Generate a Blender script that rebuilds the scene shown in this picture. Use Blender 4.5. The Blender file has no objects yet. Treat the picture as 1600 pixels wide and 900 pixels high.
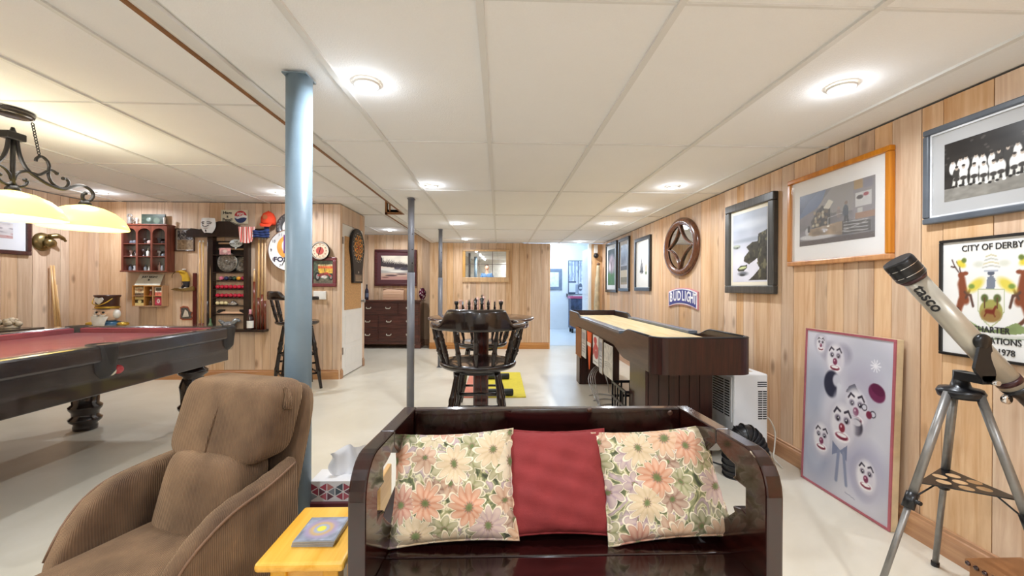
import bpy, math, random
import numpy as np
from mathutils import Matrix, Vector
random.seed(7); np.random.seed(7)
SC = bpy.context.scene
COL = SC.collection
PI = math.pi
# ------------------------------------------------------------------ camera
CF, CYAW, CPIT, CROL, CAMZ = 638.6, 0.0310, -0.0014, -0.0045, 1.1893
def cam_ray(px, py):
    xx = (px-800)/CF; uu = (450-py)/CF
    c, s = math.cos(CROL), math.sin(CROL); x = xx*c+uu*s; u = -xx*s+uu*c
    c, s = math.cos(CPIT), math.sin(CPIT); y = c-u*s; z = s+u*c
    c, s = math.cos(CYAW), math.sin(CYAW)
    return Vector((x*c+y*s, -x*s+y*c, z))
def U(px, py, x=None, y=None, z=None):
    """photo pixel -> point on the plane x=.., y=.. or z=.."""
    r = cam_ray(px, py)
    if z is not None: t = (z-CAMZ)/r.z
    elif x is not None: t = x/r.x
    else: t = y/r.y
    return Vector((r.x*t, r.y*t, r.z*t+CAMZ))
fwd = cam_ray(800, 450).normalized()
rgt = (cam_ray(1400, 450)-cam_ray(800, 450)).normalized()
upv = rgt.cross(fwd).normalized()
cd = bpy.data.cameras.new('camera'); cam = bpy.data.objects.new('camera', cd); COL.objects.link(cam)
cam.matrix_world = Matrix(((rgt.x, upv.x, -fwd.x, 0), (rgt.y, upv.y, -fwd.y, 0), (rgt.z, upv.z, -fwd.z, CAMZ), (0, 0, 0, 1)))
cd.sensor_width = 36; cd.lens = 36*CF/1600; cd.clip_start = 0.02; cd.clip_end = 60
SC.camera = cam
# ------------------------------------------------------------------ world, exposure
wd = bpy.data.worlds.new('world'); SC.world = wd; wd.use_nodes = True
wd.node_tree.nodes['Background'].inputs[0].default_value = (0.9, 0.95, 1, 1)
wd.node_tree.nodes['Background'].inputs[1].default_value = 0.3
SC.view_settings.view_transform = 'Standard'; SC.view_settings.look = 'None'
SC.view_settings.gamma = 1; SC.view_settings.use_curve_mapping = False
SC.view_settings.exposure = 0.10
DOWNLIGHT_W, PENDANT_W, HALL_W = 9.2, 5.2, 25.0
try:
    SC.cycles.use_denoising = True; SC.cycles.use_adaptive_sampling = True; SC.cycles.adaptive_threshold = .02; SC.cycles.max_bounces = 7; SC.cycles.diffuse_bounces = 4; SC.cycles.transparent_max_bounces = 8; SC.cycles.glossy_bounces = 4
    SC.cycles.sample_clamp_indirect = 6; SC.cycles.caustics_reflective = False; SC.cycles.caustics_refractive = False
except Exception: pass
# ------------------------------------------------------------------ dimensions
ZR, ZL = 2.045, 2.25          # low ceiling (this side), high ceiling (pool side)
XR, YF = 2.012, 7.92          # right wall, far wall
YS, XD, YD1 = 5.33, -2.06, 6.25   # display wall, door wall, its end
YDR, XL, YB = 8.42, -5.2, -1.7    # dresser wall, left wall, back wall
XS1, XS2, YSTEP = -1.12, -1.33, 4.84
# ------------------------------------------------------------------ colour + materials
def lin(c):
    if isinstance(c, str): c = tuple(int(c[i:i+2], 16)/255 for i in (0, 2, 4))
    return tuple((v/12.92 if v <= .04045 else ((v+.055)/1.055)**2.4) for v in c)
MATS = {}
def nt(name):
    m = bpy.data.materials.new(name); m.use_nodes = True; t = m.node_tree
    b = t.nodes['Principled BSDF']
    return m, t, b
def N(t, typ, **kw):
    n = t.nodes.new(typ)
    for k, v in kw.items():
        if isinstance(v, (int, float, tuple, str)) and k in n.inputs: n.inputs[k].default_value = v
        else: setattr(n, k, v)
    return n
def mat(name, col, rough=.5, metal=0, var=.10, scale=8, bump=0, coat=0, stretch=None, alpha=1, emit=0, trans=0, spec=.5, bscale=None):
    if name in MATS: return MATS[name]
    m, t, b = nt(name); L = t.links
    c = lin(col)
    tc = N(t, 'ShaderNodeNewGeometry'); src = tc.outputs['Position']
    if stretch:
        mp = N(t, 'ShaderNodeMapping'); mp.inputs['Scale'].default_value = stretch; L.new(src, mp.inputs[0]); src = mp.outputs[0]
    nz = N(t, 'ShaderNodeTexNoise', Scale=scale, Detail=4.0, Roughness=.6); L.new(src, nz.inputs['Vector'])
    rp = N(t, 'ShaderNodeValToRGB')
    rp.color_ramp.elements[0].color = (*[v*(1-var*2) for v in c], 1); rp.color_ramp.elements[0].position = .3
    rp.color_ramp.elements[1].color = (*[min(1, v*(1+var*1.4)) for v in c], 1); rp.color_ramp.elements[1].position = .7
    L.new(nz.outputs['Fac'], rp.inputs[0]); L.new(rp.outputs[0], b.inputs['Base Color'])
    b.inputs['Roughness'].default_value = rough; b.inputs['Metallic'].default_value = metal
    b.inputs['Coat Weight'].default_value = coat; b.inputs['Coat Roughness'].default_value = .08
    b.inputs['Specular IOR Level'].default_value = spec
    b.inputs['Alpha'].default_value = alpha; b.inputs['Transmission Weight'].default_value = trans
    if emit: m.cycles.emission_sampling = 'NONE'; L.new(rp.outputs[0], b.inputs['Emission Color']); b.inputs['Emission Strength'].default_value = emit
    if bump:
        n2 = N(t, 'ShaderNodeTexNoise', Scale=bscale or scale*6, Detail=3.0); L.new(src, n2.inputs['Vector'])
        bp = N(t, 'ShaderNodeBump', Strength=bump, Distance=.01); L.new(n2.outputs['Fac'], bp.inputs['Height']); L.new(bp.outputs[0], b.inputs['Normal'])
    MATS[name] = m; return m
def pine(name, dark, light, knots=True, rough=.45, axis='z', randv=.5):
    """knotty pine boards: grain along one axis, tone picked per board"""
    m, t, b = nt(name); L = t.links
    g = N(t, 'ShaderNodeNewGeometry'); oi = N(t, 'ShaderNodeObjectInfo')
    ml = N(t, 'ShaderNodeMath', operation='MULTIPLY'); ml.inputs[1].default_value = 37.0; L.new(oi.outputs['Random'], ml.inputs[0])
    cb = N(t, 'ShaderNodeCombineXYZ')
    for i in range(3): L.new(ml.outputs[0], cb.inputs[i])
    ad = N(t, 'ShaderNodeVectorMath', operation='ADD'); L.new(g.outputs['Position'], ad.inputs[0]); L.new(cb.outputs[0], ad.inputs[1])
    mp = N(t, 'ShaderNodeMapping'); s = {'z': (14, 14, .9), 'y': (14, .9, 14), 'x': (.9, 14, 14)}[axis]; mp.inputs['Scale'].default_value = s
    L.new(ad.outputs[0], mp.inputs[0])
    nz = N(t, 'ShaderNodeTexNoise', Scale=1.6, Detail=6.0, Roughness=.65, Distortion=.6); L.new(mp.outputs[0], nz.inputs['Vector'])
    rp = N(t, 'ShaderNodeValToRGB'); e = rp.color_ramp.elements
    e[0].position = .28; e[0].color = (*lin(dark), 1); e[1].position = .62; e[1].color = (*lin(light), 1)
    L.new(nz.outputs['Fac'], rp.inputs[0])
    hs = N(t, 'ShaderNodeHueSaturation'); L.new(rp.outputs[0], hs.inputs['Color'])
    mr = N(t, 'ShaderNodeMapRange'); mr.inputs['To Min'].default_value = 1-.5*randv*.62; mr.inputs['To Max'].default_value = 1+.18*randv; L.new(oi.outputs['Random'], mr.inputs[0]); L.new(mr.outputs[0], hs.inputs['Value'])
    m2 = N(t, 'ShaderNodeMath', operation='FRACT'); L.new(ml.outputs[0], m2.inputs[0])
    mr2 = N(t, 'ShaderNodeMapRange'); mr2.inputs['To Min'].default_value = .78; mr2.inputs['To Max'].default_value = 1.12; L.new(m2.outputs[0], mr2.inputs[0]); L.new(mr2.outputs[0], hs.inputs['Saturation'])
    out = hs.outputs[0]
    if knots:
        mk = N(t, 'ShaderNodeMapping'); mk.inputs['Scale'].default_value = {'z': (5.2, 5.2, 2.3), 'y': (5.2, 2.3, 5.2), 'x': (2.3, 5.2, 5.2)}[axis]; L.new(ad.outputs[0], mk.inputs[0])
        vo = N(t, 'ShaderNodeTexVoronoi', Scale=1.0); L.new(mk.outputs[0], vo.inputs['Vector'])
        kr = N(t, 'ShaderNodeValToRGB'); kr.color_ramp.elements[0].position = .05; kr.color_ramp.elements[0].color = (.55, .55, .55, 1)
        kr.color_ramp.elements[1].position = .16; kr.color_ramp.elements[1].color = (0, 0, 0, 1)
        L.new(vo.outputs['Distance'], kr.inputs[0])
        mx = N(t, 'ShaderNodeMix', data_type='RGBA'); L.new(kr.outputs[0], mx.inputs[0]); L.new(out, mx.inputs[6]); mx.inputs[7].default_value = (*lin('6e3f1d'), 1)
        out = mx.outputs[2]
    L.new(out, b.inputs['Base Color']); b.inputs['Roughness'].default_value = rough
    bp = N(t, 'ShaderNodeBump', Strength=.12, Distance=.004); L.new(nz.outputs['Fac'], bp.inputs['Height']); L.new(bp.outputs[0], b.inputs['Normal'])
    MATS[name] = m; return m
def darkwood(name, dark, light, rough=.18, axis='x', coat=.6):
    if name in MATS: return MATS[name]
    m, t, b = nt(name); L = t.links
    g = N(t, 'ShaderNodeNewGeometry'); mp = N(t, 'ShaderNodeMapping')
    mp.inputs['Scale'].default_value = {'z': (22, 22, 1.4), 'y': (22, 1.4, 22), 'x': (1.4, 22, 22)}[axis]; L.new(g.outputs['Position'], mp.inputs[0])
    nz = N(t, 'ShaderNodeTexNoise', Scale=2.0, Detail=6.0, Roughness=.7, Distortion=.5); L.new(mp.outputs[0], nz.inputs['Vector'])
    rp = N(t, 'ShaderNodeValToRGB'); e = rp.color_ramp.elements
    e[0].position = .35; e[0].color = (*lin(dark), 1); e[1].position = .7; e[1].color = (*lin(light), 1)
    L.new(nz.outputs['Fac'], rp.inputs[0]); L.new(rp.outputs[0], b.inputs['Base Color'])
    b.inputs['Roughness'].default_value = rough; b.inputs['Coat Weight'].default_value = coat; b.inputs['Coat Roughness'].default_value = .06
    bp = N(t, 'ShaderNodeBump', Strength=.05, Distance=.002); L.new(nz.outputs['Fac'], bp.inputs['Height']); L.new(bp.outputs[0], b.inputs['Normal'])
    MATS[name] = m; return m
def mat_print(name='print', rough=.35):
    if name in MATS: return MATS[name]
    m, t, b = nt(name); a = N(t, 'ShaderNodeVertexColor'); a.layer_name = 'ink'
    t.links.new(a.outputs[0], b.inputs['Base Color']); b.inputs['Roughness'].default_value = rough
    MATS[name] = m; return m
# ------------------------------------------------------------------ mesh builder
class MB:
    def __init__(s): s.v = []; s.f = []; s.sm = []
    def add(s, vs, fs, smooth=False):
        o = len(s.v); s.v += [tuple(map(float, v)) for v in vs]; s.f += [[i+o for i in f] for f in fs]; s.sm += [smooth]*len(fs); return s
    def box(s, x0, x1, y0, y1, z0, z1):
        return s.add([(x0,y0,z0),(x1,y0,z0),(x1,y1,z0),(x0,y1,z0),(x0,y0,z1),(x1,y0,z1),(x1,y1,z1),(x0,y1,z1)],
                     [(0,3,2,1),(4,5,6,7),(0,1,5,4),(1,2,6,5),(2,3,7,6),(3,0,4,7)])
    def obox(s, M, x0, x1, y0, y1, z0, z1):
        t = MB().box(x0,x1,y0,y1,z0,z1); return s.add([M @ Vector(v) for v in t.v], t.f)
    def lathe(s, prof, n=20, c=(0,0,0), axis='z', cap=True, sx=1, sy=1, a0=0, a1=2*PI, smooth=True):
        full = abs(a1-a0-2*PI) < 1e-6; vs = []; fs = []; m = n if full else n+1
        for r, z in prof:
            for k in range(m):
                a = a0+(a1-a0)*k/n; x, y = r*math.cos(a)*sx, r*math.sin(a)*sy
                p = {'z': (x,y,z), 'y': (x,z,y), 'x': (z,x,y)}[axis]; vs.append((p[0]+c[0], p[1]+c[1], p[2]+c[2]))
        for i in range(len(prof)-1):
            for k in range(n if full else n):
                a = i*m+k; b = i*m+(k+1) % m
                fs.append((a, b, b+m, a+m))
        s.add(vs, fs, smooth)
        if cap and full:
            o = len(s.v)-len(vs)
            if prof[0][0] > 1e-5: s.f.append([o+k for k in range(m)][::-1]); s.sm.append(False)
            if prof[-1][0] > 1e-5: s.f.append([o+(len(prof)-1)*m+k for k in range(m)]); s.sm.append(False)
        return s
    def cyl(s, a, b, r, r2=None, n=14, smooth=True): return s.tube([a, b], [r, r if r2 is None else r2], n, smooth=smooth)
    def tube(s, pts, r, n=10, closed=False, cap=True, smooth=True, flat=1.0):
        pts = [Vector(p) for p in pts]; m = len(pts); rs = r if isinstance(r, (list, tuple)) else [r]*m
        vs = []; fs = []; prev = None
        for i, p in enumerate(pts):
            if closed: d = pts[(i+1) % m]-pts[i-1]
            else: d = pts[min(i+1, m-1)]-pts[max(i-1, 0)]
            d = d.normalized() if d.length > 1e-9 else Vector((0,0,1))
            if prev is None: u = d.cross(Vector((0,0,1)) if abs(d.z) < .9 else Vector((1,0,0))).normalized()
            else:
                u = prev-d*prev.dot(d); u = u.normalized() if u.length > 1e-6 else d.orthogonal().normalized()
            prev = u; w = d.cross(u)
            for k in range(n):
                a = 2*PI*k/n; vs.append(p+u*math.cos(a)*rs[i]+w*math.sin(a)*rs[i]*flat)
        for i in range(m if closed else m-1):
            j = (i+1) % m
            for k in range(n): fs.append((i*n+k, i*n+(k+1) % n, j*n+(k+1) % n, j*n+k))
        o = len(s.v); s.add(vs, fs, smooth)
        if cap and not closed:
            s.f.append([o+k for k in range(n)][::-1]); s.f.append([o+(m-1)*n+k for k in range(n)]); s.sm += [False, False]
        return s
    def prism(s, poly, d0, d1, axis='y'):
        """polygon (a,b) extruded from d0 to d1; axis y: (a,d,b); x: (d,a,b); z: (a,b,d)"""
        m = len(poly); P = {'y': lambda a,b,d: (a,d,b), 'x': lambda a,b,d: (d,a,b), 'z': lambda a,b,d: (a,b,d)}[axis]
        vs = [P(a,b,d0) for a,b in poly]+[P(a,b,d1) for a,b in poly]
        fs = [list(range(m)), list(range(m, 2*m))[::-1]]+[(i, m+i, m+(i+1) % m, (i+1) % m) for i in range(m)]
        return s.add(vs, fs)
    def ball(s, c, r, n=14, sx=1, sy=1, sz=1):
        k = max(6, n//2); prof = [(r*math.sin(PI*i/k), -r*math.cos(PI*i/k)*sz) for i in range(k+1)]
        return s.lathe(prof, n, c, cap=False, sx=sx, sy=sy)
    def grid(s, fn, nu, nv, smooth=True, wrapu=False):
        vs = [fn(i/(nu if wrapu else nu-1), j/(nv-1)) for j in range(nv) for i in range(nu)]
        fs = []
        for j in range(nv-1):
            for i in range(nu if wrapu else nu-1):
                a = j*nu+i; b = j*nu+(i+1) % nu; fs.append((a, b, b+nu, a+nu))
        return s.add(vs, fs, smooth)
    def mesh(s, name, m):
        me = bpy.data.meshes.new(name); me.from_pydata(s.v, [], s.f)
        me.polygons.foreach_set('use_smooth', s.sm)
        import bmesh
        bm = bmesh.new(); bm.from_mesh(me); bmesh.ops.recalc_face_normals(bm, faces=bm.faces); bm.to_mesh(me); bm.free()
        me.update()
        if m: me.materials.append(m)
        return me
    def build(s, name, m, parent=None, bev=0, sub=0, seg=2, label=None):
        o = bpy.data.objects.new(name, s.mesh(name, m)); COL.objects.link(o)
        if parent: o.parent = parent
        if bev:
            b = o.modifiers.new('edge', 'BEVEL'); b.width = bev; b.segments = seg; b.limit_method = 'ANGLE'; b.angle_limit = .7; b.harden_normals = False
        if sub:
            b = o.modifiers.new('soft', 'SUBSURF'); b.levels = sub; b.render_levels = sub
        if label: o['label'] = label
        return o
def B(*a): return MB().box(*a)
def tag(o, label, cat, group=None, kind=None):
    o['label'] = label; o['category'] = cat
    if group: o['group'] = group
    if kind: o['kind'] = kind
    return o
def thing(name, label, cat, loc=(0,0,0), rz=0, group=None):
    o = bpy.data.objects.new(name, None); COL.objects.link(o); o.empty_display_size = .05
    o.location = loc; o.rotation_euler = (0, 0, rz)
    return tag(o, label, cat, group)
def struct(o, label=None, cat=None):
    o['kind'] = 'structure'
    if label: o['label'] = label
    if cat: o['category'] = cat
    return o
def copy_tree(o, parent=None, **over):
    c = o.copy(); COL.objects.link(c); c.parent = parent
    if parent is None:
        for k in ('label', 'group'):
            if k in over: c[k] = over[k]
    for ch in list(o.children): copy_tree(ch, c)
    return c
def spline(pts, per=8, closed=False):
    P = [Vector(p) for p in pts]; n = len(P); out = []
    for i in range(n if closed else n-1):
        if closed: p0, p1, p2, p3 = P[i-1], P[i], P[(i+1) % n], P[(i+2) % n]
        else: p0, p1, p2, p3 = P[max(i-1,0)], P[i], P[i+1], P[min(i+2,n-1)]
        for k in range(per):
            t = k/per; out.append(.5*((2*p1)+(p2-p0)*t+(2*p0-5*p1+4*p2-p3)*t*t+(3*p1-p0-3*p2+p3)*t*t*t))
    if not closed: out.append(P[-1])
    return out
def text(s, size, m, parent, loc, rot=(PI/2,0,0), depth=.0012, sx=1, align='CENTER', name='lettering', shear=0, bold=0):
    cu = bpy.data.curves.new(name, 'FONT'); cu.body = s; cu.size = size; cu.extrude = depth; cu.align_x = align; cu.align_y = 'CENTER'; cu.shear = shear; cu.offset = bold; cu.resolution_u = 3
    tmp = bpy.data.objects.new('tmp', cu); COL.objects.link(tmp)
    dg = bpy.context.evaluated_depsgraph_get(); me = bpy.data.meshes.new_from_object(tmp.evaluated_get(dg)); bpy.data.objects.remove(tmp); bpy.data.curves.remove(cu)
    me.materials.clear(); me.materials.append(m)
    o = bpy.data.objects.new(name, me); COL.objects.link(o); o.parent = parent; o.location = loc; o.rotation_euler = rot; o.scale = (sx, 1, 1)
    return o
# ------------------------------------------------------------------ painted prints (colour stored on a fine grid of points)
def vnoise(h, w, cells, seed):
    r = np.random.RandomState(seed); g = r.rand(cells+2, cells+2)
    y = np.linspace(0, cells, h, endpoint=False); x = np.linspace(0, cells, w, endpoint=False)
    yi = y.astype(int); xi = x.astype(int); fy = (y-yi)[:,None]; fx = (x-xi)[None]
    fy = fy*fy*(3-2*fy); fx = fx*fx*(3-2*fx)
    a = g[yi][:,xi]; b = g[yi][:,xi+1]; c = g[yi+1][:,xi]; d = g[yi+1][:,xi+1]
    return a*(1-fx)*(1-fy)+b*fx*(1-fy)+c*(1-fx)*fy+d*fx*fy
class Paint:
    """u to the right 0..1, v up 0..1"""
    def __init__(s, w, h, col): s.w, s.h = w, h; s.a = np.zeros((h, w, 3)); s.a[:] = s.c(col); s.V, s.Uu = np.meshgrid(np.linspace(0,1,h), np.linspace(0,1,w), indexing='ij')
    def c(s, c): return np.array([int(c[i:i+2],16)/255 for i in (0,2,4)]) if isinstance(c, str) else np.array(c, float)
    def mix(s, m, col):
        m = np.clip(m, 0, 1)[...,None]; s.a = s.a*(1-m)+s.c(col)*m; return s
    def grad(s, c0, c1, v0=0, v1=1):
        t = np.clip((s.V-v0)/(v1-v0), 0, 1)[...,None]; s.a = s.c(c0)*(1-t)+s.c(c1)*t; return s
    def ell(s, cu, cv, ru, rv, col, ang=0, soft=.12, op=1):
        du, dv = s.Uu-cu, (s.V-cv); c, k = math.cos(ang), math.sin(ang); asp = s.h/s.w
        x = du*c+dv*asp*k; y = -du*k+dv*asp*c; rv *= asp
        d = np.sqrt((x/ru)**2+(y/rv)**2); return s.mix(np.clip((1-d)/soft+.5, 0, 1)*op, col)
    def rect(s, u0, u1, v0, v1, col, op=1): return s.mix(((s.Uu >= u0)&(s.Uu <= u1)&(s.V >= v0)&(s.V <= v1))*op, col)
    def poly(s, pts, col, op=1):
        ins = np.zeros(s.V.shape, bool); n = len(pts)
        for i in range(n):
            (x0,y0),(x1,y1) = pts[i], pts[(i+1) % n]
            if y0 == y1: continue
            cond = (y0 > s.V) != (y1 > s.V); xs = (x1-x0)*(s.V-y0)/(y1-y0)+x0; ins ^= cond & (s.Uu < xs)
        return s.mix(ins*op, col)
    def line(s, pts, col, wd=.012, op=1):
        for (x0,y0),(x1,y1) in zip(pts, pts[1:]):
            dx, dy = x1-x0, y1-y0; L2 = dx*dx+dy*dy+1e-9; t = np.clip(((s.Uu-x0)*dx+(s.V-y0)*dy)/L2, 0, 1)
            d = np.hypot(s.Uu-x0-t*dx, (s.V-y0-t*dy)*s.h/s.w); s.mix(np.clip((wd-d)/wd*2, 0, 1)*op, col)
        return s
    def noise(s, cells, amt, seed=1, col=None, lo=.5, region=None):
        n = vnoise(s.h, s.w, cells, seed)*.65+vnoise(s.h, s.w, cells*2, seed+9)*.35
        if col is None:
            k = (1+(n-.5)*2*amt)[...,None]; 
            if region is not None: k = 1+(k-1)*region[...,None]
            s.a = np.clip(s.a*k, 0, 1); return s
        m = np.clip((n-lo)*6, 0, 1)*amt
        if region is not None: m = m*region
        return s.mix(m, col)
    def panel(s, name, x0, x1, z0, z1, y, parent, m=None):
        w, h = s.w, s.h; xs = np.linspace(x0, x1, w); zs = np.linspace(z0, z1, h)
        X, Z = np.meshgrid(xs, zs); V = np.stack([X, np.full_like(X, y), Z], -1).reshape(-1, 3)
        i = np.arange(w*h).reshape(h, w); F = np.stack([i[:-1,:-1], i[:-1,1:], i[1:,1:], i[1:,:-1]], -1).reshape(-1, 4)
        me = bpy.data.meshes.new(name); me.from_pydata(V.tolist(), [], F.tolist())
        at = me.color_attributes.new('ink', 'FLOAT_COLOR', 'POINT')
        a = np.clip(s.a, 0, 1); a = np.where(a <= .04045, a/12.92, ((a+.055)/1.055)**2.4)
        at.data.foreach_set('color', np.concatenate([a, np.ones((h, w, 1))], -1).astype(np.float32).ravel())
        me.materials.append(m or mat_print()); o = bpy.data.objects.new(name, me); COL.objects.link(o); o.parent = parent; return o
RW, FW, LW = -PI/2, 0.0, PI/2      # rotation of things hung on right / far / left walls (local -y faces the room)
# ================================================================== MATERIALS
M_PINE = pine('pine_boards', 'cc9a6c', 'e8c49d')
M_PINE_L = pine('pine_boards_pale', 'cda583', 'e8caac')
M_OAKTRIM = pine('baseboard_wood', 'a66c40', 'c89462', knots=False, axis='y', rough=.35, randv=.1)
M_OAKTRIMX = pine('baseboard_wood_across', 'a66c40', 'c89462', knots=False, axis='x', rough=.35, randv=.1)
M_BACK = mat('dark_backing_wood', '6b4526', .8)  # dark brown wood of the wall slabs, visible between the boards
M_TILE = mat('ceiling_tile', 'f8f7f6', .9, var=.006, scale=3, bump=.25, bscale=160)
M_GRID = mat('ceiling_grid', 'e6e4e0', .55, var=.01)
M_WHITE = mat('white_paint', 'efece6', .5, var=.015)
M_BLACK = mat('black_plastic', '15151a', .35, var=.1)
M_POST = mat('slate_blue_paint', '7d909c', .42, var=.06, scale=5, bump=.05)
M_POSTG = mat('grey_steel_paint', '77777d', .4, var=.06, scale=5)
M_STEEL = mat('steel', 'a8a8a8', .3, 1, var=.05)
M_CHROME = mat('chrome', 'd8d8da', .12, 1, var=.02)
M_BRASS = mat('brass', '8a7850', .35, .9, var=.1)
M_MIRROR = mat('mirror_glass', 'e8ecee', .02, 1, var=0)
M_MAHOG = darkwood('mahogany', '1c0907', '4a1a12', .2)
M_MAHOGZ = darkwood('mahogany_upright', '1f0a07', '52190f', .2, 'z')
M_BENCH = darkwood('bench_wood', '100505', '2c0e0c', .16, 'x', .6)
M_BENCHY = darkwood('bench_wood_side', '140605', '35110c', .16, 'y', .6)
M_BLACKW = darkwood('black_stained_wood', '0d0807', '25130f', .22, 'z', .5)
M_SHUF = darkwood('shuffleboard_cabinet', '1f0c09', '3f1b14', .32, 'z', .2)
M_SHUFL = darkwood('shuffleboard_rail', '2e1d16', '50382c', .35, 'y', .2)
M_GLASS = mat('clear_glass', 'ffffff', .03, trans=1, var=0)
# ================================================================== ROOM SHELL
def floor_mat():
    m, t, b = nt('floor_paint'); L = t.links; g = N(t, 'ShaderNodeNewGeometry')
    n1 = N(t, 'ShaderNodeTexNoise', Scale=1.1, Detail=5.0, Roughness=.6, Distortion=.6); L.new(g.outputs['Position'], n1.inputs['Vector'])
    rp = N(t, 'ShaderNodeValToRGB'); e = rp.color_ramp.elements
    e[0].position = .3; e[0].color = (*lin('d6cdb9'), 1); e[1].position = .72; e[1].color = (*lin('e8e1d2'), 1); L.new(n1.outputs['Fac'], rp.inputs[0])
    L.new(rp.outputs[0], b.inputs['Base Color']); b.inputs['Roughness'].default_value = .34
    n2 = N(t, 'ShaderNodeTexNoise', Scale=14.0, Detail=3.0); L.new(g.outputs['Position'], n2.inputs['Vector'])
    bp = N(t, 'ShaderNodeBump', Strength=.06, Distance=.01); L.new(n2.outputs['Fac'], bp.inputs['Height']); L.new(bp.outputs[0], b.inputs['Normal'])
    return m
struct(B(XL-.2, XR+.2, YB-.2, 12.2, -.12, 0).build('floor', floor_mat()), 'cream painted concrete floor of the basement games room', 'floor')
def plank_mesh():
    me = MB().box(0,1,-.011,0,0,1).mesh('plank', M_PINE); return me
PLANK = plank_mesh(); PLANKL = plank_mesh(); PLANKL.materials[0] = M_PINE_L
def plank_wall(name, label, origin, rz, length, z0, z1, me=None, seed=0, skip=None, widths=(.085,.19), thick=.06):
    """backing slab at the wall plane with boards standing proud of it; local x runs along the wall"""
    w = B(0, length, .004, thick, z0, z1).build(name, M_BACK); w.location = origin; w.rotation_euler = (0,0,rz); struct(w, label, 'wall')
    r = random.Random(seed); x = 0
    while x < length-.01:
        wd = r.choice([.095,.1,.14,.145,.19,.12]) if widths else .1
        wd = min(wd, length-x)
        if length-x-wd < .05: wd = length-x
        o = bpy.data.objects.new('plank', me or PLANK); COL.objects.link(o); o.parent = w
        o.location = (x+.0018, 0, z0); o.scale = (wd-.0036, 1+r.uniform(-.12,.12), z1-z0)
        x += wd
    return w
WLBL = 'knotty pine board '
wr = plank_wall('wall_right', 'long knotty pine wall carrying the framed pictures and the leaning clown canvas', (XR, YF, 0), RW, YF-YB, 0, ZR, seed=3)
wf = plank_wall('wall_far', 'pine wall straight ahead with the small gridded mirror', (XS2-.01, YF, 0), FW, .975-XS2, 0, ZR, seed=5)
plank_wall('wall_far_end', 'narrow pine strip between the lit doorway and the picture wall', (1.79, YF, 0), FW, XR-1.79, 0, ZR, seed=6)
plank_wall('wall_display', 'pale pine wall behind the cue rack and display cabinets', (XL, YS, 0), FW, XD-XL, 0, ZL, me=PLANKL, seed=11)
plank_wall('wall_left', 'pale pine side wall beyond the pool table', (XL, YB, 0), LW, YS-YB, 0, ZL, me=PLANKL, seed=12)
plank_wall('wall_dresser', 'pine wall behind the dresser alcove', (-4.0, YDR, 0), FW, 2.75, 0, ZL, seed=15)
# door wall: boards before, above and after the door; local x runs towards the far end
def seg_door(): 
    DW0, DW1, DTOP = .07, .86, 2.02
    w = B(0, YD1-YS, .004, .06, 0, ZL).build('wall_door', M_BACK); w.location = (XD, YS, 0); w.rotation_euler = (0,0,LW); struct(w, 'short pine return wall holding the white door', 'wall')
    for a, b, z0, z1 in ((0,DW0,0,ZL),(DW1,YD1-YS,0,ZL),(DW0,DW0+.19,DTOP,ZL),(DW0+.19,DW0+.34,DTOP,ZL),(DW0+.34,DW0+.52,DTOP,ZL),(DW0+.52,DW0+.66,DTOP,ZL),(DW0+.66,DW1,DTOP,ZL)):
        o = bpy.data.objects.new('plank', PLANKL); COL.objects.link(o); o.parent = w; o.location = (a+.0018,0,z0); o.scale = (b-a-.0036,1,z1-z0)
    d = thing('door_1', 'white panelled door carrying a dartboard beside the maroon motorcycle picture', 'door', (XD, YS, 0), LW); d['kind'] = 'structure'
    B(DW0+.004, DW1-.004, -.012, .003, .01, DTOP-.004).build('door_leaf', M_WHITE, d, bev=.004)
    for z0, z1 in ((.12,.36),(.42,.8)): B(DW0+.1, DW1-.1, -.018, -.012, z0, z1).build('door_panel', M_WHITE, d, bev=.004)
    M_CORK = mat('cork_board', 'c99b68', .9, var=.12, scale=60)
    B(DW0+.07, DW1-.09, -.022, -.012, .88, 1.86).build('cork_board', M_CORK, d, label='tan cork backing board on the door')
    for z in (.3, 1.75): B(DW0-.005, DW0+.02, -.022, -.01, z, z+.09).build('hinge', M_STEEL, d)
    MB().lathe([(0,-.07),(.02,-.068),(.028,-.055),(.02,-.04),(.01,-.035),(.01,-.012)], 14, (DW1-.05,0,.98), 'y').build('door_knob', M_STEEL, d)
    return d
seg_door()
# back wall behind the camera and side of dresser alcove
struct(B(XL, XR+.06, YB-.08, YB, 0, ZL).build('wall_back', mat('back_wall_paint', 'd8d2c6', .7)), 'plain wall behind the viewer seen only in mirrors', 'wall')
struct(B(-4.06, -4.0, YD1-.06, YDR, 0, ZL).build('wall_alcove', M_WHITE), 'side wall of the dresser alcove', 'wall')
struct(B(-4.0, XD-.062, YD1-.06, YD1, 0, ZL).build('wall_alcove_front', M_WHITE), 'back of the display wall facing the dresser alcove', 'wall')
struct(B(XS2, XS2+.06, YF+.06, YDR, 0, ZR).build('wall_alcove_end', M_BACK), 'return of the far wall beside the dresser', 'wall')
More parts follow.
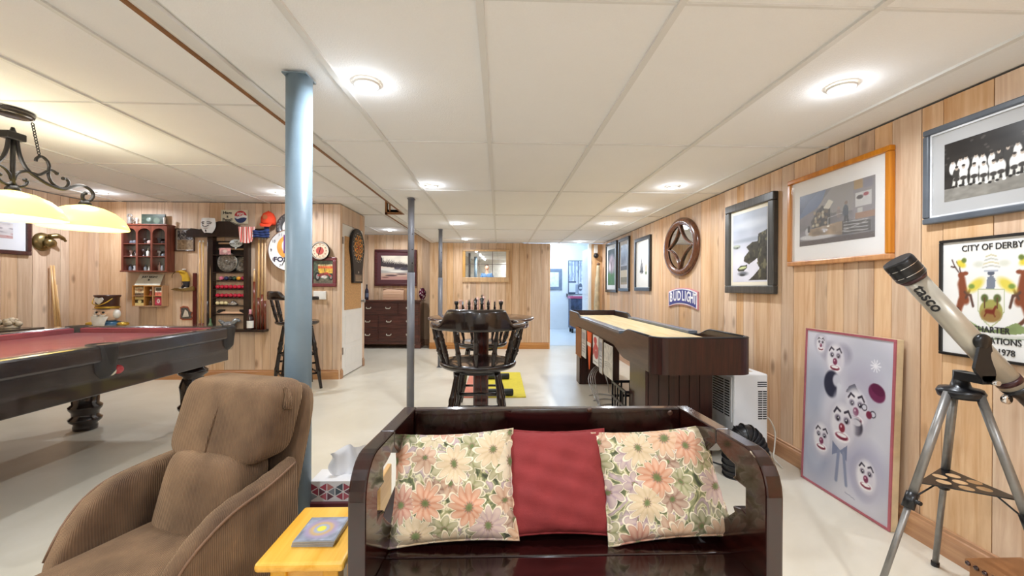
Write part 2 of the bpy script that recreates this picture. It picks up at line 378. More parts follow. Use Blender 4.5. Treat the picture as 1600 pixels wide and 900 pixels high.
# baseboards
def base(name, label, p, rz, L, m=None):
    o = MB().prism([(0,0),(-.016,0),(-.016,.085),(-.012,.1),(-.007,.105),(-.007,.118),(0,.122)], 0, L, 'x').build(name, m or M_OAKTRIM)
    o.location = p; o.rotation_euler = (0,0,rz); struct(o, label, 'baseboard'); return o
base('baseboard_right', 'orange oak baseboard along the picture wall', (XR-.0125, YF, 0), RW, YF-YB)
base('baseboard_far', 'oak baseboard under the gridded mirror wall', (XS2-.01, YF-.0125, 0), FW, .975-XS2, M_OAKTRIMX)
base('baseboard_display', 'oak baseboard under the cue rack wall', (XL, YS-.0125, 0), FW, XD-XL, M_OAKTRIMX)
base('baseboard_left', 'oak baseboard along the pool table side wall', (XL+.0125, YB, 0), LW, YS-YB)
base('baseboard_dresser', 'oak baseboard behind the dresser', (-4, YDR-.0125, 0), FW, 2.68, M_OAKTRIMX)
for k, (a, b) in enumerate(((0, .068), (.862, YD1-YS))): base('baseboard_door', 'oak baseboard piece beside the white door', (XD+.0125, YS+a, 0), LW, b-a)
# corner trims
for k, (x, y) in enumerate(((XD+.004, YS-.012), (XD+.004, YD1-.01))): struct(B(x-.02, x+.012, y-.006, y+.02, 0, ZL).build('trim_corner', M_PINE_L), 'pine corner trim strip of the door wall', 'trim')
# ---- ceilings
cr = B(XS2-.0, XR+.06, YSTEP, YF+.06, ZR+.014, ZR+.05).add(*(lambda b: (b.v, b.f))(B(XS1, XR+.06, YB, YSTEP, ZR+.014, ZR+.05))).build('ceiling', M_GRID); struct(cr, 'low white tiled ceiling over the bench and shuffleboard side', 'ceiling')
cl = B(XL-.06, XS1, YB, YSTEP, ZL+.014, ZL+.05).add(*(lambda b: (b.v, b.f))(B(XL-.06, XS2, YSTEP, YDR+.06, ZL+.014, ZL+.05))).build('ceiling', M_GRID); struct(cl, 'higher white tiled ceiling over the pool table side', 'ceiling')
TILE = B(0,1,0,1,0,1).mesh('ceiling_tile', M_TILE)
def tiles(par, xs, ys, z, clip):
    for i in range(len(xs)-1):
        for j in range(len(ys)-1):
            for (cx0, cx1, cy0, cy1) in clip:
                x0, x1, y0, y1 = max(xs[i],cx0), min(xs[i+1],cx1), max(ys[j],cy0), min(ys[j+1],cy1)
                if x1-x0 > .03 and y1-y0 > .03:
                    o = bpy.data.objects.new('ceiling_tile', TILE); COL.objects.link(o); o.parent = par
                    o.location = (x0+.010, y0+.004, z+.010); o.scale = (x1-x0-.02, y1-y0-.008, .004)
def bars(par, xs, ys, z, clip):
    for (cx0, cx1, cy0, cy1) in clip:
        for x in xs:
            if cx0+.02 < x < cx1-.01: B(x-.012, x+.012, cy0, cy1, z, z+.013).build('grid_bar', M_GRID, par)
        for y in ys:
            if cy0+.02 < y < cy1-.02: B(cx0, cx1, y-.005, y+.005, z+.0035, z+.013).build('grid_bar', M_GRID, par)
xs = [-2.503, -1.893, -1.283]+[-.673+.61*i for i in range(6)]; ys = [1.223+1.22*j for j in range(-3, 7)]
clipR = [(XS1+.07, XR, YB, YSTEP), (XS2+.07, XR, YSTEP, YF)]
tiles(cr, xs, ys, ZR, clipR); bars(cr, xs, ys, ZR, clipR)
xl = [-1.725-.6135*i for i in range(-2, 7)][::-1]; yl = [2.46+1.225*j for j in range(-4, 6)]
clipL = [(XL, XS1, YB, YS), (XD, XS1 if False else XS2, YS, YD1), (XD-2.0, XS2, YD1, YDR)]
clipL[0] = (XL, XS1, YB, YSTEP); clipL.append((XL, XS2, YSTEP, YS))
tiles(cl, xl, yl, ZL, clipL); bars(cl, xl, yl, ZL, clipL)
# soffit edge: fascia, white edge strip and brown corner bead
M_BEAD = mat('brown_bead', '8a5a2c', .45, var=.12, scale=20)
s = MB(); s.box(XS1-.002, XS1+.02, YB, YSTEP, ZR, ZL+.014); s.box(XS2-.002, XS2+.02, YSTEP, YDR-.0, ZR, ZL+.014); s.box(XS2, XS1+.02, YSTEP-.0, YSTEP+.02, ZR, ZL+.014)
f = s.build('trim_soffit', M_WHITE); struct(f, 'vertical fascia where the ceiling steps up over the pool table', 'trim')
B(XS1+.02, XS1+.068, YB, YSTEP, ZR-.002, ZR+.013).build('edge_strip', M_GRID, f)
B(XS2+.02, XS2+.068, YSTEP, YF, ZR-.002, ZR+.013).build('edge_strip', M_GRID, f)
B(XS1-.012, XS1+.002, YB, YSTEP, ZR-.008, ZR+.012).build('corner_bead', M_BEAD, f)
B(XS2-.012, XS2+.002, YSTEP-.012, YF, ZR-.008, ZR+.012).build('corner_bead', M_BEAD, f)
B(XS2-.012, XS1-.002, YSTEP-.012, YSTEP-.001, ZR-.008, ZR+.02).build('corner_bead', M_BEAD, f)
B(XS2-.012, XS2+.012, YSTEP-.012, YSTEP-.001, ZR-.006, ZL).build('corner_bead', M_BEAD, f)
B(XS2+.035, XS2+.05, YSTEP-.008, YSTEP-.001, ZR+.03, ZL).build('corner_bead', M_BEAD, f)
# ---- doorway to the hall beyond
M_HALL = mat('hall_white', 'eef1f4', .55, var=.01)
B_ = struct(B(.965, .985, YF-.014, YF+.07, 0, ZR).build('trim_1', M_PINE), 'pine edge trim on the doorway side', 'trim')
struct(B(1.735, 1.79, YF-.02, YF+.07, 0, ZR).build('trim_2', M_WHITE, bev=.006), 'white door casing on the far doorway', 'trim')
struct(B(.4, .46, YF+.06, 11.6, 0, 2.4).build('wall_hall', M_HALL), 'white side wall of the lit hall beyond the doorway', 'wall')
struct(B(2.6, 2.66, YF+.06, 11.6, 0, 2.4).build('wall_hall', M_HALL), 'white side wall of the lit hall by its poster', 'wall')
struct(B(.4, 2.66, 11.6, 11.66, 0, 2.4).build('wall_hall', M_HALL), 'white end wall of the lit hall beyond the doorway', 'wall')
struct(B(.4, 2.66, YF+.065, 11.66, 2.4, 2.45).build('ceiling_hall', M_HALL), 'white ceiling of the lit hall beyond the doorway', 'ceiling')
struct(B(XR+.065, 2.6, YF, YF+.06, 0, 2.4).add(*(lambda b: (b.v, b.f))(B(.985,2.66,YF+.062,YF+.1,ZR+.05,2.4))).build('wall_hall', M_HALL), 'hall side of the doorway header', 'wall')
struct(B(.46, 2.6, YF+.4, 11.6, 0, .006).build('floor_hall', mat('hall_floor', 'dfe3e6', .35, var=.02)), 'pale glossy floor of the lit hall', 'floor')
# ---- recessed downlights
M_LENS = mat('lit_lens', 'fffaf2', .4, var=0, emit=12)
def downlight(x, y, z, label, pw=1.0):
    t = thing('recessed_light', label, 'ceiling light', (x,y,z), group='recessed ceiling downlights')
    MB().lathe([(.055,.004),(.055,-.003),(.044,-.006),(.036,-.002),(.036,.004)], 24, cap=False).build('trim_ring', M_WHITE, t)
    MB().lathe([(0,-.0005),(.036,-.0005)], 20, cap=False).build('lens', M_LENS, t)
    ld = bpy.data.lights.new('lamp', 'AREA'); ld.shape = 'DISK'; ld.size = .075; ld.energy = DOWNLIGHT_W*pw; ld.color = (.85,.917,1); ld.spread = math.radians(165)
    lo = bpy.data.objects.new('lamp', ld); COL.objects.link(lo); lo.parent = t; lo.location = (0,0,-.008)
    l2 = bpy.data.lights.new('lamp_glow', 'POINT'); l2.energy = DOWNLIGHT_W*pw*.15; l2.color = (.85,.917,1); l2.shadow_soft_size = .03
    lo = bpy.data.objects.new('lamp_glow', l2); COL.objects.link(lo); lo.parent = t; lo.location = (0,0,-.032)
    return t
for px, py, lab in ((573,133,'recessed downlight just beyond the thick blue-grey post'),(1315,138,'recessed downlight nearest the team photograph'),(674,291,'recessed downlight beside the thin middle post'),
                    (1051,293,'recessed downlight above the round wooden mirror'),(988,329,'recessed downlight over the far half of the shuffleboard'),(714,350,'recessed downlight just right of the farthest post'),
                    (951,350,'recessed downlight near the sailboat picture'),(728,374,'small recessed downlight above the gridded mirror'),(905,378,'recessed downlight in front of the lit doorway')):
    p = U(px, py, z=ZR); downlight(p.x, min(p.y, 7.6), ZR, lab)
for px, py, lab in ((160,302,'recessed downlight above the nutcracker'),(438,302,'recessed downlight above the beer clock'),(609,360,'recessed downlight above the dresser painting')):
    p = U(px, py, z=ZL); downlight(p.x, p.y, ZL, lab, 1.3)
for x, y, z, lab in ((-.57,-.15,ZR,'added unseen downlight above the viewer on the pool table side'),(1.46,-.15,ZR,'added unseen downlight above the viewer on the picture wall side'),(.45,-1.3,ZR,'added unseen downlight behind the viewer near the back wall'),(-1.8,.75,ZL,'added unseen downlight between the armchair and the pool table'),(-3.3,.2,ZL,'added unseen downlight before the near end of the pool table')): downlight(x, y, z, lab, 1.9)  # out-of-view lamps, added to raise the brightness of the room
# hall light
for k, (x, y) in enumerate(((1.45, 9.6), (1.5, 10.9))):
    t = thing('hall_ceiling_light', ('glowing flush ceiling globe near the hall doorway', 'glowing flush ceiling globe at the far end of the hall')[k], 'ceiling light', (x,y,2.4))
    MB().lathe([(.17,0),(.17,-.02),(.15,-.06),(.09,-.1),(0,-.115)], 24).build('globe', mat('cool_globe', 'f2f7ff', .4, var=0, emit=3), t)
    MB().lathe([(.18,0),(.18,-.015),(.165,-.02)], 24, cap=False).build('rim', M_STEEL, t)
    ld = bpy.data.lights.new('lamp', 'POINT'); ld.energy = HALL_W; ld.color = (.58,.78,1); ld.shadow_soft_size = .18
    lo = bpy.data.objects.new('lamp', ld); COL.objects.link(lo); lo.parent = t; lo.location = (0,0,-.3)
# ---- posts
def post(px, y, r, label, m, two=False, xx=None):
    p = U(px, 450, y=y); x = xx if xx is not None else p.x
    t = thing('support_post', label, 'post', (x, y, 0))
    if two:
        MB().cyl((0,0,0.006),(0,0,1.33), r, n=20).build('lower_tube', M_POSTG, t)
        MB().cyl((0,0,1.33),(0,0,ZR-.006), r*.86, n=20).build('upper_tube', M_POSTG, t)
        for k, z in enumerate((1.42, 1.55, 1.7)):
            MB().cyl((r*.5,-r*.72,z),(r*.53,-r*.76,z), .006, n=8).build('pin_hole', M_BLACK, t)
    else:
        MB().cyl((0,0,.006),(0,0,ZR-.006), r, n=32).build('tube', m, t)
    B(-r*1.25, r*1.25, -r*1.25, r*1.25, 0, .006).build('base_plate', m, t)
    B(-r*.95, r*.95, -r*.95, r*.95, ZR-.006, ZR-.0005).build('top_plate', m, t)
post(466.5, 1.70, .050, 'thick blue-grey painted steel post beside the brown armchair', M_POST)
post(642, 4.0, .036, 'thin grey jack post standing between dresser and chess table', M_POSTG, True)
post(688, 6.1, .034, 'farthest thin grey jack post behind the chess table', M_POSTG, True)
# ================================================================== MONK'S BENCH
def bench():
    BX, HW, YFR, YBK, ZT, ZS = .176, .545, 1.01, 1.475, .76, .434
    TH = .044
    t = thing('settle_bench', 'glossy dark wooden box settle bench with notched solid arms', 'bench', (BX, (YFR+YBK)/2, 0))
    yc = (YFR+YBK)/2
    xi = BX+HW-TH
    FL = .032
    def flare(mb, sgn):
        mb.v = [(x-sgn*FL*max(0,min(1,(y+.2325)/.465)), y, z) for x, y, z in mb.v]; return mb
    def slab(y0, y1, z0, z1):
        w0 = HW-TH-FL*max(0,min(1,(y0+.2325)/.465)); w1 = HW-TH-FL*max(0,min(1,(y1+.2325)/.465))
        return MB().prism([(-w0,y0),(w0,y0),(w1,y1),(-w1,y1)], z0, z1, 'z')
    def q(px, py): v = U(px, py, x=xi); return (v.y-yc, v.z)
    top = ZT
    j = q(1126.5, 665.7)[0]
    # front arm profile (y,z), clockwise from the joint
    fa = [(j+.002, top)]+[(j+.002, q(1126.5,692.6)[1])]
    for p in ((1131,700),(1136,708.5),(1143,717),(1152,725.6),(1152.6,742.7),(1148,745.7),(1166.8,762.3),(1166.8,802.7),(1160,795),(1148.5,789.7),(1151.4,799),(1140,807),(1128,812)): fa.append(q(*p))
    fa += [(YBK-yc-.06, ZS+.11), (YBK-yc-.03, ZS+.10), (YBK-yc-.03, .0), (YBK-yc-.10, 0), (YBK-yc-.14, .07), (-.08, .07), (-.13, 0), (YFR-yc, 0), (YFR-yc, top-.1)]
    for a in range(1, 7): 
        g = PI/2*a/6; fa.append((YFR-yc+.085*(1-math.cos(g)), top-.1+.1*math.sin(g)))
    ra = [(j-.001+.004, top), (YBK-yc, top), (YBK-yc, top-.2), (YBK-yc-.035, top-.2), (YBK-yc-.05, top-.13), (YBK-yc-.11, top-.10), (YBK-yc-.115, top-.085), (j+.05, top-.085), (j+.004, q(1126.5,692.6)[1])]
    for sgn in (-1, 1):
        x0, x1 = (HW-TH, HW) if sgn > 0 else (-HW, -HW+TH)
        flare(MB().prism(fa, x0, x1, 'x'), sgn).build('arm_panel', M_BENCHY, t, bev=.005)
        flare(MB().prism(ra, x0, x1, 'x'), sgn).build('arm_rear', M_BENCHY, t, bev=.004)
        # curved back brace with ledge
        xb = sgn*(HW-TH-FL-.03)
        pts = spline([(xb, YBK-yc-.05, top-.17), (xb, YBK-yc-.07, top-.22), (xb, YBK-yc-.11, top-.27), (xb, YBK-yc-.19, ZS+.06)], 6)
        MB().tube(pts, .014, 8, flat=1.6).build('back_brace', M_BLACKW, t)
        MB().box(xb-.02, xb+.02, YBK-yc-.13, YBK-yc-.03, top-.155, top-.13).build('brace_block', M_BLACKW, t, bev=.004)
        MB().box(xb-.02, xb+.02, YBK-yc-.15, YBK-yc-.05, top-.235, top-.22).build('brace_block', M_BLACKW, t, bev=.003)
    bk = slab(YBK-yc-.034, YBK-yc, ZS-.02, top).build('backboard', M_BENCH, t, bev=.004)
    for px in (921, 1047):
        v = U(px, 641 if px < 1000 else 645, y=YBK-.034); MB().lathe([(0,-.001),(.009,-.001),(.0095,0)], 16, (v.x-BX, YBK-yc-.034, v.z), 'y').build('wood_plug', darkwood('plug_wood','3a2018','6a4a3a',.3), bk)
    ysm = U(880, 868, z=ZS).y-yc
    slab(ysm+.002, YBK-yc-.034, ZS-.025, ZS).build('seat_board', M_BENCH, t, bev=.003)
    slab(YFR-yc, ysm-.002, ZS-.025, ZS-.001).build('seat_lid', M_BENCH, t, bev=.003)
    slab(YFR-yc+.02, YFR-yc+.045, .09, ZS-.026).build('front_panel', M_BENCH, t)
    slab(YBK-yc-.06, YBK-yc-.036, .09, ZS-.026).build('rear_panel', M_BENCH, t)
    slab(YFR-yc+.045, YBK-yc-.06, .09, .11).build('bottom_panel', M_BENCH, t)
    return ZS
ZS = bench()
def flower_fabric():
    m, t, b = nt('tapestry_floral'); L = t.links
    tc0 = N(t, 'ShaderNodeTexCoord'); oi = N(t, 'ShaderNodeObjectInfo'); tc = N(t, 'ShaderNodeVectorMath', operation='ADD'); L.new(tc0.outputs['Object'], tc.inputs[0]); L.new(oi.outputs['Location'], tc.inputs[1])
    def layer(scale, off, petals, rad, seedcols):
        mp = N(t, 'ShaderNodeMapping'); mp.inputs['Location'].default_value = (off, off*1.7, 0); mp.inputs['Scale'].default_value = (1,1,0); L.new(tc.outputs[0], mp.inputs[0])
        nz = N(t, 'ShaderNodeTexNoise', Scale=14.0, Detail=1.0); L.new(mp.outputs[0], nz.inputs['Vector'])
        wr = N(t, 'ShaderNodeMix', data_type='VECTOR'); wr.inputs[0].default_value = .03; L.new(mp.outputs[0], wr.inputs[4]); L.new(nz.outputs['Color'], wr.inputs[5])
        vo = N(t, 'ShaderNodeTexVoronoi', Scale=scale, Randomness=.75); vo.voronoi_dimensions = '2D'; L.new(wr.outputs[1], vo.inputs['Vector'])
        sb = N(t, 'ShaderNodeVectorMath', operation='SUBTRACT'); L.new(wr.outputs[1], sb.inputs[0]); L.new(vo.outputs['Position'], sb.inputs[1])
        sp = N(t, 'ShaderNodeSeparateXYZ'); L.new(sb.outputs[0], sp.inputs[0])
        at = N(t, 'ShaderNodeMath', operation='ARCTAN2'); L.new(sp.outputs[1], at.inputs[0]); L.new(sp.outputs[0], at.inputs[1])
        cs = N(t, 'ShaderNodeSeparateColor'); L.new(vo.outputs['Color'], cs.inputs[0])
        pn = N(t, 'ShaderNodeMath', operation='MULTIPLY'); pn.inputs[1].default_value = petals*.5; L.new(at.outputs[0], pn.inputs[0])
        sn = N(t, 'ShaderNodeMath', operation='SINE'); L.new(pn.outputs[0], sn.inputs[0])
        ab = N(t, 'ShaderNodeMath', operation='ABSOLUTE'); L.new(sn.outputs[0], ab.inputs[0])
        rr = N(t, 'ShaderNodeMath', operation='MULTIPLY_ADD'); rr.inputs[1].default_value = rad*.42; rr.inputs[2].default_value = rad*.62; L.new(ab.outputs[0], rr.inputs[0])
        ra = N(t, 'ShaderNodeMath', operation='DIVIDE'); L.new(vo.outputs['Distance'], ra.inputs[0]); L.new(rr.outputs[0], ra.inputs[1])
        mask = N(t, 'ShaderNodeMath', operation='LESS_THAN'); mask.inputs[1].default_value = 1.0; L.new(ra.outputs[0], mask.inputs[0])
        rp = N(t, 'ShaderNodeValToRGB'); rp.color_ramp.interpolation = 'CONSTANT'; e = rp.color_ramp.elements
        for i, c in enumerate(seedcols):
            el = e[i] if i < 2 else e.new(i/len(seedcols))
            el.position = i/len(seedcols); el.color = (*lin(c), 1)
        L.new(cs.outputs[0], rp.inputs[0])
        # tint along the radius: cream edge, darker heart, veins
        hr = N(t, 'ShaderNodeValToRGB'); h = hr.color_ramp.elements; h[0].position = 0; h[0].color = (*lin('5f7040'),1); h[1].position = 1; h[1].color = (*lin('f2e3c4'),1)
        for p_, c_ in ((.16,'6f7a4a'),(.2,'8a5a48'),(.3,'808080'),(.86,'808080'),(.93,'f5ead0')): el = h.new(p_); el.color = (*lin(c_),1)
        L.new(ra.outputs[0], hr.inputs[0])
        hm = N(t, 'ShaderNodeValToRGB'); k = hm.color_ramp.elements; k[0].position = 0; k[0].color = (1,1,1,1); k[1].position = 1; k[1].color = (.8,.8,.8,1)
        for p_, c_ in ((.18,.9),(.3,.0),(.84,0),(.92,.8)): el = k.new(p_); el.color = (c_,c_,c_,1)
        L.new(ra.outputs[0], hm.inputs[0])
        vn = N(t, 'ShaderNodeMath', operation='MULTIPLY'); vn.inputs[1].default_value = 0.35; L.new(ab.outputs[0], vn.inputs[0])
        mv = N(t, 'ShaderNodeMix', data_type='RGBA'); L.new(vn.outputs[0], mv.inputs[0]); L.new(rp.outputs[0], mv.inputs[6]); mv.inputs[7].default_value = (*lin('f0dcc0'),1)
        mx = N(t, 'ShaderNodeMix', data_type='RGBA'); L.new(hm.outputs[0], mx.inputs[0]); L.new(mv.outputs[2], mx.inputs[6]); L.new(hr.outputs[0], mx.inputs[7])
        return mask.outputs[0], mx.outputs[2]
    # leafy ground
    mp = N(t, 'ShaderNodeMapping'); mp.inputs['Scale'].default_value = (1,1,0); L.new(tc.outputs[0], mp.inputs[0])
    wv = N(t, 'ShaderNodeTexNoise', Scale=13.0, Detail=2.0, Distortion=2.6); L.new(mp.outputs[0], wv.inputs['Vector'])
    g = N(t, 'ShaderNodeValToRGB'); e = g.color_ramp.elements; e[0].position = .3; e[0].color = (*lin('474a38'),1); e[1].position = .75; e[1].color = (*lin('cdb9a0'),1)
    for p_, c_ in ((.4,'6d7350'),(.47,'a9a477'),(.5,'e6dcb8'),(.53,'98907a'),(.62,'b8a0a4')): el = e.new(p_); el.color = (*lin(c_),1)
    L.new(wv.outputs['Fac'], g.inputs[0])
    cur = g.outputs[0]
    for args in ((13.0, .31, 7, .56, ['8a8a5c','a88f96','b98f74','6f744c','c0b08c','96705e']), (9.0, .77, 11, .52, ['c98766','d8cbb0','b87662','cfa27e','b89c9a','d0b892'])):
        mk, c = layer(*args); mx = N(t, 'ShaderNodeMix', data_type='RGBA'); L.new(mk, mx.inputs[0]); L.new(cur, mx.inputs[6]); L.new(c, mx.inputs[7]); cur = mx.outputs[2]
    L.new(cur, b.inputs['Base Color']); b.inputs['Roughness'].default_value = .9; b.inputs['Sheen Weight'].default_value = .15
    wb = N(t, 'ShaderNodeTexNoise', Scale=420.0, Detail=1.0); L.new(tc.outputs[0], wb.inputs['Vector'])
    bp = N(t, 'ShaderNodeBump', Strength=.25, Distance=.002); L.new(wb.outputs['Fac'], bp.inputs['Height']); L.new(bp.outputs[0], b.inputs['Normal'])
    return m
M_FLOR = flower_fabric()
M_RED = mat('brick_red_cotton', '8e2f30', .85, var=.06, scale=12, bump=.12, bscale=300)
def pillow(name, label, m, w, h, th, loc, tilt, rz, roll=0, seed=0, pinch=.07, seam=None):
    n = 30; r = random.Random(seed)
    def side(sg):
        def fn(u, v):
            a, b = u*2-1, v*2-1
            fa, fb = 1-abs(a)**2.6, 1-abs(b)**2.6
            k = max(0, fa*fb)**.42
            ex = 1-pinch*(1-abs(b)**2)*abs(a)**3; ey = 1-pinch*(1-abs(a)**2)*abs(b)**3
            wr = .004*math.sin(9*a+seed)*math.sin(7*b+seed*2)+.003*math.sin(17*b+5*a+seed)
            edge = (abs(a)**8+abs(b)**8)*.006*math.sin(23*(a-b)+seed)
            return (a*w/2*ex, b*h/2*ey, sg*(th/2*k+wr*k)+edge*.5)
        return fn
    mb = MB().grid(side(1), n, n); mb.grid(side(-1), n, n)
    o = mb.build(name, m); o.location = loc
    o.rotation_euler = (Matrix.Rotation(rz,3,'Z') @ Matrix.Rotation(PI/2-tilt,3,'X') @ Matrix.Rotation(roll,3,'Z')).to_euler()
    tag(o, label, 'cushion')
    if seam:
        F_ = side(1); E_ = [(k/16,0) for k in range(16)]+[(1,k/16) for k in range(16)]+[(1-k/16,1) for k in range(16)]+[(0,1-k/16) for k in range(16)]; pts = [F_(*q) for q in E_]
        MB().tube(pts, .004, 6, closed=True).build('piping', m, o)
    return o
def pil(px0, px1, pyt, pyb, m, label, yb, tilt, roll, seed, th, scale=1):
    """cushion standing on the seat with its foot at depth yb, leaning back"""
    cx = U((px0+px1)/2, pyb, y=yb).x; w = (U(px1, pyb, y=yb).x-U(px0, pyb, y=yb).x)*scale
    h = w*1.0
    return cx, w
Y0 = 1.215
for (pa, pb, pt_, lab, m, yb, tilt, roll, seed, th, hh) in (
    (611, 806, 682, 'floral tapestry cushion at the side-table end of the bench', M_FLOR, 1.185, .50, .045, 1, .11, .31),
    (938, 1130, 678, 'floral tapestry cushion at the shuffleboard end of the bench', M_FLOR, 1.185, .50, .06, 5, .11, .315),
    (790, 952, 678, 'plain brick-red cushion between the two floral ones', M_RED, 1.215, .46, 0, 3, .10, .305)):
    a = U(pa, 790, y=yb+.06).x; b_ = U(pb, 790, y=yb+.06).x
    w = b_-a
    pillow('throw_cushion', lab, m, w, hh, th, ((a+b_)/2, yb+math.sin(tilt)*hh/2, ZS+math.cos(tilt)*hh/2+.012), tilt, 0, roll, seed, seam=True)
# ================================================================== BROWN CORDUROY ARMCHAIR
def corduroy():
    m, t, b = nt('brown_corduroy'); L = t.links
    tc = N(t, 'ShaderNodeTexCoord'); g = N(t, 'ShaderNodeNewGeometry')
    wv = N(t, 'ShaderNodeTexWave', Scale=95.0, Distortion=.5); wv.inputs['Detail'].default_value = 1.0; wv.inputs['Detail Scale'].default_value = .4; wv.bands_direction = 'DIAGONAL'
    mp = N(t, 'ShaderNodeMapping'); mp.inputs['Scale'].default_value = (1,.85,.04); L.new(tc.outputs['Object'], mp.inputs[0]); L.new(mp.outputs[0], wv.inputs['Vector'])
    nz = N(t, 'ShaderNodeTexNoise', Scale=5.5, Detail=3.0); L.new(tc.outputs['Object'], nz.inputs['Vector'])
    rp = N(t, 'ShaderNodeValToRGB'); e = rp.color_ramp.elements; e[0].position = .3; e[0].color = (*lin('4c3421'),1); e[1].position = .72; e[1].color = (*lin('8a6a4c'),1); L.new(nz.outputs['Fac'], rp.inputs[0])
    mx = N(t, 'ShaderNodeMix', data_type='RGBA'); mx.blend_type = 'MULTIPLY'; mx.inputs[0].default_value = .25; L.new(rp.outputs[0], mx.inputs[6]); L.new(wv.outputs['Color'], mx.inputs[7])
    L.new(mx.outputs[2], b.inputs['Base Color']); b.inputs['Roughness'].default_value = .85; b.inputs['Sheen Weight'].default_value = .6; b.inputs['Sheen Roughness'].default_value = .4; b.inputs['Sheen Tint'].default_value = (*lin('d8b48c'),1)
    bp = N(t, 'ShaderNodeBump', Strength=.5, Distance=.004); L.new(wv.outputs['Fac'], bp.inputs['Height']); L.new(bp.outputs[0], b.inputs['Normal'])
    return m
M_CORD = corduroy()
def superbox(cx, cy, cz, sx, sy, sz, e=.35, nu=32, nv=18, warp=None):
    """rounded cushion block"""
    def cs(a, p): c = math.cos(a); return math.copysign(abs(c)**p, c)
    def sn(a, p): c = math.sin(a); return math.copysign(abs(c)**p, c)
    def fn(u, v):
        a = u*2*PI; b = (v-.5)*PI
        x = sx*cs(b, e)*cs(a, e); y = sy*cs(b, e)*sn(a, e); z = sz*sn(b, e)
        if warp: x, y, z = warp(x, y, z)
        return (cx+x, cy+y, cz+z)
    return MB().grid(fn, nu, nv, wrapu=True)
def armchair():
    ang = -.32      # front direction
    t = thing('corduroy_armchair', 'brown corduroy low armchair with padded headrest beside the thick post', 'armchair', (-1.035, 1.25, 0), ang)
    t.scale = (.80, .88, .965)
    # local: front -y, back +y ; width along x
    def seatw(x, y, z): return (x, y, z+(.02*math.cos(x*5)) + .05*(-y)*.35)
    superbox(0, -.12, .33, .245, .40, .085, .3, warp=seatw).build('seat_cushion', M_CORD, t)
    B(-.25, .25, -.46, .30, .07, .26).build('seat_base', M_CORD, t, bev=.03, seg=3)
    def lower(x, y, z): return (x*(1-.10*max(0,z)*2), y+.32*z*.9-.06*math.cos(x*5.5), z)
    lb = superbox(0, .235, .50, .22, .085, .155, .42, warp=lower).build('back_cushion', M_CORD, t)
    MB().tube(spline([(0, .085, .38), (0, .085, .45), (0, .115, .55), (0, .17, .64)], 4), .0035, 6).build('seam', M_CORD, lb)
    def head(x, y, z): return (x*(1+.05*z), y+.35*z+.25*x*x, z)
    hb = superbox(0, .30, .75, .275, .085, .135, .34, warp=head).build('headrest', M_CORD, t)
    MB().tube(spline([(.0, .18, .65), (.0, .20, .72), (.0, .235, .80), (0, .29, .875)], 4), .0035, 6).build('seam', M_CORD, hb)
    # gathered pleats at the headrest end
    for k in range(9):
        a = -0.2+k*.17; MB().tube(spline([(.262, .295+.06*math.cos(a), .80+.075*math.sin(a)), (.277, .30+.035*math.cos(a), .80+.045*math.sin(a)), (.283, .30, .80)], 4), .006, 6).build('pleat', M_CORD, hb)
    # back shell behind
    def shell(x, y, z): return (x, y+.30*z+.3*x*x, z)
    superbox(0, .365, .52, .262, .035, .33, .3, warp=shell).build('back_shell', M_CORD, t)
    # arms: curved wrap panels, swept from the back to the front, high at the back
    for sg in (-1, 1):
        n, mm = 26, 22
        def prof(s):     # s 0 back .. 1 front : centre x, y, top z, bottom z, half thickness
            y = .33-.49*s
            x = .285+.028*math.sin(PI*min(1, s*1.1))-.03*max(0, s-.75)*2
            top = .615-.06*s
            if s > .5: k = (s-.5)/.5; top -= .25*(1-math.sqrt(max(0, 1-k**2.0)))
            return x, y, top, .09, .040+.016*math.sin(PI*s)
        def fn(u, v):
            x, y, top, bot, th = prof(v)
            a = 2*PI*u; c = math.cos(a); s_ = math.sin(a); e = .45
            cc = math.copysign(abs(c)**e, c); ss = math.copysign(abs(s_)**e, s_)
            zc, hz = (top+bot)/2, (top-bot)/2
            pl = .0025*math.sin(v*46)*max(0, ss)**2
            return (sg*(x+cc*th+pl), y, zc+ss*hz)
        mb = MB().grid(fn, n, mm, wrapu=True)
        for v in (0, 1):
            x, y, top, bot, th = prof(v)
            ring = [fn(k/n, v) for k in range(n)]; mb.add(ring, [list(range(n))])
        ar = mb.build('arm', M_CORD, t)
        pts = []
        for k in range(20):
            x, y, top, bot, th = prof(.02+.93*k/19); pts.append((sg*(x+th*.82), y, top-.012))
        MB().tube(pts, .0045, 6).build('piping', mat('piping_cord', '7a5a42', .7), ar)
    MB().lathe([(.22,0),(.22,.02),(.05,.04),(.04,.09)], 24, (0,-.03,0)).build('swivel_base', M_BLACK, t)
armchair()
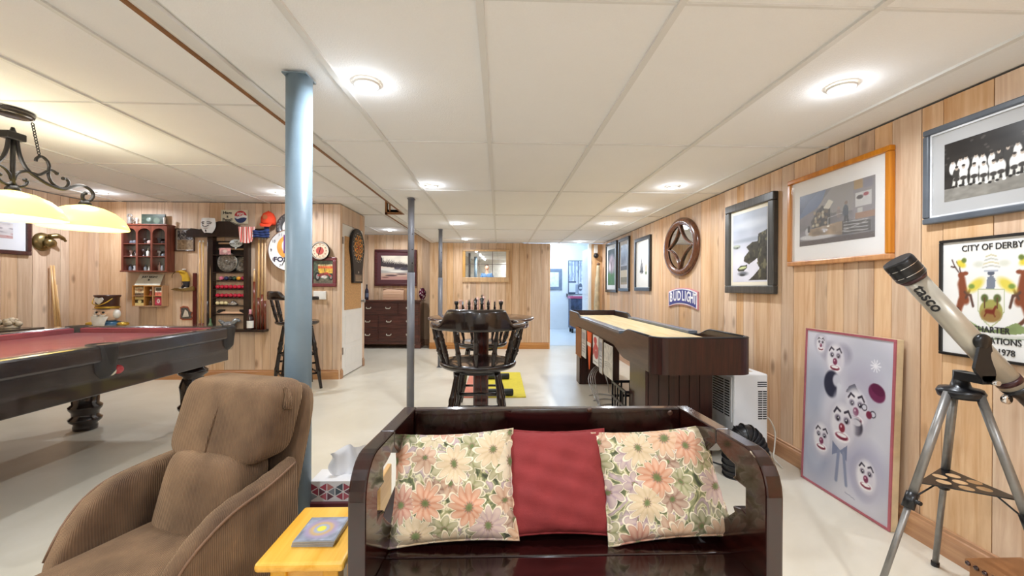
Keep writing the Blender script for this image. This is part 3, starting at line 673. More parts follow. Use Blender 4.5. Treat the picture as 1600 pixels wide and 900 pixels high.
# ================================================================== POOL TABLE
def pool_table():
    X0, X1, Y0_, Y1_, ZT = -3.66, -2.31, 1.34, 3.66, .84
    cx, cy = (X0+X1)/2, (Y0_+Y1_)/2; hx, hy = (X1-X0)/2, (Y1_-Y0_)/2
    t = thing('pool_table', 'dark pool table with mauve-red cloth wrapped in clear plastic sheeting', 'pool table', (cx, cy, 0))
    M_CLOTH = mat('mauve_red_cloth', '82384a', .7, var=.06, scale=4)
    MW = darkwood('pool_table_wood', '120a09', '2c1a15', .22, 'y', .5)
    rw = .13
    B(-hx+rw, hx-rw, -hy+rw, hy-rw, ZT-.09, ZT-.045).build('bed', M_CLOTH, t)
    # wooden rails, cushion noses, corner blocks
    for (a0,a1,b0,b1) in ((-hx,-hx+rw-.05,-hy+.1,hy-.1),(hx-rw+.05,hx,-hy+.1,hy-.1),(-hx+.1,hx-.1,-hy,-hy+rw-.05),(-hx+.1,hx-.1,hy-rw+.05,hy)):
        B(a0,a1,b0,b1,ZT-.10,ZT).build('rail', MW, t, bev=.015)
    for (a0,a1,b0,b1) in ((-hx+rw-.05,-hx+rw,-hy+.15,-.06),(-hx+rw-.05,-hx+rw,.06,hy-.15),(hx-rw,hx-rw+.05,-hy+.15,-.06),(hx-rw,hx-rw+.05,.06,hy-.15),(-hx+.15,hx-.15,-hy+rw-.05,-hy+rw),(-hx+.15,hx-.15,hy-rw,hy-rw+.05)):
        B(a0,a1,b0,b1,ZT-.05,ZT-.006).build('cushion', M_CLOTH, t, bev=.008)
    MP = mat('pocket_leather', '1c1512', .6)
    for sx in (-1, 1):
        for sy in (-1, 0, 1):
            x = sx*(hx-.055-(0 if sy else -.01)); y = sy*(hy-.055)
            MB().lathe([(.062,ZT-.005),(.066,ZT+.004),(.072,ZT+.004),(.074,ZT-.02),(.06,ZT-.16),(.03,ZT-.2),(0,ZT-.205)], 18, (x,y,0), cap=False).build('pocket', MP, t)
    for sx in (-1, 1): B(sx*(hx-.05)-.02 if sx > 0 else -hx+.03, sx*(hx-.05)+.02 if sx > 0 else -hx+.07, -hy+.05, hy-.05, ZT-.29, ZT-.1).build('apron', MW, t, bev=.006)
    for sy in (-1, 1): B(-hx+.07, hx-.07, sy*(hy-.08)-.02, sy*(hy-.08)+.02, ZT-.29, ZT-.1).build('apron', MW, t, bev=.006)
    prof = [(.05,0),(.075,.003),(.078,.03),(.072,.05),(.1,.075),(.105,.095),(.082,.115),(.086,.15),(.103,.175),(.105,.195),(.083,.215),(.088,.30),(.095,.36),(.075,.42),(.07,.44),(.102,.46),(.105,.49),(.08,.51),(.08,.54)]
    for sx in (-1, 1):
        for sy in (-1, 1):
            lg = MB().lathe(prof, 28, (sx*(hx-.24), sy*(hy-.17), 0)).build('leg', MW, t)
            B(sx*(hx-.24)-.085, sx*(hx-.24)+.085, sy*(hy-.17)-.085, sy*(hy-.17)+.085, .54, .60).build('leg_block', MW, lg, bev=.006)
    B(-hx+.09, hx-.09, -hy+.12, hy-.12, .60, ZT-.091).build('slate_frame', MW, t)
    # plastic sheet
    m, tt, b = nt('clear_plastic_sheet'); L = tt.links
    b.inputs['Base Color'].default_value = (*lin('707074'),1); b.inputs['Roughness'].default_value = .12; b.inputs['Alpha'].default_value = .09; b.inputs['Specular IOR Level'].default_value = .8; b.inputs['Coat Weight'].default_value = .5
    g = N(tt, 'ShaderNodeNewGeometry'); nz = N(tt, 'ShaderNodeTexNoise', Scale=7.0, Detail=4.0, Distortion=1.2); L.new(g.outputs['Position'], nz.inputs['Vector'])
    bp = N(tt, 'ShaderNodeBump', Strength=.35, Distance=.02); L.new(nz.outputs['Fac'], bp.inputs['Height']); L.new(bp.outputs[0], b.inputs['Normal'])
    r = random.Random(4)
    per = []   # perimeter loop, corner rounded
    R = .10
    for (qx, qy, a0) in ((hx-R, hy-R, 0), (-hx+R, hy-R, PI/2), (-hx+R, -hy+R, PI), (hx-R, -hy+R, 1.5*PI)):
        for k in range(7): a = a0+PI/2*k/6; per.append((qx, qy, math.cos(a), math.sin(a), R))
    loop = []
    for i in range(len(per)):
        p, q_ = per[i], per[(i+1) % len(per)]
        A = Vector((p[0]+p[2]*p[4], p[1]+p[3]*p[4])); Bq = Vector((q_[0]+q_[2]*q_[4], q_[1]+q_[3]*q_[4])); d = (Bq-A).length; k = max(1, int(d/.05))
        for j_ in range(k): loop.append((A.lerp(Bq, j_/k), Vector((p[2], p[3])).lerp(Vector((q_[2], q_[3])), j_/k).normalized()))
    nl = len(loop); rows = [(-.16,.004-.045),(-.10,.006),(-.02,.012),(.006,.006),(.014,-.02),(.018,-.06),(.02,-.11),(.022,-.155),(.012,-.20)]
    vs = []
    for ri, (off, dz) in enumerate(rows):
        for i, (p, nrm) in enumerate(loop):
            crn = 1 if abs(abs(nrm.x)-.5) < .45 and abs(nrm.x) > .05 and abs(nrm.y) > .05 else 0
            w = max(0, ri-3)/5
            wob = w*(.008*math.sin(i*.9)+.006*math.sin(i*2.3+1))+(crn*w*.03*math.sin(i*2.1))
            zz = ZT+dz+.006*math.sin(i*.37)*w
            # gathered fold by the side pocket
            side = math.exp(-((p.y-.0)/.16)**2) if abs(p.x) > hx-.02 else 0
            wob += side*w*.014*math.sin(p.y*70)
            vs.append((p.x+nrm.x*(off+wob), p.y+nrm.y*(off+wob), zz))
    fs = [(a*nl+i, a*nl+(i+1) % nl, (a+1)*nl+(i+1) % nl, (a+1)*nl+i) for a in range(len(rows)-1) for i in range(nl)]
    cv = MB().add(vs, fs, True); 
    cvr = cv.build('plastic_cover', m, t, label='clear glossy plastic sheet draped over the rails')
    B(-hx+.155, hx-.155, -hy+.155, hy-.155, ZT-.043, ZT-.0425).build('cover_top', m, cvr)
    for (px, py, c, lb) in ((187,577,'b0202a','red pool ball bulging in the side pocket of the pool table'),(175,580,'e9dfc4','cream pool ball in the side pocket of the pool table')):
        v = U(px, py, x=X1-.022); tag(MB().ball((0,0,0), .0285, 16).build('pool_ball', mat('ball_'+c, c, .1, var=.02, coat=.5)), lb, 'ball').location = (X1-.032, v.y, v.z)
pool_table()
# ================================================================== POOL PENDANT LAMP
def pendant():
    XP = -2.97; st = U(20, 217, x=XP); yc = st.y
    t = thing('pool_table_lamp', 'black wrought-iron island lamp with three glowing cream glass bowls over the pool table', 'lamp', (XP, yc, U(20,292,x=XP).z))
    z0 = t.location.z
    MI = mat('wrought_iron', '33302f', .4, .6, var=.1)
    def q(px, py): v = U(px, py, x=XP); return (0, v.y-yc, v.z-z0)
    MB().cyl(q(20,215), (0,0,-.02), .012, n=10).build('stem', MI, t)
    c0 = q(20,212); MB().box(-.03,.03,-.05,.05,c0[2]-.025,c0[2]+.02).build('collar', MI, t, bev=.006)
    MB().tube(spline([c0, (0,0,c0[2]+.05)],3), [.02,.02,.012,.008][:4], 10).build('finial', MI, t)
    P1 = [(26.7,219),(28,230),(31,243),(37,257),(46.7,269),(66.7,283),(82,291),(97.8,295.6),(110,293),(120,290),(130,290.5),(138,294.4),(144,300),(145.6,306),(142,312.5),(136.5,314),(131,312),(129,308),(130,303.5),(133,302)]
    P2 = [(56,252),(56.5,248.5),(59,246),(63,244.5),(68,246),(74,252),(77,260),(76,267),(76,275),(80,284),(88,291),(96,294),(103,293),(107,288),(106.5,283),(103,279.5),(99,279)]
    P3 = [(22,281),(24,275),(29,270),(35,268),(42,267.8),(51,270.5),(60,273),(67,271),(73,267.8),(78,266),(83,267),(89,271)]
    P4 = [(20,283),(24,289),(29,291.5),(36,291),(41,288),(42.5,284),(39,281)]
    for P, r in ((P1,.0105),(P2,.009),(P3,.009),(P4,.009)):
        pts = [q(*p) for p in P]
        for sg in (1, -1):
            pp = [(0, y*sg, z) for _, y, z in pts]; sp = spline(pp, 4)
            MB().tube(sp, r, 8).build('scroll', MI, t)
            MB().ball(pp[-1], r*1.35, 10).build('scroll_tip', MI, t)
    # canopy plate on the ceiling and chains
    za = ZL-z0
    ca = U(34, 192, z=ZL-.03); dy = ca.y-yc
    MB().lathe([(0,za-.03),(.06,za-.03),(.075,za-.022),(.08,za-.001)], 28, (0,0,0), sx=1.0, sy=(U(58,190,z=ZL-.02).y-yc)/.08).build('canopy', mat('dark_bronze','4a4440',.25,.8), t)
    for sg in (1, -1):
        a = Vector((0, sg*dy, za-.03)); b = Vector(q(62,246)); b.y *= sg
        mb = MB(); n = 12
        for k in range(n):
            p = a.lerp(b, (k+.5)/n); d = (b-a).normalized(); L = (b-a).length/n*.62
            u = Vector((1,0,0)) if k % 2 else d.cross(Vector((1,0,0))).normalized()
            mb.tube([p+d*L*math.cos(x)+u*.008*math.sin(x) for x in [2*PI*i/10 for i in range(10)]], .0028, 5, closed=True)
        mb.build('chain', MI, t)
    MSH = mat('lit_cream_glass', 'ffe88a', .3, var=.02, emit=1.3)
    sp = U(133, 330, x=XP).y-yc
    for k in (-1, 0, 1):
        y = k*sp; pr = U(132, 357, x=XP).z-z0; pt = (U(132,320,x=XP).z-z0)
        H = pt-pr
        prof = [(.235,pr),(.238,pr+.005),(.23,pr+.03),(.205,pr+H*.45),(.16,pr+H*.70),(.1,pr+H*.88),(.04,pr+H*.97),(.03,pr+H)]
        prof += [(.028,pr+H-.006),(.098,pr+H*.85),(.157,pr+H*.67),(.2,pr+H*.42),(.224,pr+.03),(.231,pr+.004),(.235,pr)]
        MB().lathe(prof, 36, (0,y,0), cap=False).build('shade', MSH, t)
        MB().lathe([(.0,pt+.03),(.022,pt+.03),(.034,pt+.012),(.036,pt-.004)], 18, (0,y,0)).build('shade_cap', MI, t)
        MB().cyl((0,y,pt+.025),(0,y,(q(138,314)[2] if k else 0)), .007, n=8).build('hanger', MI, t)
        MB().ball((0,y,pr+.06), .035, 14).build('bulb', mat('lit_bulb','fff4d8',.4,var=0,emit=16), t)
        ld = bpy.data.lights.new('lamp', 'POINT'); ld.energy = PENDANT_W; ld.color = (1,.9,.72); ld.shadow_soft_size = .06
        lo = bpy.data.objects.new('lamp', ld); COL.objects.link(lo); lo.parent = t; lo.location = (0,y,pr-.02)
        l2 = bpy.data.lights.new('glass_glow', 'POINT'); l2.energy = PENDANT_W*.8; l2.color = (.98,.98,.93); l2.shadow_soft_size = .12; lo = bpy.data.objects.new('glass_glow', l2); COL.objects.link(lo); lo.parent = t; lo.location = (0,y,pt+.14)
pendant()
# ================================================================== SHUFFLEBOARD
def shuffle():
    X0, X1, Y0, Y1, ZT = .95, 1.585, 2.48, 5.5, .878
    t = thing('shuffleboard_table', 'long dark wooden shuffleboard table with cream playing surface along the picture wall', 'shuffleboard', ((X0+X1)/2, (Y0+Y1)/2, 0))
    hx, hy = (X1-X0)/2, (Y1-Y0)/2
    zm, zb, zb2 = ZT-.055, ZT-.155, ZT-.225
    def side_poly():
        p = [(-hy+.09, ZT)]
        for k in range(13):
            s = k/12; p.append((-hy+.50+.22*s, ZT-(ZT-zm)*(3*s*s-2*s**3)))
        for k in range(13):
            s = k/12; p.append((hy-.72+.22*s, zm+(ZT-zm)*(3*s*s-2*s**3)))
        p += [(hy-.0, ZT), (hy, zb2+.03), (hy-.45, zb2+.03)]
        for k in range(9): s = k/8; p.append((hy-.5-.2*s, zb2+.03+(zb-zb2-.03)*(3*s*s-2*s**3)))
        for k in range(9): s = k/8; p.append((-hy+.95-.35*s, zb+(zb2-zb)*(3*s*s-2*s**3)))
        p += [(-hy+.2, zb2), (-hy+.09, zb2)]
        return p
    for sg in (-1, 1):
        x0, x1 = (-hx, -hx+.022) if sg < 0 else (hx-.022, hx)
        MB().prism(side_poly(), x0, x1, 'x').build('side_panel', M_SHUFL, t, bev=.003)
    # rounded near end, square far end
    def end_shell():
        outer = []; R = .09
        for k in range(9): a = PI+PI/2*k/8; outer.append((-hx+R+R*math.cos(a), -hy+R+R*math.sin(a)))
        for k in range(9): a = 1.5*PI+PI/2*k/8; outer.append((hx-R+R*math.cos(a), -hy+R+R*math.sin(a)))
        inner = []; r = R-.022
        for x, y in outer:
            cx_ = -hx+R if x < 0 else hx-R; v = Vector((x-cx_, y-(-hy+R)))
            if abs(x) < hx-R-1e-6: inner.append((x, y+.022))
            else: v = v*(r/R); inner.append((cx_+v.x, -hy+R+v.y))
        return outer+inner[::-1]
    MB().prism(end_shell(), zb2, ZT, 'z').build('end_panel', M_SHUF, t)
    B(-hx+.022, hx-.022, hy-.022, hy, zb2+.03, ZT).build('end_panel', M_SHUF, t)
    # black edge bead
    pts = []; R = .09
    for k in range(9): a = PI+PI/2*k/8; pts.append((-hx+R+(R-.011)*math.cos(a), -hy+R+(R-.011)*math.sin(a), ZT+.003))
    for k in range(9): a = 1.5*PI+PI/2*k/8; pts.append((hx-R+(R-.011)*math.cos(a), -hy+R+(R-.011)*math.sin(a), ZT+.003))
    MB().tube(pts, .013, 8, flat=.5).build('edge_bead', M_BLACK, t)
    top = [p for p in side_poly()][:27]
    for sg in (-1, 1):
        MB().tube([(sg*(hx-.011), y, z+.003) for y, z in top]+[(sg*(hx-.011), hy-.011, ZT+.003)], .013, 8, flat=.5).build('edge_bead', M_BLACK, t)
    MB().tube([(-hx+.011, hy-.011, ZT+.003), (hx-.011, hy-.011, ZT+.003)], .013, 8, flat=.5).build('edge_bead', M_BLACK, t)
    # ledge strips on the low middle rails
    for sg in (-1, 1):
        x0, x1 = (-hx+.0, -hx+.075) if sg < 0 else (hx-.075, hx)
        B(x0, x1, -hy+.74, hy-.74, zm+.001, zm+.028).build('rail_cap', mat('grey_rail_cap','6c7480',.25,var=.05), t, bev=.004)
    B(-hx+.022, hx-.022, -hy+.06, hy-.022, ZT-.15, ZT-.13).build('gutter', mat('grey_gutter_carpet','8f8884',.95,var=.12,scale=60), t)
    MF = pine('maple_field', 'dfc38e', 'f0dcae', knots=False, axis='y', rough=.25, randv=.05)
    B(-hx+.085, hx-.085, -hy+.16, hy-.14, ZT-.13, ZT-.048).build('playfield', MF, t)
    # legs: panelled boxes
    for (y0, y1, x0, x1) in ((-hy+.28, -hy+.62, -hx+.05, hx-.12), (hy-.5, hy-.3, -hx+.04, hx-.1)):
        lg = B(x0, x1, y0, y1, 0.0, zb-.005).build('leg_box', M_SHUF, t, bev=.004)
        n = 6
        for k in range(n): B(x0+.02+(x1-x0-.04)*k/n, x0+.02+(x1-x0-.04)*(k+1)/n-.006, y0-.008, y0, .02, zb-.06).build('leg_board', M_SHUF, lg)
    B(-hx+.04, hx-.04, -hy+.1, -hy+.9, zb2+.01, zb2+.02).build('underside', M_SHUF, t)
    B(-hx+.03, hx-.03, -hy+.6, hy-.03, zb-.02, zb-.005).build('underside', M_SHUF, t)
shuffle()
# ================================================================== CAPTAIN'S STOOLS, CHESS TABLE
def turned(mb, a, b, r, n=10, rings=3):
    a, b = Vector(a), Vector(b); pts = []; rs = []
    for k in range(25):
        s = k/24; pts.append(a.lerp(b, s))
        rs.append(r*(.78+.32*math.sin(PI*s)+ .34*math.exp(-((s-.28)/.03)**2)+.34*math.exp(-((s-.38)/.03)**2)+.3*math.exp(-((s-.72)/.03)**2)))
    return mb.tube(pts, rs, n)
def captain_stool(name, label, loc, rz, seat=.655, crest=.355, m=None, r=.235, cr_rise=.062):
    """back towards local -y"""
    m = m or M_BLACKW
    t = thing(name, label, 'bar stool', loc, rz)
    MB().lathe([(0,seat-.045),(r*.9,seat-.045),(r,seat-.03),(r*1.02,seat-.012),(r*.98,seat),(r*.8,seat-.006),(0,seat-.016)], 32, cap=False, sy=.96).build('seat', m, t)
    R = r*1.16; zc = seat+crest
    # horseshoe arm with a raised crest in the middle of the back
    def fn(u, v):
        a = -PI/2+(u-.5)*2*2.1
        rr = R+.012*math.cos(4*PI*abs(u-.5))
        s = abs(u-.5)*2*2.1
        k_ = max(0, min(1, (.86-s)/.26)); k_ = k_*k_*(3-2*k_); rise = cr_rise*k_
        w = .03-.008*k_
        z0, z1 = zc-.075, zc-.075+.042+rise*.95
        q = 2*PI*v; c, s_ = math.cos(q), math.sin(q)
        cc = math.copysign(abs(c)**.5, c); ss = math.copysign(abs(s_)**.5, s_)
        x = (rr+cc*w)
        return (x*math.cos(a), x*math.sin(a)-.0, (z0+z1)/2+ss*(z1-z0)/2)
    mb = MB().grid(lambda u, v: fn(v, u), 12, 61, wrapu=True)
    for e in (0, 1): mb.add([fn(e, k/12) for k in range(12)], [list(range(12))])
    mb.build('crest_rail', m, t)
    for k in range(9):
        a = -PI/2+(k-4)*.46
        b0 = (r*.9*math.cos(a), r*.88*math.sin(a), seat-.012); b1 = (R*math.cos(a), R*math.sin(a), zc-.07)
        turned(MB(), b0, b1, .0135 if abs(k-4) < 3 else .02).build('spindle', m, t)
    lg = []
    for sx in (-1, 1):
        for sy in (-1, 1):
            a = Vector((sx*r*.5, sy*r*.5, seat-.06)); b = Vector((sx*r*.86, sy*r*.86, 0)); lg.append((a, b))
            turned(MB(), a, b, .021, 12).build('leg', m, t)
    MB().cyl((0,0,seat-.075),(0,0,seat-.044), r*.62, n=20).build('swivel_plate', M_BLACK, t)
    for z in (.18, .3, .4):
        s = r*(.86-.36*z/(seat-.06))
        for (a, b) in (((-s,-s),(s,-s)),((s,-s),(s,s)),((s,s),(-s,s)),((-s,s),(-s,-s))):
            if z == .3 and a[0] != b[0]: continue
            MB().cyl((a[0],a[1],z),(b[0],b[1],z), .012, n=8).build('stretcher', m, t)
    return t
pc = U(747, 560, y=2.86)
s0 = captain_stool('captain_stool', 'black wooden captain stool with curved spindle back, nearest of the chess table stools', (pc.x, 2.86, 0), 0, seat=.68, crest=.302, r=.262, cr_rise=.105)
pf = U(752, 545, y=4.02)
captain_stool('captain_stool', 'black captain stool on the far side of the chess table', (pf.x, 4.02, 0), PI, seat=.66, crest=.27, r=.25)
ps = U(466, 590, y=4.9)
captain_stool('captain_stool', 'black bar stool half hidden behind the thick post by the motorcycle picture', (ps.x, 4.88, 0), -.9, seat=.79, crest=.32, r=.24)
def chess_table():
    pt = U(752, 495, y=3.42); t = thing('pub_table', 'round dark mahogany pub table carrying the chess set', 'table', (pt.x, 3.42, 0)); z = .945
    MB().lathe([(0,z-.03),(.40,z-.03),(.43,z-.024),(.44,z-.012),(.437,z-.003),(.425,z),(0,z)], 48, cap=False).build('tabletop', M_MAHOG, t)
    MB().lathe([(.385,z-.085),(.395,z-.08),(.395,z-.031)], 40).build('apron', M_MAHOG, t)
    MB().box(-.062,.062,-.062,.062,.1,z-.085).build('pedestal', M_MAHOGZ, t, bev=.014)
    for a in range(4):
        MB().obox(Matrix.Rotation(a*PI/2+PI/4,4,'Z'), .05,.36,-.03,.03,.0,.085).build('foot', M_MAHOG, t, bev=.02)
    # chess board
    bw = .215; bd = thing('chess_board', 'pale stone chess board on the round table', 'chess board', (pt.x-.01, 3.36, z))
    B(-bw,bw,-bw,bw,0,.022).build('slab', mat('pale_green_stone','b9c4bd',.3,var=.08,scale=20), bd, bev=.003)
    SQ = bw*2*.92/8; x0 = -bw*.92
    sq = B(0,SQ,0,SQ,0,.0012)
    mdk, mlt = mat('dark_square','4a4a48',.3), mat('light_square','d9d6cc',.3)
    med, mel = sq.mesh('square', mdk), sq.mesh('square', mlt)
    for i in range(8):
        for j in range(8):
            o = bpy.data.objects.new('square', med if (i+j) % 2 == 0 else mel); COL.objects.link(o); o.parent = bd; o.location = (x0+i*SQ, x0+j*SQ, .022)
    MD, ML = mat('black_chess_stone','1b1a1c',.2,var=.1,coat=.4), mat('pink_chess_stone','dcb0a0',.3,var=.1,scale=40)
    P = {'pawn':[(.013,0),(.013,.006),(.009,.012),(.006,.03),(.009,.034),(.006,.037),(.009,.045),(.006,.053),(0,.056)],
         'rook':[(.017,0),(.017,.008),(.012,.016),(.008,.045),(.008,.06),(.014,.072),(.015,.086),(.011,.086),(.010,.08),(0,.08)],
         'knight':[(.016,0),(.016,.008),(.011,.016),(.008,.03),(.010,.04),(.0,.042)],
         'bishop':[(.016,0),(.016,.008),(.011,.016),(.007,.05),(.011,.055),(.007,.06),(.011,.07),(.008,.082),(.003,.09),(.004,.094),(0,.097)],
         'queen':[(.018,0),(.018,.008),(.012,.018),(.008,.06),(.013,.066),(.008,.07),(.014,.092),(.011,.096),(.006,.1),(.005,.106),(0,.108)],
         'king':[(.019,0),(.019,.008),(.013,.018),(.009,.065),(.014,.072),(.009,.077),(.015,.1),(.008,.108),(.0,.11)]}
    order = ['rook','knight','bishop','queen','king','bishop','knight','rook']
    cache = {}
    for side, m, cn in ((0, MD, 'black'), (1, ML, 'pinkish white')):
        for j in (0, 1):
            for i in range(8):
                k = order[i] if j == 0 else 'pawn'
                if (k, side) not in cache:
                    mb = MB().lathe(P[k], 16, cap=False)
                    if k == 'king': mb.box(-.002,.002,-.002,.002,.108,.128); mb.box(-.007,.007,-.002,.002,.116,.120)
                    if k == 'knight': mb.prism([(-.008,.04),(-.009,.065),(-.002,.085),(.004,.08),(.014,.066),(.012,.06),(.003,.063),(.007,.04)], -.005, .005, 'x')
                    cache[(k, side)] = mb.mesh('chess_'+k, m)
                o = bpy.data.objects.new('chess_'+k, cache[(k, side)]); COL.objects.link(o)
                jj = j if side == 0 else 7-j
                o.location = (bd.location.x+x0+(i+.5)*SQ, bd.location.y+x0+(jj+.5)*SQ, z+.0232); o.scale = (1.15,1.15,1.3)
                hs = ('on the rank nearest the bench' if side == 0 else 'on the rank farthest from the bench')
                if k == 'pawn': tag(o, f'{cn} chess pawn standing in front of its own {order[i]}'+('' if order[i] in ('king','queen') else (' on the dresser side' if i < 4 else ' on the shuffleboard side')), 'chess piece', cn+' chess pawns')
                elif k in ('king','queen'): tag(o, f'{cn} stone chess {k} {hs}', 'chess piece', cn+' chess pieces')
                else: tag(o, f'{cn} stone chess {k} {hs}, '+('end towards the dresser' if i < 4 else 'end towards the shuffleboard'), 'chess piece', cn+' chess pieces')
chess_table()
# mats, cylinders and ball on the floor behind
a = U(690, 622, z=0); b = U(822, 622, z=0); c = U(822, 583, z=0)
xm = U(741, 622, z=0).x
my = mat('yellow_foam','e2cf3c',.7,var=.04,scale=30); mp_ = mat('pink_foam','e08a72',.7,var=.05,scale=30)
y1m = a.y+(c.y-a.y)
o = B(xm, U(822,622,z=0).x, a.y, y1m, 0, .014).build('foam_mat', my, bev=.003); tag(o, 'yellow foam floor mat beyond the chess table', 'mat')
o = B(U(722,622,z=0).x, xm-.002, a.y, y1m, 0, .014).build('foam_mat', mp_, bev=.003); tag(o, 'salmon pink foam floor mat beside the yellow one', 'mat')
for k, (p0, p1, lab) in enumerate((((764,613),(801,611),'black cylinder lying across the near part of the yellow mat'),((764,588),(795,586),'black cylinder lying across the far part of the yellow mat'))):
    v0 = U(*p0, z=.05); v1 = U(*p1, z=.05); L_ = v1.x-v0.x
    t = thing('exercise_roller', lab, 'roller', (v0.x, v0.y, .015)); t.location.z = .0145
    MB().cyl((-.12,0,.037),(L_,0,.037), .037, n=18).build('roller_body', mat('roller_black','232826',.5), t)
    MB().cyl((L_,0,.037),(L_+.006,0,.037), .028, n=18).build('end_cap', M_BLACK, t)
v = U(712, 580, z=.13); t = thing('exercise_disc', 'red and black round exercise disc on the floor behind the near captain stool', 'exercise disc', (v.x, v.y, 0))
MB().tube([(0.0+.0, .12*math.cos(2*PI*k/28), .135+.12*math.sin(2*PI*k/28)) for k in range(28)], .015, 8, closed=True).build('tyre', M_BLACK, t)
MB().lathe([(0,-.02),(.085,-.02),(.1,-.01),(.1,.01),(.085,.02),(0,.02)], 24, (0,0,.135), 'x').build('disc', mat('crimson_plastic','a81f38',.3), t)
# ================================================================== SIDE TABLE + things by the bench
def side_table():
    X0, X1, Y0, Y1, Z = -.607, -.385, 1.03, 1.30, .50
    MY = pine('honey_pine', 'd89a3c', 'f0bd62', knots=False, axis='y', rough=.3, randv=.1)
    t = thing('side_table', 'small honey-yellow pine side table between armchair and bench', 'table', ((X0+X1)/2, (Y0+Y1)/2, 0)); hx, hy = (X1-X0)/2, (Y1-Y0)/2
    B(-hx,hx,-hy,hy,Z-.024,Z).build('tabletop', MY, t, bev=.009, seg=3)
    for sx in (-1,1):
        for sy in (-1,1): B(sx*(hx-.045)-.02, sx*(hx-.045)+.02, sy*(hy-.05)-.02, sy*(hy-.05)+.02, 0, Z-.024).build('leg', MY, t, bev=.003)
    for sy in (-1,1): B(-hx+.065,hx-.065,sy*(hy-.05)-.01,sy*(hy-.05)+.01,Z-.09,Z-.024).build('apron', MY, t)
    B(-hx+.045,hx-.045,-hy+.07,hy-.07,.14,.155).build('shelf', MY, t)
    a = U(455,856,z=Z); b = U(521,855,z=Z); c = U(531,816,z=Z)
    w = b.x-a.x; d = c.y-a.y
    for k in range(3):
        o = thing('coaster', ('bottom coaster of the small stack on the side table','middle coaster of the small stack on the side table','top patterned coaster of the stack on the side table')[k], 'coaster', ((a.x+b.x)/2+.001*k, (a.y+c.y)/2, Z+.0005+.0052*k), -.02+.015*k, 'stack of coasters')
        B(-w/2,w/2,-d/2,d/2,0,.005).build('tile', mat('coaster_glass','8f9296',.15,coat=.5), o, bev=.001)
        if k == 2:
            p = Paint(40,40,'8b8f9c').noise(6,.3,3); 
            for r_, cc in ((.42,'a08fa8'),(.3,'c0a070'),(.2,'9aa0b8'),(.12,'d8cf4a')): p.ell(.48,.5,r_,r_,cc,soft=.3)
            pn = p.panel('printed_face', -w/2+.004,w/2-.004,-d/2+.004,d/2-.004,0,o); pn.rotation_euler = (-PI/2,0,0); pn.location = (0,0,.0053)
            pn.rotation_euler = (PI/2*3,0,0)
side_table()
def tissue():
    X0, X1, Y0, Y1, Z = -.782, -.552, 1.71, 1.83, .30
    st = thing('low_stand', 'low maroon-topped stand with a honey pine end board under the tissue box', 'stand', ((X0+X1)/2, 1.79, 0))
    MM = mat('maroon_top','5a2428',.5)
    B(-.115,.16,-.09,.09,Z-.02,Z).build('stand_top', MM, st, bev=.003)
    MY = MATS['honey_pine']
    B(.16,.18,-.09,.09,0,.385).build('end_board', MY, st, bev=.004); B(-.115,-.1,-.09,.09,0,Z-.02).build('end_board', MY, st)
    B(-.1,.16,.07,.085,.05,Z-.02).build('back_board', MY, st)
    t = thing('tissue_box', 'white tissue box printed with red and grey triangles, tissue pulled up', 'tissue box', ((X0+X1)/2, (Y0+Y1)/2, Z)); hx, hy, H = (X1-X0)/2-.004, (Y1-Y0)/2-.002, .084
    B(-hx,hx,-hy,hy,0,H).build('carton', mat('white_card','ece9e8',.6,var=.01), t, bev=.001)
    cols = ['8c9298','9c3d50','b04d5c','c07d78','6e4450','b8606c','59636a','a8505c']; r = random.Random(2)
    tm = [mat('tri_'+c, c, .6) for c in cols]
    s = .0385; h = s*.866
    def tri(pts, k): 
        cx_ = sum(p[0] for p in pts)/3; cz_ = sum(p[1] for p in pts)/3
        pp = [(cx_+(p[0]-cx_)*.82, cz_+(p[1]-cz_)*.82) for p in pts]
        MB().add([(p[0], -hy-.0006, p[1]) for p in pp], [(0,1,2)]).build('printed_triangle', tm[k % 8], t)
    x = -hx+.002; c = 0
    while x+h < hx:
        lo = .002
        for zz in range(2):
            z = lo+zz*s
            tri([(x,z),(x,z+s),(x+h,z+s/2)] if c % 2 == 0 else [(x+h,z),(x+h,z+s),(x,z+s/2)], r.randrange(8))
        z = lo+s/2
        tri([(x+h,z),(x+h,z+s),(x,z+s/2)] if c % 2 == 0 else [(x,z),(x,z+s),(x+h,z+s/2)], r.randrange(8))
        x += h; c += 1
    def ts(u, v):
        a = (u-.5)*2; w = .035+.055*v+.02*math.sin(v*5)
        return (a*w-.005+.03*v*(1-v)+.028*v, .018*math.sin(a*5+v*2)*(.3+v)+.01*a, H-.002+.125*v*(1-.12*a*a)+.012*a*v)
    MB().grid(ts, 22, 16).build('tissue', mat('tissue_paper','f6f6f8',.9,var=.01), t)
tissue()
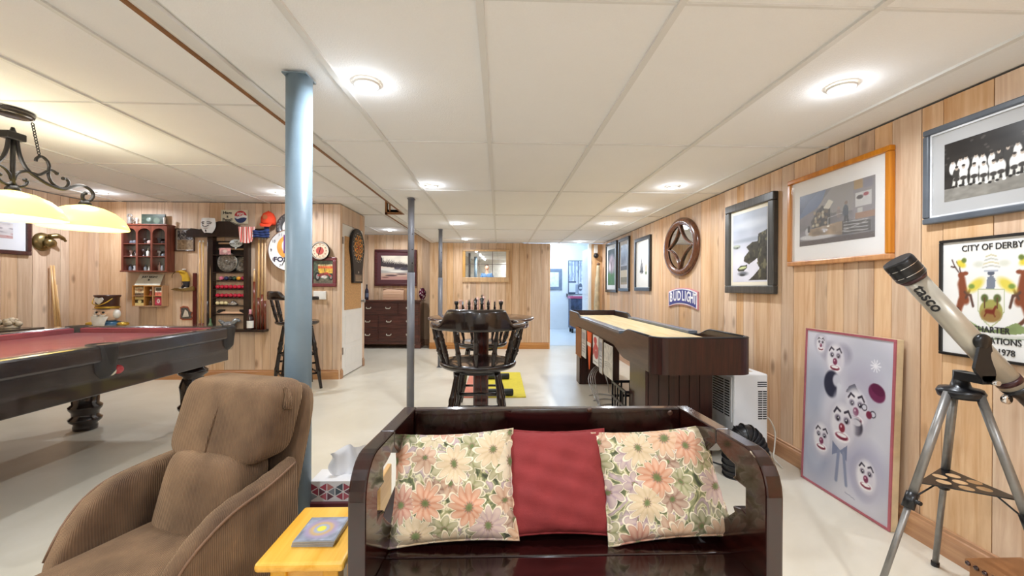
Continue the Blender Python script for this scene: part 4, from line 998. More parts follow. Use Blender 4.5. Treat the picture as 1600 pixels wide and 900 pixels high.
# ================================================================== FRAMED PICTURES
def frame(name, label, loc, rz, w, h, fw, fd, fm, matw=0, matcol=None, painter=None, res=(90,70), lip=None, glass=False, cat='picture', matw2=None):
    """loc = centre on the wall; local x along the wall, z up, -y to the room"""
    t = thing(name, label, cat, loc, rz)
    for (x0,x1,z0,z1) in ((-w/2,w/2,h/2-fw,h/2),(-w/2,w/2,-h/2,-h/2+fw),(-w/2,-w/2+fw,-h/2+fw,h/2-fw),(w/2-fw,w/2,-h/2+fw,h/2-fw)):
        B(x0,x1,-fd,-.0005,z0,z1).build('frame_bar', fm, t, bev=min(.006, fw*.22))
    iw, ih = w/2-fw, h/2-fw
    B(-iw,iw,-fd*.45,-.001,-ih,ih).build('backing', mat('mount_'+(matcol or 'f2f0ea'), matcol or 'f2f0ea', .8, var=.01), t)
    if lip:
        l = lip[0]; ml = mat('lip_'+lip[1], lip[1], .5)
        for (x0,x1,z0,z1) in ((-iw,iw,ih-l,ih),(-iw,iw,-ih,-ih+l),(-iw,-iw+l,-ih+l,ih-l),(iw-l,iw,-ih+l,ih-l)): B(x0,x1,-fd*.7,-fd*.45,z0,z1).build('inner_slip', ml, t)
    if painter:
        mh = matw2 if matw2 is not None else matw
        p = painter(*res); p.panel('print', -iw+matw, iw-matw, -ih+mh, ih-mh, -fd*.45-.0008, t)
    if glass:
        m = MATS.get('picture_glass')
        if not m:
            m, tt, b = nt('picture_glass'); b.inputs['Base Color'].default_value = (1,1,1,1); b.inputs['Roughness'].default_value = .03; b.inputs['Alpha'].default_value = .06; b.inputs['Specular IOR Level'].default_value = .6; MATS['picture_glass'] = m
        B(-iw,iw,-fd*.8,-fd*.78,-ih,ih).build('glazing', m, t)
    return t
XW = XR-.0125
def right_pic(y0, y1, z0, z1): return (XW, (y0+y1)/2, (z0+z1)/2), y1-y0, z1-z0
M_FBLACK = darkwood('black_frame','141312','2a2624',.3,'z',.2)
M_FGREY = darkwood('charcoal_frame','2e2d2c','55534f',.35,'z',.2)
M_FORANGE = pine('orange_oak_frame','b8702f','d99550',knots=False,rough=.3,randv=.05)
M_FMAROON = darkwood('maroon_frame','3a1518','6a3033',.35,'x',.2)
M_FBLUE = mat('slate_moulding','5a6068',.35,var=.1)
def team(w, h):
    p = Paint(w, h, '2a2725').noise(7,.25,2)
    p.rect(0,1,0,.22,'86827a'); p.noise(20,.12,5,region=(p.V<.22)*1.)
    r = random.Random(5)
    for k in range(30): p.ell(r.random(), .56+.4*r.random(), .012, .018, '4a4642', soft=.5)
    for row, (v, n, s) in enumerate(((.64,17,.023),(.50,15,.027))):
        for i in range(n):
            u = .06+.9*i/(n-1)+r.uniform(-.01,.01)+(.03 if row else 0)
            vv = v+.05*math.sin(i*.9+row)*.5
            dk = (row == 0 and i in (6,7)) or (row == 1 and i in (0,))
            p.ell(u, vv-.09, s*1.15, .11, '3a3734' if dk else 'e8e5df', soft=.25)
            if row: 
                p.line([(u-.016,vv-.16),(u-.024,vv-.28)], 'd8d4cc', .014); p.line([(u+.014,vv-.16),(u+.02,vv-.28)], 'e0dcd4', .014)
                p.ell(u, vv-.17, .026, .035, '3a3633', soft=.3); p.ell(u+.02, vv-.29, .013, .02, 'f0eee8', soft=.4); p.ell(u-.024, vv-.29, .013, .02, '1a1816', soft=.4)
            p.ell(u, vv+.015, s*.48, .036, 'b8a898', soft=.3); p.ell(u, vv+.038, s*.48, .02, '2c2622', soft=.4)
    return p
loc, w, h = right_pic(1.17, 1.849, 1.488, 1.924)
frame('team_photograph', 'black and white football team photograph with grey mount in slate frame', loc, RW, w, h, .028, .03, M_FBLUE, .055, 'b2b1b0', team, (210,110), lip=(.008,'dfe0e2'), matw2=.062)
def derby():
    y1, y0 = 1.785, 1.405
    loc, w, h = right_pic(y0, y1, .9, 1.408)
    def pt(W, H):
        p = Paint(W, H, 'f4f2ee')
        BR, GR, YE = '8a4a30', '8fa06a', 'e6d24a'
        for sg in (-1, 1):
            u = lambda x: .5+sg*x
            p.line([(u(.30),.62),(u(.28),.54),(u(.25),.48)], BR, .05); p.line([(u(.29),.66),(u(.27),.56),(u(.30),.46),(u(.33),.38)], BR, .045)   # body
            p.ell(u(.30), .70, .035, .03, BR, soft=.3); p.ell(u(.255), .715, .03, .018, BR, soft=.3)      # head, muzzle
            for q in ([(u(.33),.73),(u(.37),.78),(u(.40),.84)], [(u(.36),.77),(u(.41),.78)], [(u(.31),.73),(u(.32),.79),(u(.29),.83)], [(u(.32),.78),(u(.35),.82)]): p.line(q, '5a4038', .009)
            p.line([(u(.26),.55),(u(.20),.52),(u(.175),.43)], '5f4238', .016); p.line([(u(.25),.5),(u(.19),.60)], '5f4238', .016)
            p.line([(u(.34),.40),(u(.30),.33),(u(.24),.28)], '6a4434', .02); p.line([(u(.33),.40),(u(.36),.33),(u(.31),.26)], '4a3a38', .018)
            p.ell(u(.30), .80, .05, .03, YE, ang=sg*.4, soft=.6); p.ell(u(.27), .83, .025, .022, '6f7f3a', soft=.6)
            p.ell(u(.15), .61, .09, .045, YE, ang=-sg*.5, soft=.7, op=.9); p.ell(u(.19), .60, .03, .02, '7f9a4a', soft=.6)
            p.ell(u(.12), .79, .05, .025, 'd5d6c4', soft=.9, op=.7)
        p.poly([(.12,.24),(.27,.31),(.38,.26),(.5,.23),(.62,.26),(.73,.31),(.88,.24),(.7,.21),(.3,.21)], GR); p.noise(12,.12,3,region=((p.V<.31)&(p.V>.2)&(p.a[...,0]<.75))*1.)
        p.line([(.16,.20),(.3,.185),(.5,.175),(.7,.185),(.84,.20)], 'd9d9cf', .016); p.line([(.16,.185),(.3,.17),(.5,.16),(.7,.17),(.84,.185)], '8b9a7a', .006)
        # shield
        p.poly([(.37,.58),(.63,.58),(.63,.40),(.59,.32),(.5,.25),(.41,.32),(.37,.40)], 'b8c090'); p.poly([(.38,.57),(.62,.57),(.62,.40),(.585,.33),(.5,.262),(.415,.33),(.38,.40)], 'f2f0e6')
        p.ell(.5,.395,.11,.095,'a8a45a',soft=.1); p.ell(.5,.36,.10,.06,'9c7a48',soft=.3)
        p.ell(.44,.50,.035,.035,'5f6a3a',soft=.4); p.ell(.56,.50,.035,.035,'5f6a3a',soft=.4); p.line([(.44,.5),(.44,.42)],'6a4a30',.01); p.line([(.56,.5),(.56,.42)],'6a4a30',.01)
        p.line([(.46,.39),(.52,.385)], '7a2f1f', .022); p.line([(.52,.385),(.545,.43)], '7a2f1f', .014); p.line([(.46,.38),(.44,.35)],'7a2f1f',.008); p.line([(.52,.38),(.54,.35)],'7a2f1f',.008)
        # helmet and crest
        p.poly([(.455,.58),(.465,.68),(.52,.69),(.545,.65),(.535,.58)], '7f8694'); p.ell(.50,.71,.035,.02,'5b6170'); p.line([(.44,.73),(.56,.73)],'b9bec8',.01)
        for k in range(4): p.line([(.42+.01*k,.76+.03*k),(.5,.775+.03*k),(.58-.01*k,.76+.03*k)], ('c9c8c0','d8cfae','c4c4bc','cfc7a8')[k], .008)
        return p
    t = frame('charter_poster', 'white civic charter poster with two stags and a shield in thin black frame', loc, RW, w, h, .012, .018, M_FBLACK, .0, 'f4f2ee', pt, (150,140), cat='poster')
    mi = mat('poster_ink','3c3a38',.6)
    for s_, z, sz in (('CITY OF DERBY', h/2-.045, .037), ('CHARTER', -h/2+.125, .036), ('CELEBRATIONS', -h/2+.083, .036), ('27 JULY 1978', -h/2+.04, .036)):
        text(s_, sz, mi, t, (0, -.0105, z), sx=.80)
derby()
def porch(w, h):
    p = Paint(w, h, '8a8388').noise(6,.25,1)
    p.poly([(0,1),(0,.55),(.32,.72),(.4,1)], '6b7ea6'); p.poly([(0,.62),(.16,.86),(.3,1),(.0,1)], '55648c'); p.poly([(.28,.70),(.42,.92),(.5,1),(.8,1),(.8,.5),(.4,.55)], 'a7a09c')
    p.poly([(.18,.45),(.34,.72),(.46,.62),(.46,.30),(.2,.32)], '3a3634'); p.ell(.33,.5,.1,.16,'2a2826',soft=.4)
    p.poly([(.75,1),(.75,.35),(1,.4),(1,1)], '9f979a'); p.rect(.78,.96,.55,.78,'e6e2e0'); p.ell(.83,.70,.05,.06,'f2efec'); p.ell(.83,.70,.038,.035,'3c2a30',soft=.4); p.ell(.9,.73,.03,.03,'b03040',soft=.4); p.rect(.76,.86,.85,1,'c09a60'); p.rect(.88,.98,.84,.96,'8f8a98'); p.rect(.80,.86,.36,.52,'d8d4d0')
    p.rect(.78,1,.34,.44,'b08468')
    p.poly([(.12,.30),(.62,.36),(.62,.12),(.15,.16)], 'b59878'); p.noise(9,.3,4,region=((p.V<.36)&(p.V>.12)&(p.Uu<.62))*1.)
    p.poly([(.62,.36),(.95,.30),(.95,.12),(.62,.12)], '4c4644')
    for k in range(4): p.line([(.64,.33-.055*k),(.92,.31-.055*k)], 'd8d4d2', .007)
    p.rect(0,1,0,.1,'5b4a48'); p.ell(.3,.13,.22,.035,'eae6e8',soft=.5); p.ell(.1,.16,.1,.04,'f0eef0',soft=.5); p.ell(.12,.27,.03,.07,'e8e4e8',soft=.3); p.rect(.13,.16,.25,.38,'2b2830')
    p.ell(.66,.52,.035,.11,'3a4658'); p.ell(.665,.66,.02,.03,'8f7060'); p.line([(.655,.43),(.65,.34)],'20242c',.016); p.line([(.68,.43),(.69,.34)],'20242c',.016); p.ell(.57,.5,.03,.08,'9a8a86'); p.ell(.57,.6,.018,.025,'c0a090')
    p.line([(.43,.34),(.43,.46),(.62,.50)],'cfcac8',.005); p.line([(.62,.18),(.9,.28)],'c8c4c4',.006)
    r = random.Random(3)
    for k in range(22): p.ell(.2+.22*r.random(), .36+.25*r.random(), .02, .03, r.choice(['b9a184','d8c8a8','7a6048']), soft=.5)
    p.a *= .82
    p.poly([(.36,.66),(.44,.80),(.5,.74),(.44,.62)],'c9c2b4'); p.ell(.43,.31,.02,.01,'f6f0e0',soft=.4)
    return p
loc, w, h = right_pic(2.003, 2.742, 1.341, 1.921)
frame('porch_print', 'general-store porch print with wide white mount in orange oak frame', loc, RW, w, h, .03, .032, M_FORANGE, .068, 'efecea', porch, (120,90), glass=True, matw2=.095)
def boats(w, h):
    p = Paint(w, h, 'dcdde6').grad('e2e0ea','aeb4c0',.35,.75); p.noise(4,.06,2)
    p.ell(.5,.82,.5,.06,'c4c8d0',soft=1); p.ell(.6,.6,.6,.03,'9ca2ae',soft=1)
    p.ell(.12,.52,.11,.03,'7f8880',soft=.4); p.ell(.12,.535,.1,.015,'b9bfae',soft=.5)
    p.poly([(1,.70),(.90,.68),(.76,.66),(.74,.56),(.60,.56),(.42,.50),(.5,.44),(.36,.36),(.34,.30),(.5,.25),(.66,.30),(.74,.33),(.72,.26),(.80,.18),(.62,.08),(.48,.02),(1,.02)], '3d3a30')
    p.noise(14,.8,6,'7f7a5e',.55,region=((p.a.sum(-1)<1.2))*1.); p.noise(22,.7,8,'1d1c18',.55,region=((p.a.sum(-1)<1.6))*1.)
    p.poly([(.76,.28),(.62,.24),(.72,.31)],'e4e2ea')
    p.poly([(.14,.185),(.24,.235),(.44,.245),(.44,.20),(.34,.155),(.18,.155)],'2e3122'); p.ell(.31,.205,.12,.018,'c9cf9a',soft=.3,ang=.1)
    p.ell(.32,.12,.14,.03,'6c7078',soft=.8); p.ell(.3,.10,.08,.015,'2e3034',soft=.6)
    return p
loc, w, h = right_pic(2.872, 3.50, 1.150, 1.893)
frame('boat_painting', 'tall ink painting of rowing boats by rocks in charcoal frame', loc, RW, w, h, .062, .04, M_FGREY, .03, 'efe6d2', boats, (90,120))
def sails(w, h):
    p = Paint(w, h, 'f3f0ea').noise(4,.03,1)
    for u, v, s, c in ((.42,.50,1,'3a3434'),(.30,.42,.7,'6a5a50'),(.50,.42,.8,'554a44')): p.poly([(u-.06*s,v-.18*s),(u,v+.2*s),(u+.07*s,v-.16*s)], c)
    p.ell(.42,.32,.16,.02,'2e2a28',soft=.5); p.ell(.42,.28,.1,.012,'8a8680',soft=.8); p.ell(.80,.40,.06,.09,'d8bf90',soft=.8); p.ell(.80,.28,.07,.035,'6a7a4a',soft=.6); p.ell(.35,.72,.1,.02,'d5d8de',soft=1)
    return p
loc, w, h = right_pic(5.31, 5.92, 1.149, 1.897)
frame('sailboat_print', 'white sailboat print in dark frame, nearest of the three tall pictures', loc, RW, w, h, .05, .03, M_FBLACK, .03, 'f3f0ea', sails, (60,80))
def field(w, h):
    p = Paint(w, h, 'b4b6c0').noise(5,.1,2); p.ell(.5,.75,.5,.2,'7f7f90',soft=.8); p.noise(9,.6,3,'4f4c58',.5,region=(p.V>.5)*1.); p.rect(0,1,.36,.46,'5a4c40'); p.rect(0,1,.18,.36,'d9c9a6'); p.rect(0,1,0,.18,'8a7a4a'); p.rect(.0,1,.0,.06,'a88f66'); return p
loc, w, h = right_pic(6.19, 6.74, 1.135, 1.99)
frame('field_print', 'landscape print of a pale field in dark frame, middle of the three tall pictures', loc, RW, w, h, .05, .03, M_FBLACK, .06, 'e6e6ea', field, (50,80))
def tree(w, h):
    p = Paint(w, h, '5f7a6c').noise(5,.2,2); p.rect(0,1,.7,1,'2f4a52'); p.rect(0,1,0,.32,'3f7a4a'); p.noise(8,.3,5,'6a9a58',.5,region=(p.V<.32)*1.)
    p.ell(.55,.6,.42,.26,'b9a8b4',soft=.5); p.noise(12,.7,4,'8a7f92',.5,region=((p.V>.36)&(p.V<.85))*1.); p.line([(.55,.26),(.52,.5),(.62,.7)],'4a3c40',.03); p.line([(.53,.46),(.38,.66)],'4a3c40',.02); p.ell(.3,.5,.16,.1,'d6ccd8',soft=.7); return p
loc, w, h = right_pic(6.85, 7.55, 1.11, 2.0)
frame('blossom_print', 'blossoming tree on green grass print, farthest of the three tall pictures', loc, RW, w, h, .05, .03, M_FBLACK, .08, 'e8ecf0', tree, (60,80))
# ---- round wooden mirror with concave star tracery
def round_mirror():
    cy = (U(1027,385,x=XW).y+U(1110,385,x=XW).y)/2; R = .335; cz = 1.64
    cy = U(1069,385,x=XW).y+.06
    t = thing('round_mirror', 'round dark wooden mirror with curved star tracery above the beer sign', 'mirror', (XW, cy, cz), RW)
    MR = darkwood('walnut_ring','4a2818','7d4c30',.25,'z',.3)
    A = .45  # half width along the wall
    MB().lathe([(R-.085,-.02),(R-.075,-.032),(R-.05,-.045),(R-.02,-.04),(R,-.025),(R,-.001)], 56, axis='y', cap=False).build('ring', MR, t)
    MB().lathe([(0,-.012),(R-.07,-.012)], 48, axis='y', cap=False).build('glass', M_MIRROR, t)
    r = R-.075
    for k in range(4):
        a0, a1 = k*PI/2, (k+1)*PI/2
        p0 = Vector((r*math.cos(a0), -.022, r*math.sin(a0))); p1 = Vector((r*math.cos(a1), -.022, r*math.sin(a1))); mid = (p0+p1)*.5*.42; mid.y = -.022
        pts = [(1-s)**2*p0+2*s*(1-s)*mid+s*s*p1 for s in [i/14 for i in range(15)]]
        MB().tube(pts, .014, 8, flat=.7).build('tracery', MR, t)
    t.scale = (1.25, 1, .95)
round_mirror()
def beer_sign():
    a, b = U(1046,468,x=XW), U(1092,470,x=XW); w = a.y-b.y; cy = (a.y+b.y)/2; cz = 1.082; h = .185
    t = thing('beer_sign', 'curved blue and red beer sign with white lettering under the round mirror', 'sign', (XW, cy, cz), RW)
    def arc(sx, h0, d):
        pts = []
        for k in range(13): u = (k/12-.5); pts.append((u*w*sx, h0/2+.04*(1-4*u*u)-.02))
        for k in range(13): u = (.5-k/12); pts.append((u*w*sx, -h0/2+.04*(1-4*u*u)-.02))
        return pts
    MB().prism(arc(1, h, 0), -.012, -.0005).build('red_edge', mat('sign_pink_red','d88f96',.4), t, label='red outer border')
    MB().prism(arc(.965, h-.018, 0), -.014, -.011).build('white_border', mat('sign_white','f2f0f4',.4), t)
    MB().prism(arc(.92, h-.038, 0), -.016, -.013).build('blue_field', mat('sign_blue','3a3f86',.4), t)
    mw = mat('sign_white','f2f0f4',.4)
    for s_, x in zip('BUD', (-.265,-.165,-.06)): text(s_, .15, mw, t, (x*w/.70, -.0165, .02-.25*(x/.7)**2*.6), sx=.85, bold=.004)
    for s_, x in zip('LIGHT', (.035,.09,.155,.235,.30)): text(s_, .15, mw, t, (x*w/.70, -.0165, .02-.25*(x/.7)**2*.6), sx=.78, bold=.004)
beer_sign()
# ---- clown canvas leaning on the wall
def clown():
    bl, br = U(1246,745,z=0), U(1388,832,z=0); bl = Vector((1.77, U(1246,745,z=0).y,0)); 
    yA, yB = U(1246,745,z=0).y, U(1400,832,z=0).y
    w = yA-yB
    xb = (U(1246,745,z=0).x+U(1400,832,z=0).x)/2
    H = .94
    t = thing('clown_canvas', 'large pale canvas of painted clown faces leaning on the baseboard', 'painting', (xb, (yA+yB)/2, .002), RW)
    lean = math.asin(min(.6, (XW-.02-xb-.035)/H)); t.rotation_euler = (0,0,RW)
    hold = Matrix.Rotation(-lean, 4, 'X')
    def pt(W, Hh):
        p = Paint(W, Hh, 'cfcdd6').noise(3,.12,2)
        for u, v, a, b, c in ((.8,.85,.3,.12,'c0c0cc'),(.15,.6,.18,.2,'aeb2c2'),(.2,.2,.2,.16,'9fa3b8'),(.75,.24,.2,.14,'a6a4bc'),(.7,.72,.18,.12,'b4b0c0'),(.4,.5,.16,.16,'d8d6e0')): p.ell(u,v,a,b,c,soft=1)
        p.ell(.15,.22,.12,.13,'b4b8c8',soft=.6); p.ell(.75,.20,.13,.12,'9c9ab2',soft=.5)
        def face(u, v, s, hat=None, nose='7a2f50'):
            s *= 1.5
            p.ell(u,v,.095*s,.080*s,'c4c0cc',soft=.7); p.ell(u,v,.072*s,.066*s,'e6e2e6',soft=.35); p.ell(u+.03*s,v-.01*s,.04*s,.05*s,'cfc8d2',soft=.9,op=.7)
            for e in (-1,1):
                p.ell(u+e*.028*s,v+.018*s,.018*s,.011*s,'8a7f90',soft=.6); p.ell(u+e*.027*s,v+.016*s,.009*s,.008*s,'221e28',soft=.4); p.ell(u+e*.025*s,v+.019*s,.003*s,.003*s,'ffffff',soft=.4)
                p.line([(u+e*.052*s,v+.034*s),(u+e*.036*s,v+.050*s),(u+e*.014*s,v+.042*s)],'3a3240',.007*s)
            p.ell(u,v-.038*s,.050*s,.018*s,'f4f0f2',soft=.3)
            p.ell(u,v-.038*s,.040*s,.011*s,'7a2038',soft=.3); p.ell(u,v-.034*s,.032*s,.006*s,'f6f2f2',soft=.3)
            p.ell(u,v-.010*s,.019*s,.015*s,nose,soft=.3); p.ell(u-.005*s,v-.006*s,.005*s,.004*s,'e8c0c8',soft=.5)
        p.ell(.32,.88,.12,.06,'8f8a9e',soft=.6); p.ell(.47,.88,.1,.06,'9a96a8',soft=.6); face(.38,.84,.95); p.ell(.18,.93,.07,.05,'a8a4b4',soft=.6); face(.19,.92,.55)
        p.ell(.35,.68,.10,.085,'2e2f42',soft=.2); p.ell(.41,.71,.05,.04,'c9c8d2',soft=.4)
        p.ell(.47,.52,.10,.14,'d2d2dc',soft=.5); p.line([(.44,.5),(.44,.68)],'d6d6de',.035)
        p.ell(.62,.57,.10,.09,'8f7f8e',soft=.3); p.poly([(.52,.66),(.72,.63),(.62,.72),(.56,.70)],'2c2c3a'); face(.64,.575,1.1); p.ell(.66,.47,.06,.05,'332d3a',soft=.3); p.ell(.65,.495,.05,.018,'d8d4d8',soft=.3)
        face(.49,.45,1.25,nose='8a3040'); face(.24,.31,.95); face(.77,.21,.9)
        p.ell(.85,.70,.085,.05,'6f2c50',soft=.15,ang=-.3); p.ell(.86,.72,.07,.03,'5c2040',soft=.2,ang=-.3)
        p.ell(.73,.60,.03,.02,'3a3644',soft=.2); p.ell(.73,.60,.022,.014,'cfcdd6',soft=.2); p.ell(.82,.575,.03,.02,'3a3644',soft=.2); p.ell(.82,.575,.022,.014,'cfcdd6',soft=.2); p.ell(.78,.565,.03,.022,'7a2c44',soft=.3)
        p.poly([(.38,.33),(.48,.29),(.56,.34),(.56,.24),(.48,.28),(.38,.24)],'7f86a0'); p.line([(.46,.28),(.44,.1)],'8a90a8',.024); p.line([(.52,.28),(.56,.1)],'8a90a8',.022)
        for k in range(10): a = 2*PI*k/10; p.line([(.83,.85),(.83+.05*math.cos(a),.85+.035*math.sin(a))],'eceaf0',.006)
        p.line([(.55,.055),(.6,.052),(.66,.045)],'8a8aa0',.004)
        return p
    parts = []
    parts.append(B(-w/2,w/2,-.0,.035,0,H).build('stretcher', mat('canvas_edge','d8c4a0',.5), t, bev=.002))
    mr = mat('rose_frame_line','b0606a',.4)
    for (x0,x1,z0,z1) in ((-w/2,w/2,H-.012,H),(-w/2,w/2,0,.012),(-w/2,-w/2+.012,.012,H-.012),(w/2-.012,w/2,.012,H-.012)): parts.append(B(x0,x1,-.006,0,z0,z1).build('frame_edge', mr, t))
    parts.append(pt(170,230).panel('canvas_print', -w/2+.012,w/2-.012,.012,H-.012,-.0015,t))
    for o in parts: o.matrix_local = hold @ o.matrix_local
clown()
# ================================================================== TELESCOPE
def telescope():
    hx, hy, hz = 1.755, 1.5, .85
    t = thing('telescope', 'silver refractor telescope on a tripod pointing up beside the picture wall', 'telescope', (hx, hy, 0))
    MA = mat('brushed_aluminium','8f8d8a',.38,.6,var=.06,scale=30); MT = mat('champagne_tube','c2bcae',.35,.4,var=.04)
    MK = mat('satin_black','16171b',.3,var=.1)
    feet = [U(1461,884,z=0)-Vector((hx,hy,0)), Vector((-.368,-.03,0)), Vector((.06,-.30,0))]
    for k, f in enumerate(feet):
        d = f.normalized(); a = Vector((d.x*.055, d.y*.055, hz-.05)); b = f+Vector((0,0,.006))
        m1 = a.lerp(b, .50)
        lg = MB().cyl(a, m1, .014, n=12).build('leg', MA, t)
        MB().cyl(a.lerp(b,.42), b, .0105, n=12).build('leg_lower', MA, lg)
        q = a.lerp(b,.5); q0, q1 = a.lerp(b,.47), a.lerp(b,.54)
        MB().cyl(q0, q1, .0195, n=12).build('clamp', MK, lg)
        MB().cyl(q-Vector((d.y,-d.x,0))*.035, q, .008, n=8).build('clamp_knob', MK, lg)
        MB().cyl(a.lerp(b,.985), b-Vector((0,0,.005)), .014, n=12).build('foot_cap', MK, lg)
        c = Vector((0,0,.455)); MB().cyl(q, c+d*.10, .003, n=6).build('brace_arm', MK, t)
    # accessory tray: triangle with round holes
    ang = math.atan2(feet[0].y, feet[0].x)
    tri = [Vector((.16*math.cos(ang+k*2*PI/3), .16*math.sin(ang+k*2*PI/3), .455)) for k in range(3)]
    holes = [(0,0)]+[(.062*math.cos(ang+k*2*PI/3), .062*math.sin(ang+k*2*PI/3)) for k in range(3)]+[(.055*math.cos(ang+PI+k*2*PI/3), .055*math.sin(ang+PI+k*2*PI/3)) for k in range(3)]
    tm = MB().prism([(p.x,p.y) for p in tri], .452, .456, 'z').build('tray', MK, t)
    mh = mat('tray_hole_wood','caa57a',.6)
    for x, y in holes: MB().lathe([(.0,.4562),(.021,.4562)], 18, (x,y,0), cap=False).build('tray_hole', mh, tm)
    MB().lathe([(.03,hz-.075),(.062,hz-.07),(.068,hz-.05),(.06,hz-.035),(.03,hz-.03),(.022,hz),(.022,hz+.03)], 24).build('tripod_head', MK, t)
    # tube axis
    A = U(1404,410,y=1.52)-Vector((hx,hy,0)); C = U(1590,611,y=1.41)-Vector((hx,hy,0))
    ax = (C-A).normalized()
    def P(s): return A+ax*s
    L_ = (C-A).length
    MB().cyl(P(.075), P(L_-.02), .037, n=28).build('optical_tube', MT, t)
    cap = MB().tube([P(-.01),P(.0),P(.065),P(.07)], [.046,.049,.049,.046], 28).build('dew_cap', MK, t)
    for s in (.018,.05): MB().tube([P(s),P(s+.002)], .0496, 28, cap=False).build('cap_band', M_CHROME, cap)
    MB().tube([P(.07),P(.085)], [.046,.039], 28).build('cell_ring', mat('maroon_ring','3a1a20',.3), t)
    MB().tube([P(L_-.055),P(L_-.035)], .0385, 28).build('tube_band', mat('maroon_ring','3a1a20',.3), t)
    MB().tube([P(L_-.02),P(L_+.0),P(L_+.02),P(L_+.06)], [.038,.034,.02,.018], 22).build('focuser', MK, t)
    up = Vector((-ax.z,0,ax.x)); up = up-ax*up.dot(ax); up.normalize()
    side = ax.cross(up)
    kn = P(L_+.0)-up*.05; MB().lathe([(0,-.006),(.017,-.006),(.017,.006),(0,.006)], 18, kn, 'y').build('focus_knob', M_CHROME, t)
    MB().cyl(P(L_-.01), kn, .006, n=8).build('focus_shaft', MK, t)
    e0 = P(L_+.035); MB().tube([e0, e0+Vector((0,-.05,.01)), e0+Vector((0,-.075,.012))], [.016,.016,.013], 16).build('eyepiece', MK, t)
    # yoke
    cr = P(L_*.62); nb = Vector((0,-1,0))
    MB().lathe([(0,-.012),(.024,-.012),(.028,-.004),(.028,.006)], 22, cr+nb*.036, 'y').build('altitude_knob', MK, t)
    base = Vector((0,0,hz+.03)); YK = [(base.x-.022,base.z-.02),(base.x+.016,base.z-.02),(base.x+.022,base.z+.004),(cr.x+.024,cr.z-.012),(cr.x+.016,cr.z+.016),(cr.x-.012,cr.z+.014),(base.x-.058,base.z+.028),(base.x-.05,base.z+.012)]
    MB().prism(YK, cr.y-.046, cr.y-.036, 'y').build('yoke', MK, t)
    MB().box(base.x-.03,base.x+.02,cr.y-.046,cr.y+.046,base.z-.03,base.z+.0).build('yoke_base', MK, t)
    MB().cyl((base.x-.005,cr.y-.05,base.z-.02),(base.x-.005,cr.y-.075,base.z-.02), .009, n=10).build('azimuth_bolt', M_CHROME, t)
    kx = cr+up*.055+ax*.03; MB().cyl(cr+up*.03+ax*.03, kx, .006, n=8).build('slow_motion_rod', MK, t)
    # lettering along the tube, facing the room
    s0 = P(.105); n_ = Vector((0,-1,0)); xdir = ax; zdir = n_.cross(xdir)*-1
    o = text('tasco', .052, MK, t, (0,0,0), align='LEFT', bold=.001)
    zax = (Vector((-.7,-.72,0))-up*.42).normalized(); zax = (zax-ax*zax.dot(ax)).normalized(); yax = zax.cross(ax)
    pos = P(.10)+zax*.0374
    o.matrix_local = Matrix(((ax.x,yax.x,zax.x,pos.x),(ax.y,yax.y,zax.y,pos.y),(ax.z,yax.z,zax.z,pos.z),(0,0,0,1)))
telescope()
t = thing('wooden_case', 'low brown wooden case with dark beaded edge by the tripod foot', 'box', (1.885, 1.385, 0))
B(-.105,.105,-.095,.105,0,.155).build('case_body', mat('tan_case','9a6a42',.5,var=.15), t, bev=.004)
B(-.115,.108,-.102,.112,.155,.17).build('case_lid', mat('tan_case','9a6a42',.5,var=.15), t, bev=.003)
for k in range(8): MB().ball((-.115,-.09+.027*k,.158), .009, 8).build('bead', M_MAHOG, t)
# ================================================================== DEHUMIDIFIER, wheel, boards, cord
def ac():
    x0, x1, y0, y1, H = 1.615, 1.855, 2.76, 3.12, .60
    t = thing('air_conditioner', 'white portable air conditioner with black louvres under the shuffleboard end', 'air conditioner', ((x0+x1)/2,(y0+y1)/2,0))
    hx, hy = (x1-x0)/2, (y1-y0)/2; MWp = mat('white_plastic','eceef0',.35,var=.01)
    B(-hx,hx,-hy,hy,.02,H).build('casing', MWp, t, bev=.012, seg=3)
    for sx in (-1,1):
        for sy in (-1,1): MB().cyl((sx*(hx-.04),sy*(hy-.05),0),(sx*(hx-.04),sy*(hy-.05),.022), .018, n=10).build('castor', M_BLACK, t)
    B(-hx-.008,-hx+.002,-hy+.02,hy-.02,.26,H-.03).build('grille_panel', MWp, t, bev=.004)
    md = mat('louvre_dark','26282c',.6)
    for (a, b) in ((-hy+.04,-hy+.10),(-hy+.115,hy-.10),(hy-.085,hy-.04)):
        for k in range(14): z = .295+k*.0185; B(-hx-.0095,-hx-.007,a,b,z,z+.009).build('louvre', md, t)
    for k in range(3): z = H-.06-k*.014; B(hx-.075,hx-.01,-hy-.001,-hy+.002,z,z+.007).build('louvre', md, t)
    for k in range(13): z = H-.125-k*.0155; B(hx-.07,hx-.04,-hy-.001,-hy+.002,z,z+.008).build('louvre', md, t); B(hx-.036,hx-.01,-hy-.001,-hy+.002,z,z+.008).build('louvre', md, t)
    B(-.05,.06,-.1,.12,H,H+.0015).build('top_label', mat('tan_label','c2a98a',.6), t)
    MB().tube(spline([(hx,-.1,.30),(hx+.05,-.12,.27),(hx+.085,-.13,.18),(hx+.06,-.16,.08),(hx+.03,-.2,.03),(hx+.02,-.3,.006)],6), .005, 6).build('power_cord', mat('white_cord','e0dcd2',.5), t)
ac()
t = thing('exhaust_hose', 'black corrugated exhaust hose arching on the floor in front of the air conditioner', 'hose', (1.50, 2.50, 0))
hp = spline([(.0,.05,.0),(-.015,.03,.14),(-.005,.01,.23),(.035,0,.275),(.09,0,.22),(.125,.01,.11),(.13,.03,.0)], 12)
MB().tube(hp, [.062+.006*(i % 2) for i in range(len(hp))], 16).build('hose_body', mat('rubber_black','1a1a1c',.35), t)
